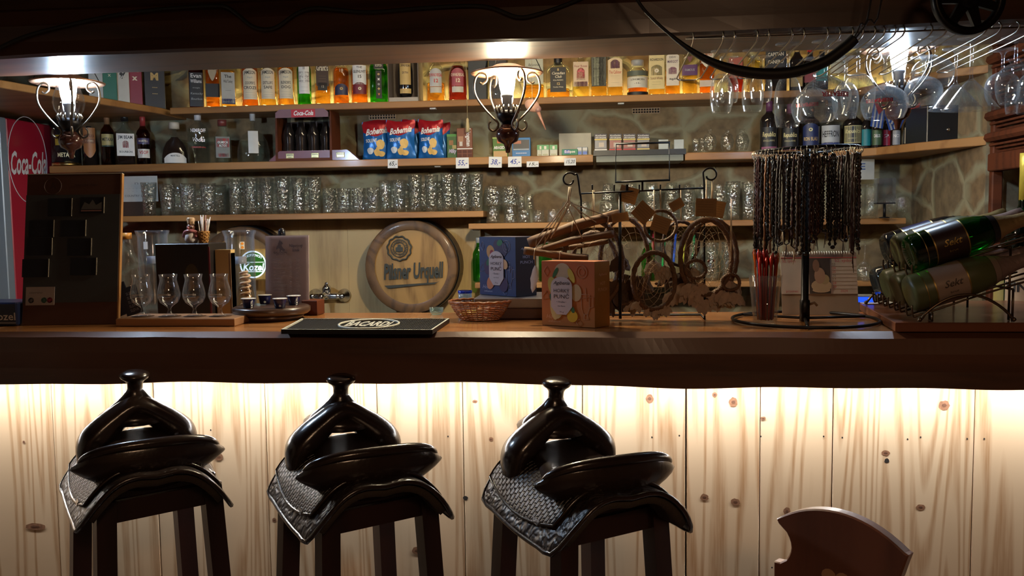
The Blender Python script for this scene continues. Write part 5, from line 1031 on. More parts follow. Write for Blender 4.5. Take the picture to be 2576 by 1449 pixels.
# ================================================================ ON THE COUNTER
CT = CTZ + .0008
def menu_board():
    a, b = atz(37, 823, CTZ), atz(284, 818, CTZ); a.y += .03; b.y += .02
    L = (b - a).length; rz = math.atan2(b.y - a.y, b.x - a.x)
    t = thing('menu_board', 'large brown wooden board with dark photo cards leaning at the left end of the counter', 'board', ((a.x + b.x) / 2, (a.y + b.y) / 2, CT), rz)
    T = Matrix.Rotation(-math.atan2(.075, .42), 4, 'X'); H = .432; W2 = L / 2
    m = MB(); m.T = T; m.box(-W2, W2, 0, .012, 0, H, wood('menu_board_wood', (.085, .032, .018), (.055, .020, .012), 'X', .5, .2, 1., 6, .08), .001); pn = m.build('wooden_panel', t)
    m = MB(); m.T = T; m.box(W2, W2 + .004, -.001, .013, 0, H, W_SHELF); m.box(-W2, W2 + .004, -.001, .013, H, H + .002, PL((.5, .46, .4), .5)); m.build('lit_edge_strip', t)  # paler strips painted on as the lit edges of the board
    m = MB(); m.T = T; m.box(-W2, W2, -.0022, -.0003, .063, .372, PL((.035, .034, .036), .7)); m.build('slate_field', t)
    Ht = .370
    def X(px): return (px - 50) / 245 * 2 * W2 - W2
    def Zz(py): return (822 - py) / 368 * H
    CARD = [(138, 536, 60, 44), (222, 532, 60, 40), (92, 588, 62, 42), (174, 588, 64, 40), (88, 632, 64, 42), (192, 634, 60, 42), (80, 684, 66, 44), (204, 682, 66, 42)]
    for i, (px, py, w_, h_) in enumerate(CARD):
        cx, cz, hw, hh = X(px), Zz(py), w_ * W2 / 245, h_ / 368 * H / 2
        m = MB(); m.T = T; m.box(cx - hw, cx + hw, -.0040, -.0024, cz - hh, cz + hh, PL((.018, .018, .024), .3))
        m.box(cx + hw + .002, cx + hw + .0035, -.0048, -.0024, cz - hh, cz + hh, PL((.30, .26, .20), .4))
        if i == 1: m.add([(cx - hw * .9, -.0046, cz - hh * .5), (cx + hw * .9, -.0046, cz - hh * .5), (cx + hw * .9, -.0046, cz + hh * .4), (cx + .4 * hw, -.0046, cz), (cx + .1 * hw, -.0046, cz + .7 * hh), (cx - .2 * hw, -.0046, cz + .1 * hh), (cx - .6 * hw, -.0046, cz + .4 * hh)], [(0, 1, 2, 3, 4, 5, 6)], PL((.10, .09, .085), .5)); m.box(cx - hw * .9, cx + hw * .9, -.0047, -.0042, cz - hh * .75, cz - hh * .6, PL((.25, .12, .1), .5))
        m.build('photo_card', t)
    m = MB(); m.T = T; m.lathe([(.001, 0), (.024, 0)], PL((.075, .028, .018), .6), 32); 
    m = MB(); m.T = T; P_ = [(X(118) + .024 * math.cos(q), -.001, Zz(483) + .024 * math.sin(q)) for q in [2 * PI * k / 30 for k in range(30)]]; dk = PL((.05, .02, .015), .6); m.tube(P_, .0012, dk, 5, True)
    m.text('A', .026, dk, lambda p_, q_: (p_ + X(118), -.001, q_ + Zz(483)), .02); m.text('. lubenska chata .', .011, dk, lambda p_, q_: (p_ + X(205), -.001, q_ + Zz(481)), .01); m.build('heading', t)
    m = MB(); m.T = T; cx, cz = X(96), Zz(752); m.box(cx - .040, cx + .040, -.0036, -.0024, cz - .026, cz + .026, PL((.30, .24, .22), .6)); 
    for q, c_ in ((-.024, (.12, .1, .1)), (.012, (.06, .12, .08)), (.028, (.30, .03, .05))): m.T = T @ Matrix.Translation((cx + q, -.004, cz - .012)) @ Matrix.Rotation(PI / 2, 4, 'X'); m.lathe([(.0001, .001), (.008, .001)], PL(c_, .6), 14)
    m.T = T; m.text('otevreno', .010, PL((.1, .08, .08), .6), lambda p_, q_: (p_ + cx - .012, -.0042, q_ + cz + .010), 0, .2); m.build('small_note', t)
menu_board()
def kozel_box():
    a = atz(38, 822, CTZ); t = thing('drip_tray_box', 'low dark blue box with white lettering cut off at the left edge of the counter', 'box', (a.x - .10, a.y + .03, CT)); h = .066
    m = MB(); m.box(-.10, .10, -.02, .10, 0, h, PL((.008, .012, .035), .3), .004); m.build('box_body', t)
    m = MB(); m.text('Kozel', .030, PL((.50, .50, .52), .4), lambda x_, z_: (x_ + .058, -.0208, z_ + .026), .01, 0, 0, 0, .075); m.box(.02, .096, -.0208, -.0203, .008, .0095, PL((.5, .5, .52), .4)); m.build('lettering', t)
kozel_box()
def flight():
    a, b = atz(292, 820, CTZ), atz(590, 819, CTZ); Y0 = 2.27; x0, x1 = at(292, 815, Y0).x, at(590, 815, Y0).x; c = (x0 + x1) / 2; W2 = (x1 - x0) / 2; h = .021
    t = thing('tasting_board', 'pale wooden tasting board with round recesses holding four small glasses', 'serving board', (c, Y0, CT)); WD = wood('ash_board', (.33, .17, .08), (.24, .115, .05), 'X', .5, .1, 1., 8, .1)
    m = MB(); m.prism([(-W2, 0), (W2, 0), (W2, .13), (-W2, .13)], 0, h, WD, .002); m.build('board', t)
    m = MB(); gx = [at(px, 795, Y0 + .055).x - c for px in (357, 425, 488, 553)]
    for x_ in gx:
        m2 = MB(); m2.T = Matrix.Translation((x_, .06, h + .0004)); m2.lathe([(.0001, 0), (.030, 0), (.031, .0003)], PL((.12, .055, .025), .6), 28); m2.build('recess', t)
    TG = thin('tasting_glass', (.96, .97, .98), 1.8, .04, 0, 10, .05, (.6, .64, .7))
    for i, x_ in enumerate(gx):
        g = thing('tasting_glass', 'tulip-shaped tasting glass, %s from the left on the tasting board' % ORD[i], 'glass', (c + x_, Y0 + .06, CT + h + .0012), 0, 'four tasting glasses on the board')
        k = .118 / .118; m = MB(); m.lathe([(.0003, 0), (.022, .001), (.019, .003), (.007, .007), (.0045, .016), (.0045, .022), (.010, .028), (.024, .038), (.0305, .052), (.0315, .062), (.028, .080), (.0235, .096), (.0225, .104), (.0255, .117), (.0245, .117), (.0215, .104), (.0225, .096), (.027, .080), (.0300, .062), (.029, .053), (.022, .040), (.0003, .031)], TG, 30, cap0=False, cap1=False); m.build('glass_bowl', g)
        m = MB(); m.text('Jeseniovska', .0085, PL((.5, .5, .5), .5), surf(.0312, 2), .03, 0, 0, .062, .040); m.tube([surf(.0312, 2)(q, .0555) for q in [-.018 + .004 * j for j in range(10)]], .0003, PL((.5, .5, .5), .5), 4); m.build('etched_lettering', g)
flight()
def dark_box():
    Y0 = 2.47; x0, x1 = at(397, 800, Y0).x, at(533, 800, Y0).x; zt = at(465, 613, Y0).z; c = (x0 + x1) / 2; W2 = (x1 - x0) / 2; h = zt - CT
    t = thing('dispenser_box', 'tall black box with a faint picture behind the tasting glasses', 'box', (c, Y0, CT)); m = MB(); m.box(-W2, W2, 0, .12, 0, h, PL((.012, .009, .009), .4), .002); m.build('box_body', t)
    m = MB(); m.box(W2 - .004, W2 + .0006, -.0006, .002, .0, h - .01, PL((.10, .012, .02), .4)); n = 20
    m.add([(.028 + .022 * math.cos(q), -.0008, h * .55 + .040 * math.sin(q)) for q in [2 * PI * k / n for k in range(n)]], [tuple(range(n))], PL((.05, .032, .010), .5)); m.build('printed_picture', t)
    t2 = thing('wooden_holder', 'upright pale wooden holder right beside the tall black box', 'holder', (x1 + .026, Y0 + .03, CT)); m = MB(); m.box(-.022, .026, 0, .03, 0, h - .020, W_BOARD); m.box(.020, .026, -.002, .03, 0, h - .03, PL((.25, .16, .10), .5)); m.build('upright_board', t2)
    # figure with hat, and basket of wrapped straws, on top of the box
    fx = at(478, 600, Y0 + .04).x; f = thing('chef_figurine', 'small ceramic figurine in a hat and pink scarf standing on the black box', 'figurine', (fx, Y0 + .05, CT + h)); PK, WH_, BR_ = PL((.40, .14, .15), .3), PL((.55, .48, .46), .3), PL((.20, .08, .05), .3)
    m = MB(); m.lathe([(.014, .0), (.020, .010), (.018, .026), (.010, .036), (.004, .038)], WH_, 18); m.build('body', f)
    m = MB(); m.ball((0, -.002, .047), .012, BR_); m.ball((-.003, -.013, .046), .004, PK); m.ball((.006, -.011, .050), .0022, WH_); m.ball((-.007, -.010, .050), .0022, WH_); m.build('head', f)
    m = MB(); m.lathe([(.011, .056), (.010, .060), (.013, .072), (.010, .077), (.0002, .078)], plain('glazed_hat', (.45, .30, .18), .2, .1), 16); m.build('hat', f)
    m = MB(); m.tube(smooth_pts([(-.024, .0, .020), (-.014, -.010, .034), (.004, -.014, .037), (.016, -.006, .034), (.020, -.012, .018)], 4), .005, PK, 8); m.build('scarf', f)
    bx = at(500, 600, Y0 + .04).x + .004; b = thing('straw_basket', 'little golden wicker pot on the black box', 'basket', (bx + .004, Y0 + .055, CT + h)); WK = plain('golden_wicker', (.45, .22, .06), .5, 0, .3, 120, 1.)
    m = MB(); m.lathe([(.012, 0), (.017, .034), (.0175, .036), (.015, .034), (.010, .003)], WK, 18); m.build('pot', b)
    m = MB()
    for k in range(7): m.tube([(.0125 + .0008 * k, 0, .003 + k * .005)] and [((.0126 + .0009 * k) * math.cos(q), (.0126 + .0009 * k) * math.sin(q), .003 + k * .005 + .0015 * math.sin(q * 8 + k * PI)) for q in [2 * PI * j / 32 for j in range(32)]], .0012, WK, 4, True)
    m.build('weave', b)
    for k in range(14):
        a = 2 * PI * k / 14; r_ = .009 * (k % 3 + 1) / 3; m = MB(); m.tube([(bx + .004 + r_ * math.cos(a), Y0 + .055 + r_ * math.sin(a), CT + h + .004), (bx + .010 + (r_ * 2.0) * math.cos(a), Y0 + .055 + r_ * 2 * math.sin(a), CT + h + .066 + .006 * (k % 4))], .0012, PL((.70, .62, .58), .4) if k % 3 else PL((.45, .2, .16), .4), 5)
        tag(m.build('toothpick'), 'thin wrapped toothpick standing in the golden wicker pot', 'toothpick', 'toothpicks in the wicker pot')
dark_box()
J_G = thin('borosilicate_glass', (.93, .95, .98), 1.9, .05, .1, 12, .08, (.50, .58, .72))  # bluish rim colour stands in for cold light on the glass edges
def tower(px, lab):
    Y0 = 2.74; x_ = at(px, 700, Y0).x; zt = at(px, 580, Y0).z; h = 1.37 - 1.12 if False else zt - 1.0
    t = thing('glass_dispenser', lab, 'glass dispenser', (x_, Y0, 1.0005), 0, 'tall glass drink dispensers behind the counter'); r = .047
    m = MB(); m.lathe([(r, 0), (r, h - .02), (r + .006, h - .004), (r + .006, h), (r + .002, h), (r - .002, h - .014), (r - .003, .01)], J_G, 36, cap0=False, cap1=False); m.build('outer_cylinder', t)
    m = MB(); m.lathe([(.0003, h - .115), (.022, h - .113), (.036, h - .100), (.041, h - .07), (.043, h - .016)], J_G, 36, cap0=False, cap1=False); m.lathe([(.020, h - .108), (.020, h - .085)], PL((.35, .34, .36), .4), 20, cap0=False); m.build('inner_cup', t)
    m = MB(); f = surf(r, 2, 1, .001); ox = -.006 if px < 500 else .020
    m.grid(lambda u, v: f(ox + .014 * u, h - .060 + .024 * v), 5, 3, PL((.62, .60, .58), .5)); 
    if px > 500:
        for z_ in (.042, .054): m.add([surf(r, 2, 1, .0016)(ox + .007 + .0045 * math.cos(q), h - z_ + .0045 * math.sin(q)) for q in [2 * PI * k / 12 for k in range(12)]], [tuple(range(12))], PL((.75, .28, .03), .5))
    m.build('tag', t)
m = MB(); m.box(-2.2, 1.3, 2.62, 2.84, .93, .9995, PL((.05, .03, .02), .4)); tag(m.build('service_ledge'), 'low dark service ledge running behind the counter', 'ledge')
tower(388, 'tall clear glass dispenser left of the tall black box, edges glowing blue'); tower(606, 'tall clear glass dispenser in front of the green beer sign')
# plastic bottle, leaflets, spiral crisps
Yb = 2.70; xb = at(325, 700, Yb).x
def pet():
    zt = at(325, 586, Yb).z; h = zt - 1.0; t = thing('plastic_bottle', 'clear ribbed plastic bottle with an orange cap behind the tasting board', 'bottle', (xb, Yb, 1.0005)); r = .036
    m = MB(); m.lathe([(r * .9, 0), (r, .01), (r, .10), (r * .92, .12), (r, .14), (r * .95, h * .55), (r * .7, h * .72), (.015, h * .90), (.012, h - .02)], thin('pet_plastic', (.88, .88, .86), 1.6, .05, .6, 30, .35, (.5, .48, .42)), 24); m.build('bottle_body', t)
    m = MB(); m.lathe([(.014, h - .02), (.014, h)], PL((.50, .20, .03), .4), 16); m.build('cap', t)
pet()
def leaflets():
    x_ = at(318, 760, 2.5).x; 
    for i, (dx, an, lb) in enumerate([(0, .35, 'dark blue leaflet folder leaning behind the tasting board, left of two'), (.035, .28, 'dark blue leaflet folder with grey print, right of two behind the tasting board')]):
        t = thing('leaflet_folder', lb, 'leaflet folder', (x_ + dx, 2.50 - .012 * i, CT), -.2); m = MB(); m.T = Matrix.Rotation(-an, 4, 'Y'); m.box(-.03, .03, 0, .003, .01, .105 - .01 * i, PL((.012, .018, .035), .4)); m.build('cover', t)
        if i: 
            m = MB(); m.T = Matrix.Rotation(-an, 4, 'Y')
            for k in range(5): m.text('SLEVA', .012, PL((.25, .27, .32), .5), lambda a, b: (a + .004, -.0008, b), .01, 0, 0, .075 - k * .013)
            m.build('print', t)
leaflets()
def spiral():
    Y0 = 2.66; x_ = at(619, 760, Y0).x; t = thing('spiral_snack_bag', 'clear bag with a tall stack of spiral crisps beside the drinks list', 'snack bag', (x_, Y0, 1.0005)); zt = at(617, 682, Y0).z - 1.0
    m = MB(); m.tube([(.014 * math.cos(q), .014 * math.sin(q), .10 + (zt - .10) * q / (2 * PI * 9)) for q in [2 * PI * k / 12 for k in range(9 * 12)]], .0042, PL((.45, .30, .20), .5), 6); m.build('crisps', t)
    m = MB(); m.lathe([(.028, .0), (.034, .05), (.030, .14), (.020, .20)], thin('cellophane', (.85, .78, .68), 1.5, .08, 1., 25), 20, sx=1.1); m.build('bag', t)
spiral()
def menu_holder():
    Y0 = 2.56; x0, x1 = at(672, 780, Y0).x, at(779, 780, Y0).x; zt = at(720, 592, Y0).z; c = (x0 + x1) / 2; W2 = (x1 - x0) / 2; h = zt - CT
    t = thing('drinks_list', 'acrylic stand with a printed drinks list in small type headed by a rearing horse', 'menu stand', (c, Y0 - .01, CT), .03); T = Matrix.Rotation(-.09, 4, 'X')
    m = MB(); m.T = T; m.box(-W2, W2, 0, .003, .004, h, PL((.66, .50, .49), .45)); m.build('sheet', t)
    m = MB(); m.T = T; m.box(-W2 - .001, W2 + .001, -.002, -.0012, .002, h + .002, thin('acrylic', (.90, .91, .95), 1.5, .03, rim=.25)); m.box(-W2, W2, -.002, .045, 0, .002, thin('acrylic', (.9, .91, .95))); m.build('acrylic_stand', t)
    ink = PL((.06, .04, .05), .5); m = MB(); m.T = T; f = lambda a, b: (a, -.0026, b)
    m.text('Nápojový', .013, ink, f, .02, 0, W2 * .42, h * .87, W2 * .62); m.text('lístek', .013, ink, f, .02, 0, W2 * .42, h * .815, W2 * .34)
    H_ = [(-.50, .83), (-.46, .87), (-.42, .875), (-.40, .90), (-.34, .935), (-.31, .95), (-.30, .93), (-.22, .92), (-.18, .895), (-.24, .885), (-.22, .86), (-.14, .835), (-.08, .825), (-.12, .80), (-.20, .81), (-.26, .82), (-.30, .80), (-.34, .80), (-.32, .83), (-.40, .845), (-.46, .82)]
    m.add([f(x_ * W2, z_ * h) for x_, z_ in H_], [tuple(range(len(H_)))], ink)
    m.text('SALOON', .008, ink, f, .03, 0, -W2 * .30, h * .785, W2 * .62); m.text('country', .006, ink, f, .01, 0, -W2 * .30, h * .762, W2 * .4)
    soft = PL((.20, .15, .155), .5); z_ = .70; rnd = random.Random(4)
    for blk in (7, 6, 4, 3, 6):
        for k in range(blk):
            wd = W2 * rnd.uniform(.3, .62); m.box(-W2 * .62, -W2 * .62 + wd, -.0027, -.0023, h * z_, h * z_ + .0012, soft); m.box(W2 * .14, W2 * .22, -.0027, -.0023, h * z_, h * z_ + .0012, soft); m.box(W2 * .46, W2 * .58, -.0027, -.0023, h * z_, h * z_ + .0012, soft); z_ -= .0185
        z_ -= .022
    m.build('print', t)
menu_holder()
def tray_cups():
    Y0 = 2.45; x_ = at(684, 795, Y0).x; t = thing('turntable_tray', 'dark round wooden turntable tray carrying four small blue cream cups', 'tray', (x_, Y0, CT)); WD = wood('dark_tray_wood', (.07, .035, .022), (.035, .018, .012), 'X', .3, .5, 1., 8, .1)
    m = MB(); m.lathe([(.085, 0), (.095, .014), (.070, .016)], WD, 40); m.build('foot', t)
    m = MB(); m.lathe([(.104, .016), (.111, .022), (.111, .034), (.104, .038), (.0001, .038)], WD, 48); m.build('plate', t)
    for i, (px, Y, lt, pos) in enumerate([(626, 2.385, 1, 'leftmost'), (667, 2.50, 0, 'second from the left'), (706, 2.375, 0, 'third from the left'), (740, 2.47, 1, 'rightmost')]):
        xx = at(px, 780, Y).x; dx_, dy_ = xx - x_, Y - Y0; k = min(1, .088 / math.hypot(dx_, dy_)); g = thing('cream_cup', 'tiny dark blue coffee cream cup, %s on the turntable tray' % pos, 'cup', (x_ + dx_ * k, Y0 + dy_ * k, CT + .0385), face(xx, Y), 'cream cups on the tray')
        m = MB(); m.lathe([(.014, 0), (.0185, .026)], PL((.012, .016, .09), .25), 24, cap1=False); m.build('cup_body', g)
        m = MB(); m.lathe([(.0205, .026), (.0205, .0275), (.0175, .0275), (.0001, .022)], PL((.60, .58, .56), .3), 24); m.build('foil_rim', g)
        if lt:
            m = MB(); f = surf(.0170, 2, 1, .0010); m.text('TATRA', .0085, PL(WHITE, .4), lambda a, b: f(-b + .009, a + .013), .02); m.build('lettering', g)
        else:
            m = MB(); f = surf(.0170, 2, 1, .0010); m.text('*', .016, PL(WHITE, .4), lambda a, b: f(a, b + .004), .0); m.build('lettering', g)
    xx = at(763, 800, 2.50).x; t = thing('napkin_block', 'reddish wooden block behind the right side of the turntable tray', 'wooden block', (xx + .008, 2.56, CT)); m = MB(); m.prism([(-.026, -.02), (.024, -.028), (.028, .03), (-.02, .034)], 0, .045, W_RED, .002); m.build('block', t)
tray_cups()
def bar_mat():
    P_ = [atz(707, 831, CTZ + .01), atz(1088, 832, CTZ + .01), atz(1131, 803, CTZ + .01), atz(759, 803, CTZ + .01)]
    c = sum(P_, Vector()) / 4; t = thing('bar_mat', 'ribbed black rubber bar mat with a white border and oval emblem', 'bar mat', (c.x, c.y, CT)); P_ = [(p.x - c.x, p.y - c.y) for p in P_]
    def q(u, v, z): a = Vector(P_[0]).lerp(Vector(P_[1]), u); b = Vector(P_[3]).lerp(Vector(P_[2]), u); w_ = a.lerp(b, v); return (w_.x, w_.y, z)
    RB = PL((.012, .012, .012), .5); CR = PL((.52, .50, .42), .5)
    m = MB(); m.prism(P_, 0, .006, RB, .001); m.build('rubber_base', t)
    m = MB(); e = .012
    ring = [[q(0, 0, .0118), q(1, 0, .0118), q(1, 1, .0118), q(0, 1, .0118)], [q(e, e * 1.6, .0118), q(1 - e, e * 1.6, .0118), q(1 - e, 1 - e * 1.6, .0118), q(e, 1 - e * 1.6, .0118)]]
    V = ring[0] + ring[1] + [(a, b, .006) for a, b, _ in ring[1]] ; F = [(i, (i + 1) % 4, 4 + (i + 1) % 4, 4 + i) for i in range(4)] + [(4 + i, 4 + (i + 1) % 4, 8 + (i + 1) % 4, 8 + i) for i in range(4)]
    m.add(V, F, CR); m.add(ring[0] + [(a, b, .004) for a, b, _ in ring[0]], [((i + 1) % 4, i, 4 + i, 4 + (i + 1) % 4) for i in range(4)], RB); m.build('raised_border', t)
    m = MB(); n = 62
    for i in range(n):
        u = .016 + .968 * (i + .5) / n; w_ = .0045
        for v0, v1 in (((.03, .97),) if abs(u - .52) > .205 else ((.03, .5 - .40 * math.sqrt(max(0, 1 - ((u - .52) / .205) ** 2)) - .02), (.5 + .40 * math.sqrt(max(0, 1 - ((u - .52) / .205) ** 2)) + .02, .97))):
            A = [q(u - w_, v0, .006), q(u + w_, v0, .006), q(u + w_, v1, .006), q(u - w_, v1, .006)]; B = [q(u - w_ * .5, v0, .0098), q(u + w_ * .5, v0, .0098), q(u + w_ * .5, v1, .0098), q(u - w_ * .5, v1, .0098)]
            m.add(A + B, [(4, 5, 6, 7), (0, 1, 5, 4), (1, 2, 6, 5), (2, 3, 7, 6), (3, 0, 4, 7)], RB)
    m.build('ribs', t)
    m = MB(); m.tube([q(.52 + .195 * math.cos(a), .5 + .40 * math.sin(a), .0105) for a in [2 * PI * k / 60 for k in range(60)]], .0032, CR, 6, True); m.text('BACARDI', .9, CR, lambda a, b: q(.52 + a, .5 + b * .62, .0112), .03, 0, 0, 0, .29); m.build('emblem', t)
bar_mat()
def basket():
    Y0 = 2.42; x_ = at(1208, 795, Y0).x; t = thing('wicker_basket', 'shallow oval wicker basket of sweets beside the bar mat', 'basket', (x_, Y0, CT)); WK = plain('brown_wicker', (.30, .10, .03), .3, 0, .35, 90, .6, coat=.4)
    R0, R1, H = .052, .086, .050
    rr = lambda z: R0 + (R1 - R0) * (z / H) ** .8
    m = MB()
    for k in range(9):
        z = .003 + k * (H - .008) / 8; m.tube([((rr(z) + .0012 * math.sin(q * 14 + k * PI)) * math.cos(q), (rr(z) + .0012 * math.sin(q * 14 + k * PI)) * math.sin(q) * .82, z) for q in [2 * PI * j / 84 for j in range(84)]], .0017, WK, 5, True)
    m.build('woven_side', t)
    m = MB()
    for k in range(28):
        a = 2 * PI * k / 28; m.tube([(rr(z) * math.cos(a), rr(z) * math.sin(a) * .82, z) for z in (.001, .015, .03, H)], .0014, WK, 5)
    m.build('stakes', t)
    m = MB(); m.tube([(rr(H) * math.cos(q), rr(H) * math.sin(q) * .82, H + .002 + .001 * math.sin(q * 20)) for q in [2 * PI * j / 80 for j in range(80)]], .004, WK, 7, True); m.build('rim', t)
    m = MB(); m.lathe([(.0001, .002), (R0, .002)], plain('basket_bottom', (.16, .07, .03), .7), 30, sy=.82); m.build('bottom', t)
    rnd = random.Random(2); C_ = [(.55, .05, .02), (.60, .55, .05), (.62, .25, .03), (.60, .6, .55), (.65, .40, .05), (.5, .12, .02), (.25, .4, .08), (.6, .5, .1)]
    for k in range(10):
        a = 2.4 * k; r_ = .012 + .0042 * k; m = MB(); m.T = Matrix.Translation((x_ + r_ * math.cos(a), Y0 + r_ * math.sin(a) * .8, CT + .013 + .009 * (k % 3))) @ Matrix.Rotation(a, 4, 'Z'); m.lathe([(.0045, -.016), (.001, -.011), (.007, -.007), (.008, 0), (.007, .007), (.001, .011), (.0045, .016)], PL(C_[k % 8], .25), 8) if False else m.tube([(-.018, 0, .001), (-.011, 0, 0), (-.008, 0, 0), (0, 0, 0), (.008, 0, 0), (.011, 0, 0), (.018, 0, .001)], [.005, .0015, .006, .0075, .006, .0015, .005], PL(C_[k % 8], .25), 7)
        m.T = Matrix.Identity(4); tag(m.build('wrapped_sweet'), ['red', 'yellow', 'orange', 'white', 'amber', 'dark red', 'green', 'pale yellow', 'second red', 'second yellow'][k] + ' wrapped sweet lying in the wicker basket', 'sweet', 'sweets in the wicker basket')
basket()
p = at(1170, 745, 2.57); t = thing('blue_rim_glass', 'clear faceted glass with a cobalt blue rim behind the wicker basket', 'glass', (p.x, 2.57, CT)); r = .0205
m = MB(); m.lathe([(.0003, .003), (r * .85, 0), (r, .01), (r, .068), (r - .002, .068), (r - .003, .012), (.0003, .012)], thin('faceted_blue_glass', (.72, .82, .95), 1.8, .03, .8, 50, .5, (.45, .6, .8)), 10, cap0=False, cap1=False); m.build('glass_body', t)
m = MB(); m.lathe([(r + .0006, .062), (r + .001, .070), (r - .002, .070)], PL((.01, .03, .40), .2), 20, cap0=False, cap1=False); m.build('blue_rim', t)
p = at(1098, 780, 2.56); t = thing('glass_bowl', 'very small clear glass dish at the back edge of the counter below the barrel end', 'dish', (p.x, 2.56, CT)); m = MB(); m.lathe([(.0003, 0), (.014, 0), (.020, .008), (.021, .020), (.0195, .020), (.0185, .009), (.0003, .004)], thin('aqua_dish', (.75, .90, .92), 1.7, .03, .4, 50, .5, (.5, .62, .64)), 22, cap0=False, cap1=False); m.build('dish_body', t)
# punch boxes
def punch_box(pts, zb, pyt, lab, cf, cs, fruit, line, side_txt, px_front):
    A, B, C_ = [Vector((q[0].x, q[0].y, 0)) for q in pts]; D = A + C_ - B
    H = pyt - zb; t = thing('punch_box', lab, 'box', (B.x, B.y, zb)); P_ = [(v.x - B.x, v.y - B.y) for v in (A, B, C_, D)]
    m = MB(); m.prism(P_, 0, H, PL(cs, .45), .0012, m_top=PL([c * 1.3 for c in fruit['top']], .4)); m.build('carton', t)
    ex = (B - A); L = ex.length; ex.normalize(); nx = Vector((ex.y, -ex.x, 0))
    def F0(e): return lambda a, b: tuple(Vector((A.x - B.x, A.y - B.y, 0)) + ex * (L * (a * .5 + .5)) + nx * e + Vector((0, 0, H * b)))
    m = MB(); f = F0(.0006); m.add([f(-.995, .005), f(.995, .005), f(.995, .995), f(-.995, .995)], [(0, 1, 2, 3)], cf if hasattr(cf, 'name') else PL(cf, .45)); m.build('front_print', t)
    m = MB(); 
    for i, (x_, z_, rx, rz_, col, an) in enumerate(fruit['shapes']):
        f = F0(.0010 + .00025 * i); n = 18; ca, sa = math.cos(an), math.sin(an)
        V = [(rx * math.cos(q), rz_ * math.sin(q)) for q in [2 * PI * k / n for k in range(n)]]; m.add([f(x_ + (a * ca - b * sa * H / L * 2), z_ + (a * sa * L / H / 2 + b * ca)) for a, b in V], [tuple(range(n))], PL(col, .5))
    f = F0(.0040); W_ = .40; V = [(-W_, .60 - .0)] + [(-W_ * math.cos(q), .62 + .14 * math.sin(q)) for q in [PI * k / 14 for k in range(15)]] + [(W_, .30), (W_ * .45, .18), (-W_ * .45, .18), (-W_, .30)]
    cx = fruit['cx']; m.add([f(a + cx, b) for a, b in V], [tuple(range(len(V)))], PL((.50, .47, .52), .5)); m.build('fruit_picture', t)
    ink = PL((.02, .015, .03), .5); f = F0(.0046); m = MB()
    m.text('Agiberia', .075, ink, lambda a, b: f(a + cx, b), .01, .35, 0, .665, .62); m.text('HORKÝ', .075, ink, lambda a, b: f(a + cx, b), 0, 0, 0, .545, .60); m.text('PUNČ', .085, ink, lambda a, b: f(a + cx, b), 0, 0, 0, .455, .58)
    m.text('• Hruška •' if side_txt else '• Švestka •', .04, ink, lambda a, b: f(a + cx, b), 0, 0, 0, .375, .36); m.text('Hot Punch', .03, ink, lambda a, b: f(a + cx, b), 0, 0, 0, .31, .28); m.text('75 g', .03, ink, lambda a, b: f(a + cx, b), 0, 0, 0, .22, .16)
    lc = PL(line, .5); f2 = F0(.0012); m.text('Hot', .09, lc, lambda a, b: f2(a - .68, b + .14), 0, .3, 0, 0, .32); m.text('infusion', .05, lc, lambda a, b: f2(a - .52, b + .07), 0, .3, 0, 0, .46); m.build('lettering', t)
    m = MB(); f3 = F0(.0014)
    def ln(P2, cl=False): m.tube([f3(a, b) for a, b in P2], .0005, lc, 4, cl)
    ln([(.52 + .20 * math.cos(q), .84 + .10 * math.sin(q)) for q in [2 * PI * k / 24 for k in range(24)]], True); ln([(.52 + .11 * math.cos(q), .84 + .055 * math.sin(q)) for q in [2 * PI * k / 18 for k in range(18)]], True)
    ln([(.50, .50), (.52, .28), (.58, .20), (.74, .20), (.80, .28), (.82, .50), (.50, .50)]); ln([(.82, .46), (.94, .46), (.95, .32), (.82, .30)]); ln([(.55, .44), (.78, .46)]); ln([(.70, .40), (.66, .60)]); ln([(.62, .20), (.60, .12), (.78, .12), (.72, .20)])
    ln([(-.92, .84), (-.80, .92), (-.70, .84), (-.80, .76), (-.92, .84)]); ln([(-.95, .46), (-.80, .54), (-.70, .42), (-.95, .40), (-.95, .46)]); ln([(.30, .07), (.42, .12), (.56, .06), (.44, .01), (.30, .07)]); m.build('line_drawings', t)
    ey = (C_ - B); L2 = ey.length; ey.normalize(); n2 = Vector((ey.y, -ey.x, 0)); g = lambda a, b: tuple(ey * (L2 * (a * .5 + .5)) + n2 * .0012 + Vector((0, 0, H * b)))
    m = MB(); m.text('Agiberia', .05, lc, lambda a, b: g(a, b), 0, .3, 0, .80, 1.1); m.text('HOT', .07, lc, lambda a, b: g(a, b), 0, 0, 0, .66, .7); m.text('PUNCH', .07, lc, lambda a, b: g(a, b), 0, 0, 0, .57, 1.2); m.build('side_lettering', t)
def grad(name, c1, c2, z0, z1):
    m, nt, o = nm(name); b = N(nt, 'BsdfPrincipled'); b.inputs['Roughness'].default_value = .45; nt.links.new(b.outputs[0], o.inputs[0]); tc = N(nt, 'TexCoord'); sp = N(nt, 'SeparateXYZ'); nt.links.new(tc.outputs['Object'], sp.inputs[0])
    r = N(nt, 'MapRange'); r.inputs[1].default_value = z0; r.inputs[2].default_value = z1; nt.links.new(sp.outputs[2], r.inputs[0]); mx = N(nt, 'MixRGB'); mx.inputs[1].default_value = c4(c1); mx.inputs[2].default_value = c4(c2); nt.links.new(r.outputs[0], mx.inputs[0]); nt.links.new(mx.outputs[0], b.inputs['Base Color']); return m
PB, PO = (.55, .25, .10), (.04, .02, .05)
zo = at(1497, 657, 2.2).z
Bo = atz(1497, 826, CTZ); Ao = atz(1364, 818, CTZ); Co = atz(1534, 820, CTZ)
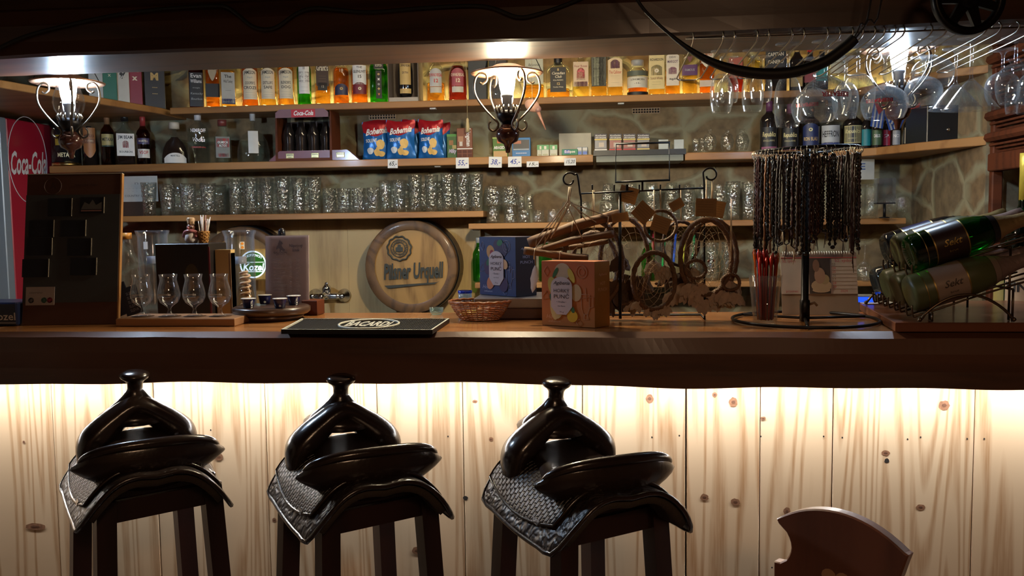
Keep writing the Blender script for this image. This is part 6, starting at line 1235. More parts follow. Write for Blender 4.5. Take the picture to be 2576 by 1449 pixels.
punch_box([(Ao,), (Bo,), (Co,)], CT, at(1497, 658, Bo.y).z, 'orange hot punch carton with pears and lemon on the counter in front of the mobile', grad('orange_print', (.40, .17, .05), (.50, .12, .05), 0, .2), (.30, .14, .03),
    {'top': (.45, .14, .06), 'cx': -.22, 'shapes': [(-.20, .84, .30, .13, (.50, .40, .28), 0), (-.58, .62, .17, .14, (.46, .40, .10), .2), (-.46, .82, .07, .09, (.04, .14, .05), -.5), (.14, .78, .10, .12, (.60, .48, .08), .4), (.32, .52, .20, .13, (.50, .38, .22), 0), (-.52, .27, .14, .18, (.55, .46, .20), .15), (-.30, .24, .14, .14, (.50, .42, .20), -.4), (.18, .16, .20, .09, (.62, .42, .03), .25), (-.60, .42, .06, .08, (.03, .13, .07), .3), (.20, .26, .07, .05, (.04, .14, .05), .3)]}, (.55, .33, .20), True, 0)
zc1 = CT + .040
Yc = 2.44; Bb = at(1299, 748, Yc); zc1 = Bb.z; Ab = atz(1208, 741, zc1); Cb = atz(1350, 743, zc1)
punch_box([(Ab,), (Bb,), (Cb,)], zc1 + .0006, at(1299, 596, Bb.y).z, 'dark blue hot punch carton with plums standing on the clear container', (.030, .055, .17), (.010, .010, .022),
    {'top': (.35, .35, .42), 'cx': -.02, 'shapes': [(-.36, .74, .22, .12, (.50, .28, .10), .3), (-.28, .72, .11, .06, (.30, .04, .05), .3), (.02, .86, .22, .09, (.05, .03, .09), 0), (.30, .78, .26, .12, (.04, .03, .09), .2), (.16, .90, .16, .05, (.03, .16, .07), .4), (-.52, .48, .20, .13, (.05, .03, .10), 0), (-.36, .22, .20, .12, (.55, .22, .12), -.4), (.34, .20, .24, .13, (.05, .03, .10), .2), (.42, .54, .16, .09, (.58, .38, .20), .6), (-.42, .58, .20, .05, (.02, .12, .07), .8)]}, (.35, .40, .60), False, 0)
def container():
    x0 = at(1192, 790, 2.42).x; x1 = at(1372, 790, 2.42).x; c = (x0 + x1) / 2; W2 = (x1 - x0) / 2; h = zc1 - CT; t = thing('plastic_container', 'frosted clear plastic container full of dark sachets under the blue punch carton', 'container', (c, 2.52, CT)); FR_ = plain('frosted_plastic', (.42, .38, .40), .4, 0, .08, 10, trans=.55)
    m = MB(); m.box(-W2, W2, -.10, .10, h - .028, h, FR_, .003); m.build('lid', t)
    m = MB(); m.box(-W2 + .005, W2 - .005, -.095, .095, 0, h - .029, PL((.09, .05, .06), .4), .003); m.build('tub', t)
container()
# ================================================================ HANGING STEMWARE
S_G = thin('stemware_glass', (.97, .98, .98), 1.75, .03, 0, 10, .06, (.62, .68, .74))
def hang(kind, px, Y, w_, rim, foot, lab, txt=None):
    zf = min(at(px, foot, Y).z, BZ0 - .008); zr_ = at(px, rim, Y).z; H = zf - zr_; x_ = at(px, rim, Y).x; r = w_ * Y / FPX / 2
    t = thing({'flute': 'champagne_flute', 'copa': 'gin_glass', 'wine': 'wine_glass', 'round': 'wine_glass', 'martini': 'martini_glass'}[kind], lab, 'glass', (x_, Y, zr_), face(x_, Y), 'stemmed glasses hanging upside down from the wire rack')
    # profile from rim (z=0) up to the foot (z=H)
    stem = {'flute': .66, 'copa': .54, 'wine': .62, 'round': .60, 'martini': .44}[kind]
    if kind == 'flute': bw = [(.80, 0), (.95, .12), (1., .30), (.95, .42), (.75, .54), (.40, .62), (.10, .66)]
    elif kind == 'copa': bw = [(.80, 0), (.93, .10), (1., .22), (.95, .32), (.70, .43), (.35, .50), (.07, .54)]
    elif kind == 'wine': bw = [(.78, 0), (.93, .15), (1., .28), (.95, .40), (.72, .52), (.35, .59), (.07, .62)]
    elif kind == 'round': bw = [(.74, 0), (.92, .12), (1., .28), (.95, .40), (.75, .51), (.38, .58), (.07, .60)]
    else: bw = [(1., 0), (.82, .08), (.40, .30), (.10, .42), (.07, .44)]
    B_ = smooth_pts([(a * r, 0, b * H) for a, b in bw], 3); rf = min(.034, r * .95 if kind == 'flute' else .034)
    prof = [(max(p.x, .0008), p.z) for p in B_]; th = .0011
    inn = [(max(a - th, .0003), b) for a, b in prof if b < stem * H - .006][::-1]
    outer = inn[::-1][:1] + prof
    m = MB(); m.lathe([(.0003, stem * H - .008)] + inn + prof, S_G, 30, cap0=False, cap1=False); m.build('bowl', t)
    m = MB(); m.lathe([(.07 * r if kind != 'flute' else .1 * r, stem * H), (.0040, stem * H + .006), (.0034, H * .82), (.0042, H - .014), (.009, H - .006), (rf * .7, H - .0025), (rf, H - .0012), (rf, H), (.0003, H)], S_G, 22, cap0=False, cap1=False); m.build('stem_and_foot', t)
    if txt:
        m = MB(); f = surf(r * .985, 2, 1, .0012); 
        for s_, sz, c_, x0, z0, wd in txt: m.text(s_, sz * H, PL(c_, .4), f, .035, 0, x0 * r, z0 * H, wd * r, flipz=(wd > .4))
        m.build('printed_lettering', t)
    return t
RD_ = (.55, .02, .05)
hang('flute', 1834, 2.44, 46, 258, 103, 'champagne flute, nearest the strap of the leftmost hanging cluster')
hang('flute', 1822, 2.53, 46, 268, 118, 'champagne flute, rear one of the leftmost hanging cluster')
hang('flute', 1814, 2.30, 54, 284, 128, 'champagne flute, lowest and leftmost of all hanging glasses')
hang('flute', 1893, 2.30, 52, 281, 126, 'champagne flute, lower one of the second hanging pair')
hang('flute', 1914, 2.44, 54, 256, 100, 'champagne flute, higher one of the second hanging pair')
hang('flute', 1981, 2.26, 65, 319, 110, 'big champagne flute hanging lowest, left of the balloon glasses')
hang('copa', 2076, 2.26, 118, 288, 97, 'large gin balloon glass printed with red capitals, hanging in front', [('BEEFEATER', .085, RD_, .45, .24, 1.15), ('B', .11, (.6, .6, .62), .05, .11, .10)])
hang('copa', 2048, 2.50, 108, 306, 122, 'large gin balloon glass hanging behind the red-lettered one', [('BEEFEATER', .075, RD_, -.35, .24, 1.05)])
hang('wine', 2157, 2.35, 80, 286, 100, 'wine glass with a small white emblem right of the balloon glasses', [('o', .12, (.65, .65, .68), .45, .22, .22)])
hang('wine', 2126, 2.50, 62, 298, 125, 'narrower wine glass hanging behind the emblem glass')
hang('copa', 2224, 2.46, 108, 298, 118, 'gin balloon glass with faint red capitals in front of the right lamp', [('BEEFEATER', .075, RD_, -.25, .25, 1.2), ('B', .10, (.6, .6, .62), .5, .17, .10)])
hang('round', 2346, 2.26, 94, 219, 84, 'short round wine glass hanging highest, right of the lamp')
hang('wine', 2322, 2.53, 86, 268, 108, 'tulip wine glass hanging below and behind the short round one')
hang('martini', 2402, 2.42, 118, 275, 120, 'martini glass, rear one of two')
hang('martini', 2441, 2.28, 126, 276, 92, 'martini glass, front one of two')
hang('round', 2520, 2.46, 76, 262, 112, 'round wine glass, left of the trio at the right edge')
hang('round', 2552, 2.28, 86, 261, 92, 'round wine glass, front one of the trio at the right edge')
hang('round', 2604, 2.46, 78, 262, 112, 'round wine glass cut off by the right edge')
hang('flute', 2544, 2.62, 30, 287, 130, 'small sherry flute seen behind the right-edge trio, on the left')
hang('flute', 2572, 2.62, 30, 287, 130, 'small sherry flute seen behind the right-edge trio, on the right')
def wire_rack():
    t = thing('glass_rack', 'wire stemware rack of hooked prongs screwed under the ceiling beam', 'glass rack', (0, 0, 0)); 
    m = MB(); x0 = at(1725, 85, 2.2).x; x1 = at(2640, 60, 2.2).x; m.tube([(x0, 2.20, BZ0 - .003), (x1, 2.20, BZ0 - .003)], .0022, WIRE, 6); m.build('front_rail', t)
    for px in (1741, 1815, 1843, 1900, 1928, 1985, 2015, 2073, 2103, 2135, 2160, 2190, 2213, 2240, 2262, 2330, 2366, 2395, 2465, 2500, 2545, 2585):
        x_ = at(px, 80, 2.19).x; m = MB()
        m.tube(smooth_pts([(x_, 2.20, BZ0 - .001), (x_, 2.175, BZ0 + .006), (x_, 2.152, BZ0 - .004), (x_, 2.158, BZ0 - .016), (x_, 2.20, BZ0 - .022), (x_, 2.40, BZ0 - .026), (x_, 2.64, BZ0 - .030)], 5), .0019, WIRE, 6); m.build('prong', t)
    for i, (a, b) in enumerate([(1741, 1815), (1843, 1900), (1928, 1985), (2015, 2073), (2103, 2135), (2160, 2190), (2213, 2240), (2262, 2330), (2366, 2395), (2465, 2500), (2545, 2585)]):
        xa, xb_ = at(a, 80, 2.19).x, at(b, 80, 2.19).x; w_ = min(abs(xb_ - xa), .05); m = MB(); c = xa; m.tube(smooth_pts([(xa, 2.64, BZ0 - .030), (xa + .2 * (xb_ - xa), 2.665, BZ0 - .031), (xa + .8 * (xb_ - xa), 2.665, BZ0 - .031), (xb_, 2.64, BZ0 - .030)], 5), .0019, WIRE, 6); m.build('end_loop', t)
wire_rack()

# ================================================================ OVERHEAD: strap, cable, cast wheel, ornaments
BLKL = plain('black_leather_strap', (.010, .009, .009), .55, 0, .2, 60)
Ys = 2.02
P_ = [at(x, y, Ys) for x, y in [(1590, -20), (1625, 30), (1680, 82), (1740, 128), (1800, 160), (1870, 180), (1945, 186), (2010, 178), (2075, 155), (2125, 120), (2150, 98)]]
z0_ = P_[0].z; P_ = [Vector((P_[0].x - .30, Ys, 2.519)), Vector((P_[0].x - .13, Ys, z0_ + .20)), Vector((P_[0].x - .035, Ys, z0_ + .05))] + P_; SP = smooth_pts(P_, 6); n_ = len(SP); m = MB(); m.tube(SP, [.0038 + .0085 * min(1, max(0, (i / n_ - .38) / .22)) for i in range(n_)], BLKL, 10)
t = thing('leather_whip', 'thick black leather whip hanging in a loop in front of the stemware', 'whip', (0, 0, 0)); m.build('handle_loop', t)
for q in ([(2145, 102), (2165, 60), (2195, -20)], [(2150, 100), (2185, 50), (2222, -20)]):
    m = MB(); q3 = [at(x, y, Ys + .01) for x, y in q]; m.tube(smooth_pts(q3 + [Vector((q3[-1].x + .08, Ys + .01, 2.519))], 4), .002, BLKL, 6); m.build('thong', t)
m = MB(); P_ = [at(x, y, 2.135) for x, y in [(-40, 140), (60, 92), (190, 58), (310, 34), (430, 20), (540, 14), (572, 18), (600, 38), (640, 68), (690, 70), (745, 34), (790, 20), (850, 24), (930, 30), (1060, 20), (1180, 14), (1240, 20), (1300, 42), (1350, 36), (1440, 5), (1500, -25)]]
m.tube(smooth_pts(P_, 5), .0042, plain('dark_cable', (.010, .012, .013), .6), 8); tag(m.build('cable'), 'dark cable stapled in waves along the ceiling beam', 'cable')
def wheel():
    c = at(2436, -8, 1.98); R_ = 88 * 1.98 / FPX; t = thing('cast_iron_wheel', 'black cast-iron openwork disc hanging at the top right corner', 'wheel', (c.x, 1.98, c.z)); T = Matrix.Rotation(PI / 2, 4, 'X') @ Matrix.Rotation(.18, 4, 'Y')
    m = MB(); m.T = T; m.lathe([(R_ * .80, -.006), (R_, -.008), (R_, .008), (R_ * .80, .006), (R_ * .80, -.006)], BLACK_METAL, 44, cap0=False, cap1=False); m.build('rim', t)
    m = MB(); m.T = T; m.lathe([(.0002, -.008), (R_ * .30, -.008), (R_ * .30, .008), (.0002, .008)], BLACK_METAL, 24); m.build('hub', t)
    for k in range(7):
        a = 2 * PI * k / 7 + .55; m = MB(); m.T = T; ca, sa = math.cos(a), math.sin(a); m.prism([(R_ * (.24 * ca - .16 * sa), R_ * (.24 * sa + .16 * ca)), (R_ * (.24 * ca + .16 * sa), R_ * (.24 * sa - .16 * ca)), (R_ * (.85 * ca + .10 * sa), R_ * (.85 * sa - .10 * ca)), (R_ * (.85 * ca - .10 * sa), R_ * (.85 * sa + .10 * ca))][::-1], -.005, .005, BLACK_METAL); m.build('spoke', t)
    m = MB(); m.tube([(0, 0, R_), (0, .02, 2.519 - c.z)], .003, BLACK_METAL, 6); m.build('chain', t)
wheel()
def bird():
    Y0 = 3.2; a = at(1339, 266, Y0); t = thing('bird_ornament', 'small pinkish carved bird with a long thin beak hanging right of the middle lamp', 'ornament', (a.x, Y0, a.z)); k = Y0 / FPX
    m = MB(); m.T = Matrix.Rotation(.5, 4, 'Y'); m.ball((0, 0, 0), 16 * k, plain('pale_pink_wood', (.26, .14, .10), .5, 0, .25, 30, .3), 16, sx=1.25, sy=.9, sz=.95); m.build('body', t)
    m = MB(); m.ball((14 * k, -2 * k, -9 * k), 9 * k, PL((.14, .07, .06), .5), 12); m.build('head', t)
    m = MB(); m.tube([(14 * k, -2 * k, -14 * k), (22 * k, -2 * k, -34 * k), (33 * k, -2 * k, -60 * k)], [.007, .0045, .0015], PL((.20, .09, .06), .5), 8); m.build('beak', t)
    m = MB(); m.tube([(0, 0, 14 * k), (0, 0, 2.519 - a.z)], .0008, PL((.4, .35, .25), .6), 4); m.build('thread', t)
bird()
def tassel():
    Y0 = 3.98; a = at(1176, 300, Y0); t = thing('straw_tassel', 'straw-coloured tassel on a long string hanging over the brown chocolate bar', 'tassel', (a.x, Y0, a.z)); k = Y0 / FPX; ST = PL((.50, .40, .22), .7)
    m = MB(); m.tube([(0, 0, 0), (-.002, 0, .25), (0, 0, 2.519 - a.z)], .0013, ST, 5); m.build('string', t)
    m = MB(); m.lathe([(.010, -32 * k), (.0085, -18 * k), (.0060, -6 * k), (.0065, -1 * k), (.003, 3 * k)], ST, 14); m.build('skirt', t)
tassel()

# ================================================================ MOBILE / DREAM CATCHER STAND
IRON = BLACK_METAL; TWINE = PL((.50, .38, .24), .8); YD = 2.40
def dstand():
    a, b = at(1462, 487, YD), at(1770, 473, YD); t = thing('display_stand', 'black wire display stand with scroll hooks and an empty sign frame', 'display stand', (0, YD, CT))
    zb = CT; zc = a.z
    for s_, x0, px, py in ((-1, a.x, 1432, 452), (1, b.x, 1787, 440)):
        c = at(px, py, YD); R_ = .020; 
        if s_ < 0: pts = [(x0 - .002, 0, .002), (x0, 0, zc - zb - .05), (x0 - .004, 0, zc - zb + .005), (x0 - .010, 0, c.z - zb + .012)] + [(c.x + R_ * (1 - k * .045) * math.cos(q), 0, c.z - zb + R_ * (1 - k * .045) * math.sin(q)) for k, q in enumerate([.7 + .55 * j for j in range(11)])]
        else: pts = [(x0 + .004, 0, .002), (x0 + .002, 0, zc - zb - .05), (x0 + .001, 0, zc - zb + .02), (c.x - .019, 0, c.z - zb + .004)] + [(c.x - R_ * (1 - k * .045) * math.cos(q), 0, c.z - zb + R_ * (1 - k * .045) * math.sin(q)) for k, q in enumerate([.5 + .55 * j for j in range(11)])]
        m = MB(); m.tube(smooth_pts(pts, 4), .0026, IRON, 7); m.build('scroll_upright', t)
    m = MB(); m.tube([(a.x, 0, a.z - zb), (b.x, 0, b.z - zb)], .0026, IRON, 7); m.build('cross_bar', t)
    q = [at(x, y, YD) for x, y in [(1549, 362), (1684, 358), (1684, 453), (1549, 458)]]; m = MB(); m.tube([(p.x, 0, p.z - zb) for p in q], .0036, IRON, 6, True)
    m.build('sign_frame', t); f_ = at(1616, 456, YD); g_ = at(1616, 480, YD); m = MB(); m.tube([(f_.x, 0, f_.z - zb), (f_.x, 0, g_.z - zb)], .003, IRON, 6); m.build('frame_stem', t)
    for px in (1490, 1545, 1579, 1608, 1661, 1709, 1576):
        p = at(px, 478, YD); m = MB(); m.tube([(p.x, .004, p.z - zb - .008), (p.x, -.006, p.z - zb + .014)], .0022, IRON, 5); m.build('peg', t)
    m = MB(); m.tube([(a.x - .002, 0, .004), (a.x - .002, .10, .004), (b.x + .004, .10, .004), (b.x + .004, 0, .004)], .0035, IRON, 6); m.tube([(at(1560, 700, YD).x, .0, .004), (at(1560, 700, YD).x, 0, a.z - zb)], .0040, IRON, 6); m.build('base_frame', t)
dstand()
WIL = plain('willow_wrap', (.13, .068, .036), .6, 0, .35, 140, .8); WILD = plain('dark_wrap', (.035, .014, .016), .5, 0, .3, 140, .6); FEA = plain('pale_feather', (.42, .35, .29), .8, 0, .25, 90, .3); FEB = plain('brown_feather', (.075, .045, .032), .8, 0, .3, 60)
TAGC = PL((.36, .22, .10), .8)
def feather(mb, x, y, z, L, w_, an, mat_):
    ca, sa = math.cos(an), math.sin(an); tw = random.uniform(-.5, .5); V = []; F = []; n = 6
    for i in range(n + 1):
        u = i / n; ww = w_ * math.sin(PI * min(1, u * .96 + .04)) ** .7 * (1 + .12 * math.sin(u * 17)); c = (x + L * u * sa, y + .004 * math.sin(u * 3), z - L * u * ca)
        V += [(c[0] - ww * ca, c[1] + ww * tw, c[2] - ww * sa), (c[0], c[1] - .002, c[2]), (c[0] + ww * ca, c[1] - ww * tw, c[2] + ww * sa)]
    for i in range(n): F += [(3 * i, 3 * i + 1, 3 * i + 4, 3 * i + 3), (3 * i + 1, 3 * i + 2, 3 * i + 5, 3 * i + 4)]
    mb.add(V, F, mat_, True)
def catcher(px, pyt, pyb, w_, Y, lab, wrap, feathers, hook_py=478, tag_at=None, web=True, dark=False):
    T_, B_ = at(px, pyt, Y), at(px, pyb, Y); rz_ = (T_.z - B_.z) / 2; rx = w_ * Y / FPX / 2; c = ((T_.x + B_.x) / 2, (T_.z + B_.z) / 2); hz = at(px, hook_py, Y).z - c[1]
    t = thing('dream_catcher', lab, 'dream catcher', (c[0], Y, c[1]), random.uniform(-.25, .25), 'dream catchers on the black wire stand'); n = 48
    m = MB(); m.tube([(rx * math.cos(q), .002 * math.sin(3 * q), rz_ * math.sin(q)) for q in [2 * PI * k / n for k in range(n)]], [(.0042 + .0010 * (k % 2)) * (1.45 if rx > .05 else 1.) for k in range(n)], wrap, 7, True); m.build('hoop', t)
    if web:
        m = MB(); N_ = 10; prev = [(rx * math.cos(2 * PI * k / N_), rz_ * math.sin(2 * PI * k / N_)) for k in range(N_)]
        for L_ in range(6):
            mid_ = [((prev[k][0] + prev[(k + 1) % N_][0]) / 2 * .86, (prev[k][1] + prev[(k + 1) % N_][1]) / 2 * .86) for k in range(N_)]; zz = []
            for k in range(N_): zz += [prev[k], mid_[k]]
            m.tube([(a, 0, b) for a, b in zz], .0006, TWINE, 3, True); prev = mid_
        m.ball((rx * .1, -.002, -rz_ * .1), .004, PL((.14, .05, .03), .3), 8); m.build('web', t)
    m = MB(); m.tube([(0, 0, rz_), (.002, 0, (rz_ + hz) / 2), (0, 0, hz)], .0014, TWINE, 5); m.tube([(.003, 0, rz_), (-.002, 0, (rz_ + hz) / 2), (.002, 0, hz)], .0010, TWINE, 5); m.build('hanging_cord', t)
    for i, (dx, dl, L, mt) in enumerate(feathers):
        x_ = rx * dx; z_ = -rz_ * math.sqrt(max(0, 1 - dx * dx)); m = MB(); m.tube([(x_, 0, z_), (x_ + .002, -.003, z_ - dl)], .0009, TWINE, 4); m.ball((x_ + .002, -.003, z_ - dl), .0042, PL((.10, .05, .03), .4), 8)
        for k in range(5): feather(m, x_ + .002, -.006 + .003 * k, z_ - dl, L * random.uniform(.7, 1.1), L * .21, -.7 + .35 * k + random.uniform(-.15, .15), FEA if mt else FEB)
        m.build('feather_bunch', t)
    if tag_at:
        tx, ty, tw_, th_, an = tag_at; p = at(tx, ty, Y - .02); m = MB(); m.T = Matrix.Rotation(an, 4, 'Y'); W2 = tw_ * Y / FPX / 2; H2 = th_ * Y / FPX / 2; m.box(-W2, W2, 0, .0006, -H2, H2, TAGC)
        for k in range(5): m.box(-W2 * .8, W2 * .7, -.0004, 0, H2 * (.6 - .28 * k), H2 * (.6 - .28 * k) + .0006, PL((.14, .08, .05), .7))
        g = m.build('paper_tag', t); g.matrix_parent_inverse = Matrix.Identity(4); R2 = Matrix.Rotation(-t.rotation_euler.z, 4, 'Z'); v = R2 @ Vector((p.x - c[0], -.02, 0)); g.location = (v.x, v.y, p.z - c[1])
catcher(1492, 556, 770, 150, 2.395, 'large brown dream catcher, leftmost, partly behind the orange punch carton', WIL, [(.4, -.06, .06, 0), (.75, -.03, .07, 0), (.9, -.07, .06, 0)], tag_at=(1560, 547, 42, 22, -.15))
catcher(1495, 585, 760, 118, 2.43, 'smaller brown dream catcher nested behind the leftmost large one', WIL, [(.6, .01, .05, 0)])
catcher(1570, 548, 765, 120, 2.42, 'medium brown dream catcher with dark feathers, second along the bar', WIL, [(-.4, -.05, .07, 0), (.1, -.03, .06, 0), (.5, -.06, .07, 0), (0, -.08, .06, 0), (.4, .0, .045, 1)], tag_at=(1580, 490, 46, 40, .3))
catcher(1661, 530, 606, 78, 2.385, 'small pale dream catcher ring hanging in the middle of the stand', WIL, [(-.5, .06, .045, 1), (.2, .07, .05, 1)], tag_at=(1662, 565, 44, 40, .35), web=False)
catcher(1645, 635, 778, 108, 2.375, 'lower open dream catcher hoop with pale feathers reaching the counter', WIL, [(-.75, .002, .035, 1), (-.3, .0, .030, 1), (.1, .002, .030, 1), (.5, .001, .035, 1), (.85, -.01, .045, 1)], tag_at=(1618, 535, 46, 44, .75))
catcher(1712, 558, 668, 86, 2.41, 'dark purple dream catcher ring right of the middle', WILD, [(0, .02, .05, 0), (.6, .02, .045, 1), (-.6, .03, .05, 0), (.2, .05, .055, 1)], tag_at=(1702, 515, 34, 24, -.5))
catcher(1776, 552, 742, 128, 2.365, 'big pale dream catcher, front one under the right scroll hook', WIL, [(-.7, .01, .045, 1), (-.35, .012, .04, 1), (0, .012, .05, 1), (.3, .0, .04, 1), (.6, .008, .045, 1), (.9, .02, .05, 1)], tag_at=(1776, 522, 52, 44, .03), hook_py=452)
catcher(1790, 553, 738, 120, 2.40, 'big pale dream catcher, rear one under the right scroll hook', WIL, [(.3, .012, .05, 1), (.85, .02, .05, 1)], tag_at=(1802, 526, 40, 40, .2), hook_py=452)
catcher(1750, 655, 700, 52, 2.35, 'tiny dream catcher hoop with three white feathers at the right', WIL, [(-.6, .018, .045, 1), (.0, .02, .055, 1), (.6, .018, .045, 1)], hook_py=600, web=False)
catcher(1838, 690, 730, 44, 2.37, 'tiny dream catcher hoop with white feathers beside the glass of stirrers', WIL, [(-.4, .006, .045, 1), (.5, .01, .045, 1)], hook_py=500, web=False)
def mobile():
    Y0 = 2.37; h = at(1434, 470, Y0); t = thing('driftwood_mobile', 'mobile of brown wooden sticks tied with pale string to the left scroll hook', 'mobile', (h.x, Y0, h.z)); DW = wood('driftwood', (.19, .095, .045), (.09, .045, .022), 'X', .7, 0, 1.5, 8, .3)
    L = lambda px, py, dy=0.: (at(px, py, Y0 + dy).x - h.x, dy, at(px, py, Y0 + dy).z - h.z)
    ST_ = [((1330, 612), (1455, 566), (1560, 540), .014, .02), ((1348, 634), (1440, 605), (1545, 588), .010, .0), ((1318, 630), (1400, 642), (1480, 650), .010, -.02), ((1360, 628), (1440, 622), (1530, 606), .007, .03)]
    for a, b, c, r, dy in ST_:
        m = MB(); P_ = smooth_pts([L(*a, dy), L(*b, dy), L(*c, dy)], 6); m.tube(P_, [r * (1 + .10 * math.sin(i * 1.3)) for i in range(len(P_))], DW, 10); m.build('stick', t)
    for a in [(1350, 600), (1336, 640), (1362, 625), (1385, 600), (1392, 590), (1500, 560), (1475, 555), (1530, 545), (1465, 600)]:
        m = MB(); k = random.uniform(-4, 4); m.tube([L(1434 + k, 470), L(1430 + k * .6, 500 + abs(k) * 5), L(*a, -.012)], .0013, PL((.56, .46, .34), .8), 5); m.build('string', t)
    for a, dy in (((1350, 608), .02), ((1372, 604), .02), ((1345, 638), -.02), ((1440, 570), .02), ((1530, 552), .02), ((1408, 646), -.02)):
        m = MB(); p = L(*a, dy); m.tube([(p[0] + .002 * math.sin(q), p[1] + .015 * math.cos(q), p[2] + .015 * math.sin(q)) for q in [2 * PI * k / 14 for k in range(14)]], .0014, PL((.56, .46, .34), .8), 5, True); m.build('lashing', t)
    m = MB(); p = L(1347, 668, -.02); q = L(1345, 640, -.02); m.tube([q, p], .0012, TWINE, 5); feather(m, p[0], p[1], p[2], .075, .010, -.12, PL((.55, .52, .5), .8)); m.build('feather', t)
mobile()

# ================================================================ STIRRERS, NECKLACE STAND, CALENDAR
def stirrers():
    Y0 = 2.30; x_ = at(1925, 800, Y0).x; t = thing('stirrer_glass', 'tall tapered glass crammed with red and orange drink stirrers', 'glass', (x_, Y0, CT)); H = at(1925, 692, Y0).z - CT
    m = MB(); m.lathe([(.0003, .0), (.029, 0), (.030, .006), (.0425, H), (.0405, H), (.028, .012), (.0003, .010)], thin('stirrer_glass_body', (.93, .95, .95), 1.6, .05, .2, 30, .14, (.6, .62, .62)), 30, cap0=False, cap1=False); m.build('glass_body', t)
    C_ = [('red', (.38, .02, .012)), ('orange', (.50, .10, .015)), ('dark red', (.22, .012, .014)), ('red', (.42, .03, .015)), ('purple', (.07, .04, .26))]
    for k in range(24):
        a = 2.4 * k; r_ = .0048 * math.sqrt(k) ; nm_, c_ = C_[k % 4 if k not in (9, 14) else 4]; top_ = .175 + .020 * ((k * 7) % 5) / 4
        b = Vector((x_ + r_ * .9 * math.cos(a), Y0 + r_ * .9 * math.sin(a), CT + .013)); e = Vector((x_ + r_ * 1.45 * math.cos(a), Y0 + r_ * 1.45 * math.sin(a), CT + top_)); m = MB(); mt = plain('stirrer_' + nm_.replace(' ', '_'), c_, .25, 0, .1, 20, trans=.0); d = (e - b)
        m.tube([b, b + d * .5, b + d * .82, b + d * .86, b + d * .94, e], [.0050, .0048, .0045, .0075, .0085, .0030], mt, 6, flat=.5); tag(m.build('drink_stirrer'), nm_ + ' plastic drink stirrer in the tall tapered glass', 'drink stirrer', 'drink stirrers in the glass')
stirrers()
NX, NY = .530, 2.375
def necklace_stand():
    t = thing('necklace_stand', 'round black metal stand with a ring top and a ring base for hanging necklaces', 'jewellery stand', (NX, NY, CT)); h = 1.572 - CT
    R0, R1 = .186, .128; m = MB(); m.tube([(R0 * math.cos(q), R0 * math.sin(q), .005) for q in [2 * PI * k / 72 for k in range(72)]], .0042, IRON, 8, True); m.build('base_ring', t)
    for k in range(3):
        a = 2 * PI * k / 3 + .35; m = MB(); m.tube([(0, 0, .008), (R0 * math.cos(a), R0 * math.sin(a), .005)], .0038, IRON, 8); m.build('base_spoke', t)
    px_ = at(2024, 700, NY).x - NX
    m = MB(); m.lathe([(.012, 0), (.012, .055), (.009, .058), (.009, h), (.0003, h + .002)], IRON, 14, c=(px_ * 0, 0, 0), sup=5.); m.build('pole', t)
    m = MB(); m.tube([(R1 * math.cos(q), R1 * math.sin(q), h + .004 * math.cos(q - .5)) for q in [2 * PI * k / 72 for k in range(72)]], .0036, IRON, 8, True); m.build('top_ring', t)
    for k in range(3):
        a = 2 * PI * k / 3 + .8; m = MB(); m.tube([(0, 0, h - .01), (R1 * math.cos(a), R1 * math.sin(a), h)], .0028, IRON, 8); m.build('top_spoke', t)
    m = MB(); m.tube([(.012, -.006, .045), (.022, -.012, .050), (.03, -.006, .042)], .0035, PL((.3, .2, .12), .4), 6); m.build('wing_screw', t)
    return h
hn = necklace_stand()
NMAT = [('black', plain('black_beads', (.008, .007, .007), .22, 0, .3, 200)), ('dark red', plain('dark_red_beads', (.028, .006, .006), .3, 0, .4, 200)), ('brown', plain('brown_cord', (.018, .009, .006), .6, 0, .3, 200)), ('amber', plain('amber_cord', (.16, .055, .010), .5, 0, .3, 200)), ('tan', plain('tan_beads', (.050, .030, .018), .5, 0, .4, 200))]
NP = {}
def necklace(kind, L, beaded, x, y, rz):
    key = (kind, beaded)
    if key not in NP:
        nm_, mt = NMAT[kind]; t = thing('necklace', 'x', 'necklace'); Lb = .26; w_ = .0085
        m = MB(); m.tube([(.0, .010 * math.cos(q), -.010 + .012 * math.sin(q)) for q in [2 * PI * k / 20 for k in range(20)]], .0008, WIRE, 5, True); m.build('wire_ring', t)
        m = MB()
        for s_ in (-1, 1):
            P_ = [(s_ * (w_ * (.4 + .6 * math.sin(min(1, i / 20) * PI * .55))) + random.uniform(-.0012, .0012), s_ * .002 + random.uniform(-.001, .001), -.022 - Lb * i / 44) for i in range(45)]
            m.tube(P_, [(.0046 if (i % 2) else .0022) * random.uniform(.85, 1.15) if beaded else .0030 for i in range(45)], mt, 6)
        if beaded: m.ball((0, -.002, -.022 - Lb - .004), .006, mt, 8)
        else:
            m.tube([(-w_, 0, -.022 - Lb), (0, -.003, -.030 - Lb), (w_, 0, -.022 - Lb)], .002, mt, 5)
            for k in range(3): m.tube([(0, -.002, -.030 - Lb), (.004 * (k - 1), -.003, -.055 - Lb - .012 * k)], .0009, TWINE if kind == 2 else mt, 4)
        m.build('strand', t); NP[key] = t; o = t
    else: o = dup(NP[key], (0, 0, 0))
    o.location = (x, y, CT + hn + .0085); o.rotation_euler = (0, 0, rz); o.scale = (1, 1, L / .26); return o
random.seed(21)
nn = 0
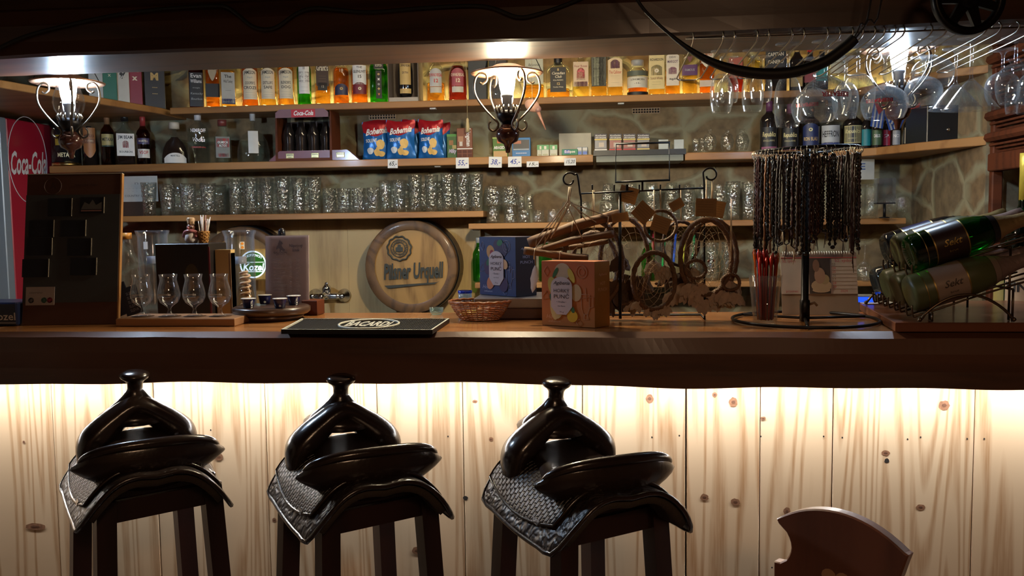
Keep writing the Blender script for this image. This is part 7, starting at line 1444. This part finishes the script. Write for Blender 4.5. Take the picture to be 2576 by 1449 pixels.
for k in range(60):
    a = 2 * PI * k / 60 + random.uniform(-.03, .03)
    px_side = math.cos(a)
    if .15 < px_side < .72 and math.sin(a) < 0 and k % 3: continue      # the gap at the front right
    kind = [0, 1, 0, 2, 1, 0, 4, 3, 0, 1, 2, 0][(k * 5) % 12]; bd = kind in (0, 1, 4) and k % 4 != 1
    R1 = .128; zo_ = .004 * math.cos(a - .5); o = necklace(kind, random.uniform(.17, .25), bd, NX + R1 * math.cos(a), NY + R1 * math.sin(a), a + PI / 2)
    o.location.z += zo_ - .008; side = 'front' if math.sin(a) < -.3 else ('back' if math.sin(a) > .3 else ('left end' if px_side < 0 else 'right end'))
    o['label'] = '%s %s necklace hanging at the %s of the black ring stand' % (NMAT[kind][0], 'beaded' if bd else 'cord', side); o['group'] = '%s %s necklaces at the %s of the ring stand' % (NMAT[kind][0], 'beaded' if bd else 'cord', side)
for grp in set(o['group'] for o in COL.objects if o.get('category') == 'necklace'):
    mem = sorted([o for o in COL.objects if o.get('group') == grp and o.get('category') == 'necklace'], key=lambda o: o.location.x / o.location.y)
    if len(mem) > 1:
        for i_, o in enumerate(mem): o['label'] = o['label'].replace(' necklace hanging', ' necklace, %s from left' % ORD[i_]).replace(' of the black ring stand', ' of the ring stand')
def calendar():
    Y0 = 2.585; x0, x1 = at(1958, 740, Y0).x, at(2146, 740, Y0).x; zt = at(2060, 630, Y0).z; c = (x0 + x1) / 2; W2 = (x1 - x0) / 2; h = zt - CT
    t = thing('desk_calendar', 'spiral-bound desk calendar with a beige photo behind the necklace stand', 'calendar', (c, Y0 - .06, CT)); T = Matrix.Rotation(-.22, 4, 'X'); PP = PL((.42, .34, .29), .6); rd = PL((.40, .05, .06), .6); f = lambda a, b: (a, -.0012, b)
    m = MB(); m.T = T; m.box(-W2, W2, 0, .002, 0, h, PL((.24, .17, .12), .6)); m.build('cardboard_stand', t)
    m = MB(); m.T = T; m.box(-W2, W2, -.0012, -.0004, h * .33, h * .97, PP); m.box(-W2, W2, -.0018, -.0012, h * .905, h * .915, rd)
    m.text('52. týden', .012, rd, lambda a, b: (a, -.0016, b), 0, 0, -W2 * .78, h * .86, W2 * .34); m.text('52. týden', .012, rd, lambda a, b: (a, -.0016, b), 0, 0, W2 * .66, h * .86, W2 * .46); m.text('2024', .010, rd, lambda a, b: (a, -.0016, b), 0, 0, W2 * .64, h * .375); m.text('prosinec', .010, rd, lambda a, b: (a, -.0016, b), 0, 0, -W2 * .72, h * .375)
    for k, s_ in enumerate(['23', '24', '25', '26', '27', '28', '29']): m.text(s_, .010, rd if k > 4 or k in (1, 2) else PL((.12, .1, .1), .6), lambda a, b: (a, -.0016, b), 0, 0, W2 * .40, h * (.80 - .06 * k)); m.box(W2 * .34, W2 * .97, -.0016, -.0012, h * (.77 - .06 * k), h * (.772 - .06 * k), PL((.30, .24, .20), .6))
    m.build('calendar_page', t)
    m = MB(); m.T = T; m.box(-W2 * .26, W2 * .30, -.0020, -.0012, h * .335, h * .90, PL((.035, .022, .018), .5))
    for (cx, cz, rx, rz_, col) in [(.06, .46, .30, .10, (.36, .25, .15)), (.02, .62, .16, .13, (.30, .17, .11)), (.16, .56, .14, .08, (.28, .20, .10)), (-.08, .78, .10, .10, (.16, .08, .05)), (.05, .39, .26, .04, (.42, .28, .18))]:
        m.add([((cx + rx * math.cos(q)) * W2 * .9, -.0026 - cz * .0004, (cz + rz_ * math.sin(q)) * h) for q in [2 * PI * k / 16 for k in range(16)]], [tuple(range(16))], PL(col, .5))
    m.build('photo', t)
    m = MB(); m.T = T
    for k in range(30): x_ = -W2 * .94 + W2 * 1.88 * k / 29; m.tube([(x_, .004 * math.cos(q), h * .985 + .005 * math.sin(q)) for q in [2 * PI * j / 8 for j in range(8)]], .0010, PL((.6, .6, .6), .4), 4, True)
    m.build('spiral_binding', t)
calendar()

# ================================================================ SPARKLING WINE RACK at the right end
def board():
    P_ = [(.690, 2.150), (1.42, 2.150), (1.42, 2.70), (.752, 2.70)]; m = MB(); m.prism(P_, CT, CT + .022, wood('mahogany_board', (.20, .065, .030), (.11, .035, .018), 'X', .35, .4, 1., 8, .1), .002)
    tag(m.build('wooden_board'), 'red-brown wooden board under the sparkling wine rack', 'board')
board()
ZB = CT + .0228; RK = plain('bronze_rack_wire', (.16, .11, .07), .35, .9, .15, 40)
ANG = .30
ROWS = [[(2.200, 0), (2.310, 0), (2.420, 0), (2.530, 1)], [(2.235, 2), (2.345, 0), (2.455, 1)]]
def champ_axis(row):
    z0 = ZB + .062 if row == 0 else ZB + .158; return (.735 if row == 0 else .742, z0)
def champagne(Y, kind, row, lab):
    x0, z0 = champ_axis(row); sh = (Y - 2.2) * .06
    t = thing('sparkling_wine_bottle', lab, 'bottle', (x0 + sh, Y, z0), 0, 'sparkling wine bottles lying in the rack'); t.rotation_euler = (0, PI / 2 - ANG, 0)
    r = .0455; G = [solid_like['frost'], solid_like['darkblue'], solid_like['green']][kind]
    m = MB(); m.lathe([(.020, .008), (r * .85, .0), (r, .010), (r, .150), (r * .95, .170), (r * .78, .195), (r * .52, .225), (r * .36, .255), (.0148, .285), (.0155, .315), (.0003, .316)], G, 36); m.build('glass_body', t)
    foil = [plain('rose_foil', (.30, .21, .19), .4, .3, .15, 60, .4), plain('blue_gold_foil', (.40, .30, .12), .35, .6, .4, 30, .4), plain('gold_foil', (.50, .36, .18), .35, .6, .2, 60, .4)][kind]
    m = MB(); m.lathe([(r * .70 + .001, .208), (r * .53 + .001, .226), (r * .37 + .001, .256), (.0165, .285), (.0178, .300), (.0178, .318), (.0003, .320)], foil, 30, cap0=False); m.build('neck_foil', t)
    body_lab = [(.34, .25, .20), (.020, .020, .10), (.035, .016, .014)][kind]
    def wrap(z0_, z1_, col, e=.0008, metal=None):
        mm = MB(); mt = metal or PL(col, .35); mm.lathe([(r + e, z0_), (r + e, z1_)], mt, 40, cap0=False, cap1=False); return mm
    mm = wrap(.052, .130, body_lab); g = plain('gold_trim', (.60, .42, .14), .3, .9)
    mm.lathe([(r + .0012, .050), (r + .0012, .053)], g, 40, cap0=False, cap1=False); mm.lathe([(r + .0012, .127), (r + .0012, .130)], g, 40, cap0=False, cap1=False); mm.lathe([(r + .0012, .030), (r + .0012, .0315)], g, 40, cap0=False, cap1=False)
    # lettering wraps the side facing the room: local -y, reading along the bottle
    f = lambda a, b: (-(r + .0016) * math.sin(b / r), -(r + .0016) * math.cos(b / r), .090 + a)
    mm.text('Sekt', .022, PL((.05, .03, .02), .4) if kind == 0 else g, f, .01, .4, 0, .004, .045); mm.text('brut', .008, PL((.12, .08, .06), .4) if kind == 0 else g, f, .01, 0, 0, -.016, .02); mm.build('label', t)
    m = MB(); m.lathe([(r * .80 + .001, .192), (r * .66 + .0012, .210)], PL((.26, .19, .16) if kind == 0 else (.02, .018, .02), .35), 36, cap0=False, cap1=False); m.build('neck_label', t)
solid_like = {'frost': plain('frosted_pale_green_glass', (.12, .135, .05), .38, 0, .08, 10, coat=.2, trans=.25), 'darkblue': plain('near_black_blue_glass', (.006, .010, .014), .07, 0, .2, 10, coat=.5), 'green': thin('bright_green_glass', (.05, .40, .07), 1.6, .05, 0, 10, .22, (.01, .30, .03))}
DESC = [['pale frosted sparkling wine bottle with a rosy label, front of the lower row', 'pale frosted sparkling wine bottle, second in the lower row', 'pale frosted sparkling wine bottle, third in the lower row', 'dark sparkling wine bottle with a navy label, rear of the lower row'], ['bright green sparkling wine bottle with a dark label and gold foil, front upper row', 'pale frosted sparkling wine bottle, middle of the upper row', 'dark sparkling wine bottle with a navy label, rear of the upper row']]
for row in (0, 1):
    for j, (Y, kd) in enumerate(ROWS[row]): champagne(Y, kd, row, DESC[row][j])
# wine inside the green bottle
def rackframe():
    t = thing('wine_bottle_rack', 'bronze wire rack holding seven tilted sparkling wine bottles in two rows', 'bottle rack', (0, 0, ZB)); 
    for Y in (2.150 + .006, 2.585):
        m = MB(); xa, xb_ = at(2312, 815, 2.16).x, at(2548, 815, 2.16).x; hh = .062
        m.tube([(xa + (xb_ - xa) * i / 18, Y, .003 + hh * math.sin(PI * i / 18) ** .75) for i in range(19)], .0034, RK, 7); m.ball((xa, Y, .006), .0055, RK, 8); m.ball((xb_, Y, .006), .0055, RK, 8); m.build('arched_foot', t)
    for row in (0, 1):
        x0, z0 = champ_axis(row); z0 -= ZB; dn = .0455 + .0045; ux, uz = math.cos(ANG), math.sin(ANG); nx_, nz_ = math.sin(ANG), -math.cos(ANG)
        for (Y, kd) in ROWS[row]:
            for s_ in (-1, 1):
                sh = (Y - 2.2) * .06; ax = x0 + sh + nx_ * dn * .93; az = z0 + nz_ * dn * .93; yy = Y + s_ * .021; m = MB()
                m.tube(smooth_pts([(ax - .012 - .028 * nx_ * -0, yy, az + .020), (ax - .009, yy, az - .004), (ax + .01 * ux, yy, az + .006 * uz - .004), (ax + .15 * ux, yy, az + .15 * uz), (ax + .30 * ux, yy, az + .30 * uz)], 4), .0024, RK, 6); m.build('bottle_rail', t)
        Ya, Yb_ = ROWS[row][0][0] - .035, ROWS[row][-1][0] + .035
        for d_ in (.03, .22):
            ax = x0 + nx_ * dn + d_ * ux; az = z0 + nz_ * dn + d_ * uz - .003; m = MB(); m.tube([(ax, Ya, az), (ax + .02, Yb_, az)], .003, RK, 6); m.build('cross_wire', t)
            for Yq, dx in ((Ya, 0), (Yb_, .02)): m = MB(); m.tube([(ax + dx, Yq, az), (ax + dx, Yq, .0)], .003, RK, 6); m.build('upright', t)
rackframe()
# bottles standing behind at the right edge, paper and card reader
def stand_bottle(px, pyb_, Y, pyt, r, lab, glass, capc, labs, name='wine_bottle', zb=None):
    p = at(px, 700, Y); zb = zb or (CT); H = at(px, pyt, Y).z - zb
    t = thing(name, lab, 'bottle', (p.x, Y, zb), face(p.x, Y)); m = MB(); m.lathe([(r * .9, 0), (r, .006), (r, H * .56), (r * .93, H * .61), (r * .65, H * .67), (.017, H * .74), (.0145, H * .80), (.0145, H)], glass, 30); m.build('glass_body', t)
    m = MB(); m.lathe([(.0160, H * .76), (.0160, H * .93), (.0168, H * .935), (.0168, H + .002), (.0003, H + .003)], capc, 24); m.build('foil_cap', t)
    for (z0, z1, hw, col, arch, tx) in labs: put_label(t, r, z0 * H, z1 * H, hw, col, arch, tx)
YG = 2.78
stand_bottle(2572, 800, 2.72, 387, .048, 'tall green wine bottle with a yellow neck foil at the right edge', thin('deep_green_glass', (.02, .16, .04), 1.6, .06, 0, 10, .15, (.01, .10, .03)), plain('yellow_neck_foil', (.50, .38, .05), .4, .3, .1, 40, .3), [lab1(.08, .42, 1.1, (.34, .25, .18), 0, ('VINO', .2, BLK, .7, .03), ('NERA', .2, BLK, .3, .03))], zb=1.0)
stand_bottle(2532, 800, 2.50 + .33, 620, .036, 'dark bottle with a mustard label beside the right edge behind the rack', G_DARK, PL(BLK, .3), [lab1(.25, .80, 1.2, (.28, .22, .07), 0, ('USB', .14, BLK, .9, .03), ('BLOX', .12, BLK, .25, .03, 0, 1.4))], 'liqueur_bottle', 1.0)
# card reader and papers
t = thing('card_reader', 'small grey card reader with a blue-lit screen behind the lower bottles', 'card reader', (at(2170, 760, 2.66).x, 2.655, CTZ + .0)); 
t.location.z = 1.0005; m = MB(); m.box(-.03, .03, -.02, .02, 0, .165, PL((.25, .27, .29), .4), .003); m.build('reader_body', t); m = MB(); m.box(-.024, .024, -.0215, -.0202, .145, .160, glow('blue_screen', (.02, .10, .9), 1.2)); m.build('screen', t)
m = MB(); m.T = Matrix.Translation((.80, 2.64, CT + .0226)) @ Matrix.Rotation(.1, 4, 'Z'); m.box(-.055, .12, -.045, .035, 0, .0014, PL((.5, .5, .52), .6)); m.T = Matrix.Identity(4); tag(m.build('paper_sheet'), 'white paper sheet at the rear left corner of the red-brown board', 'paper')
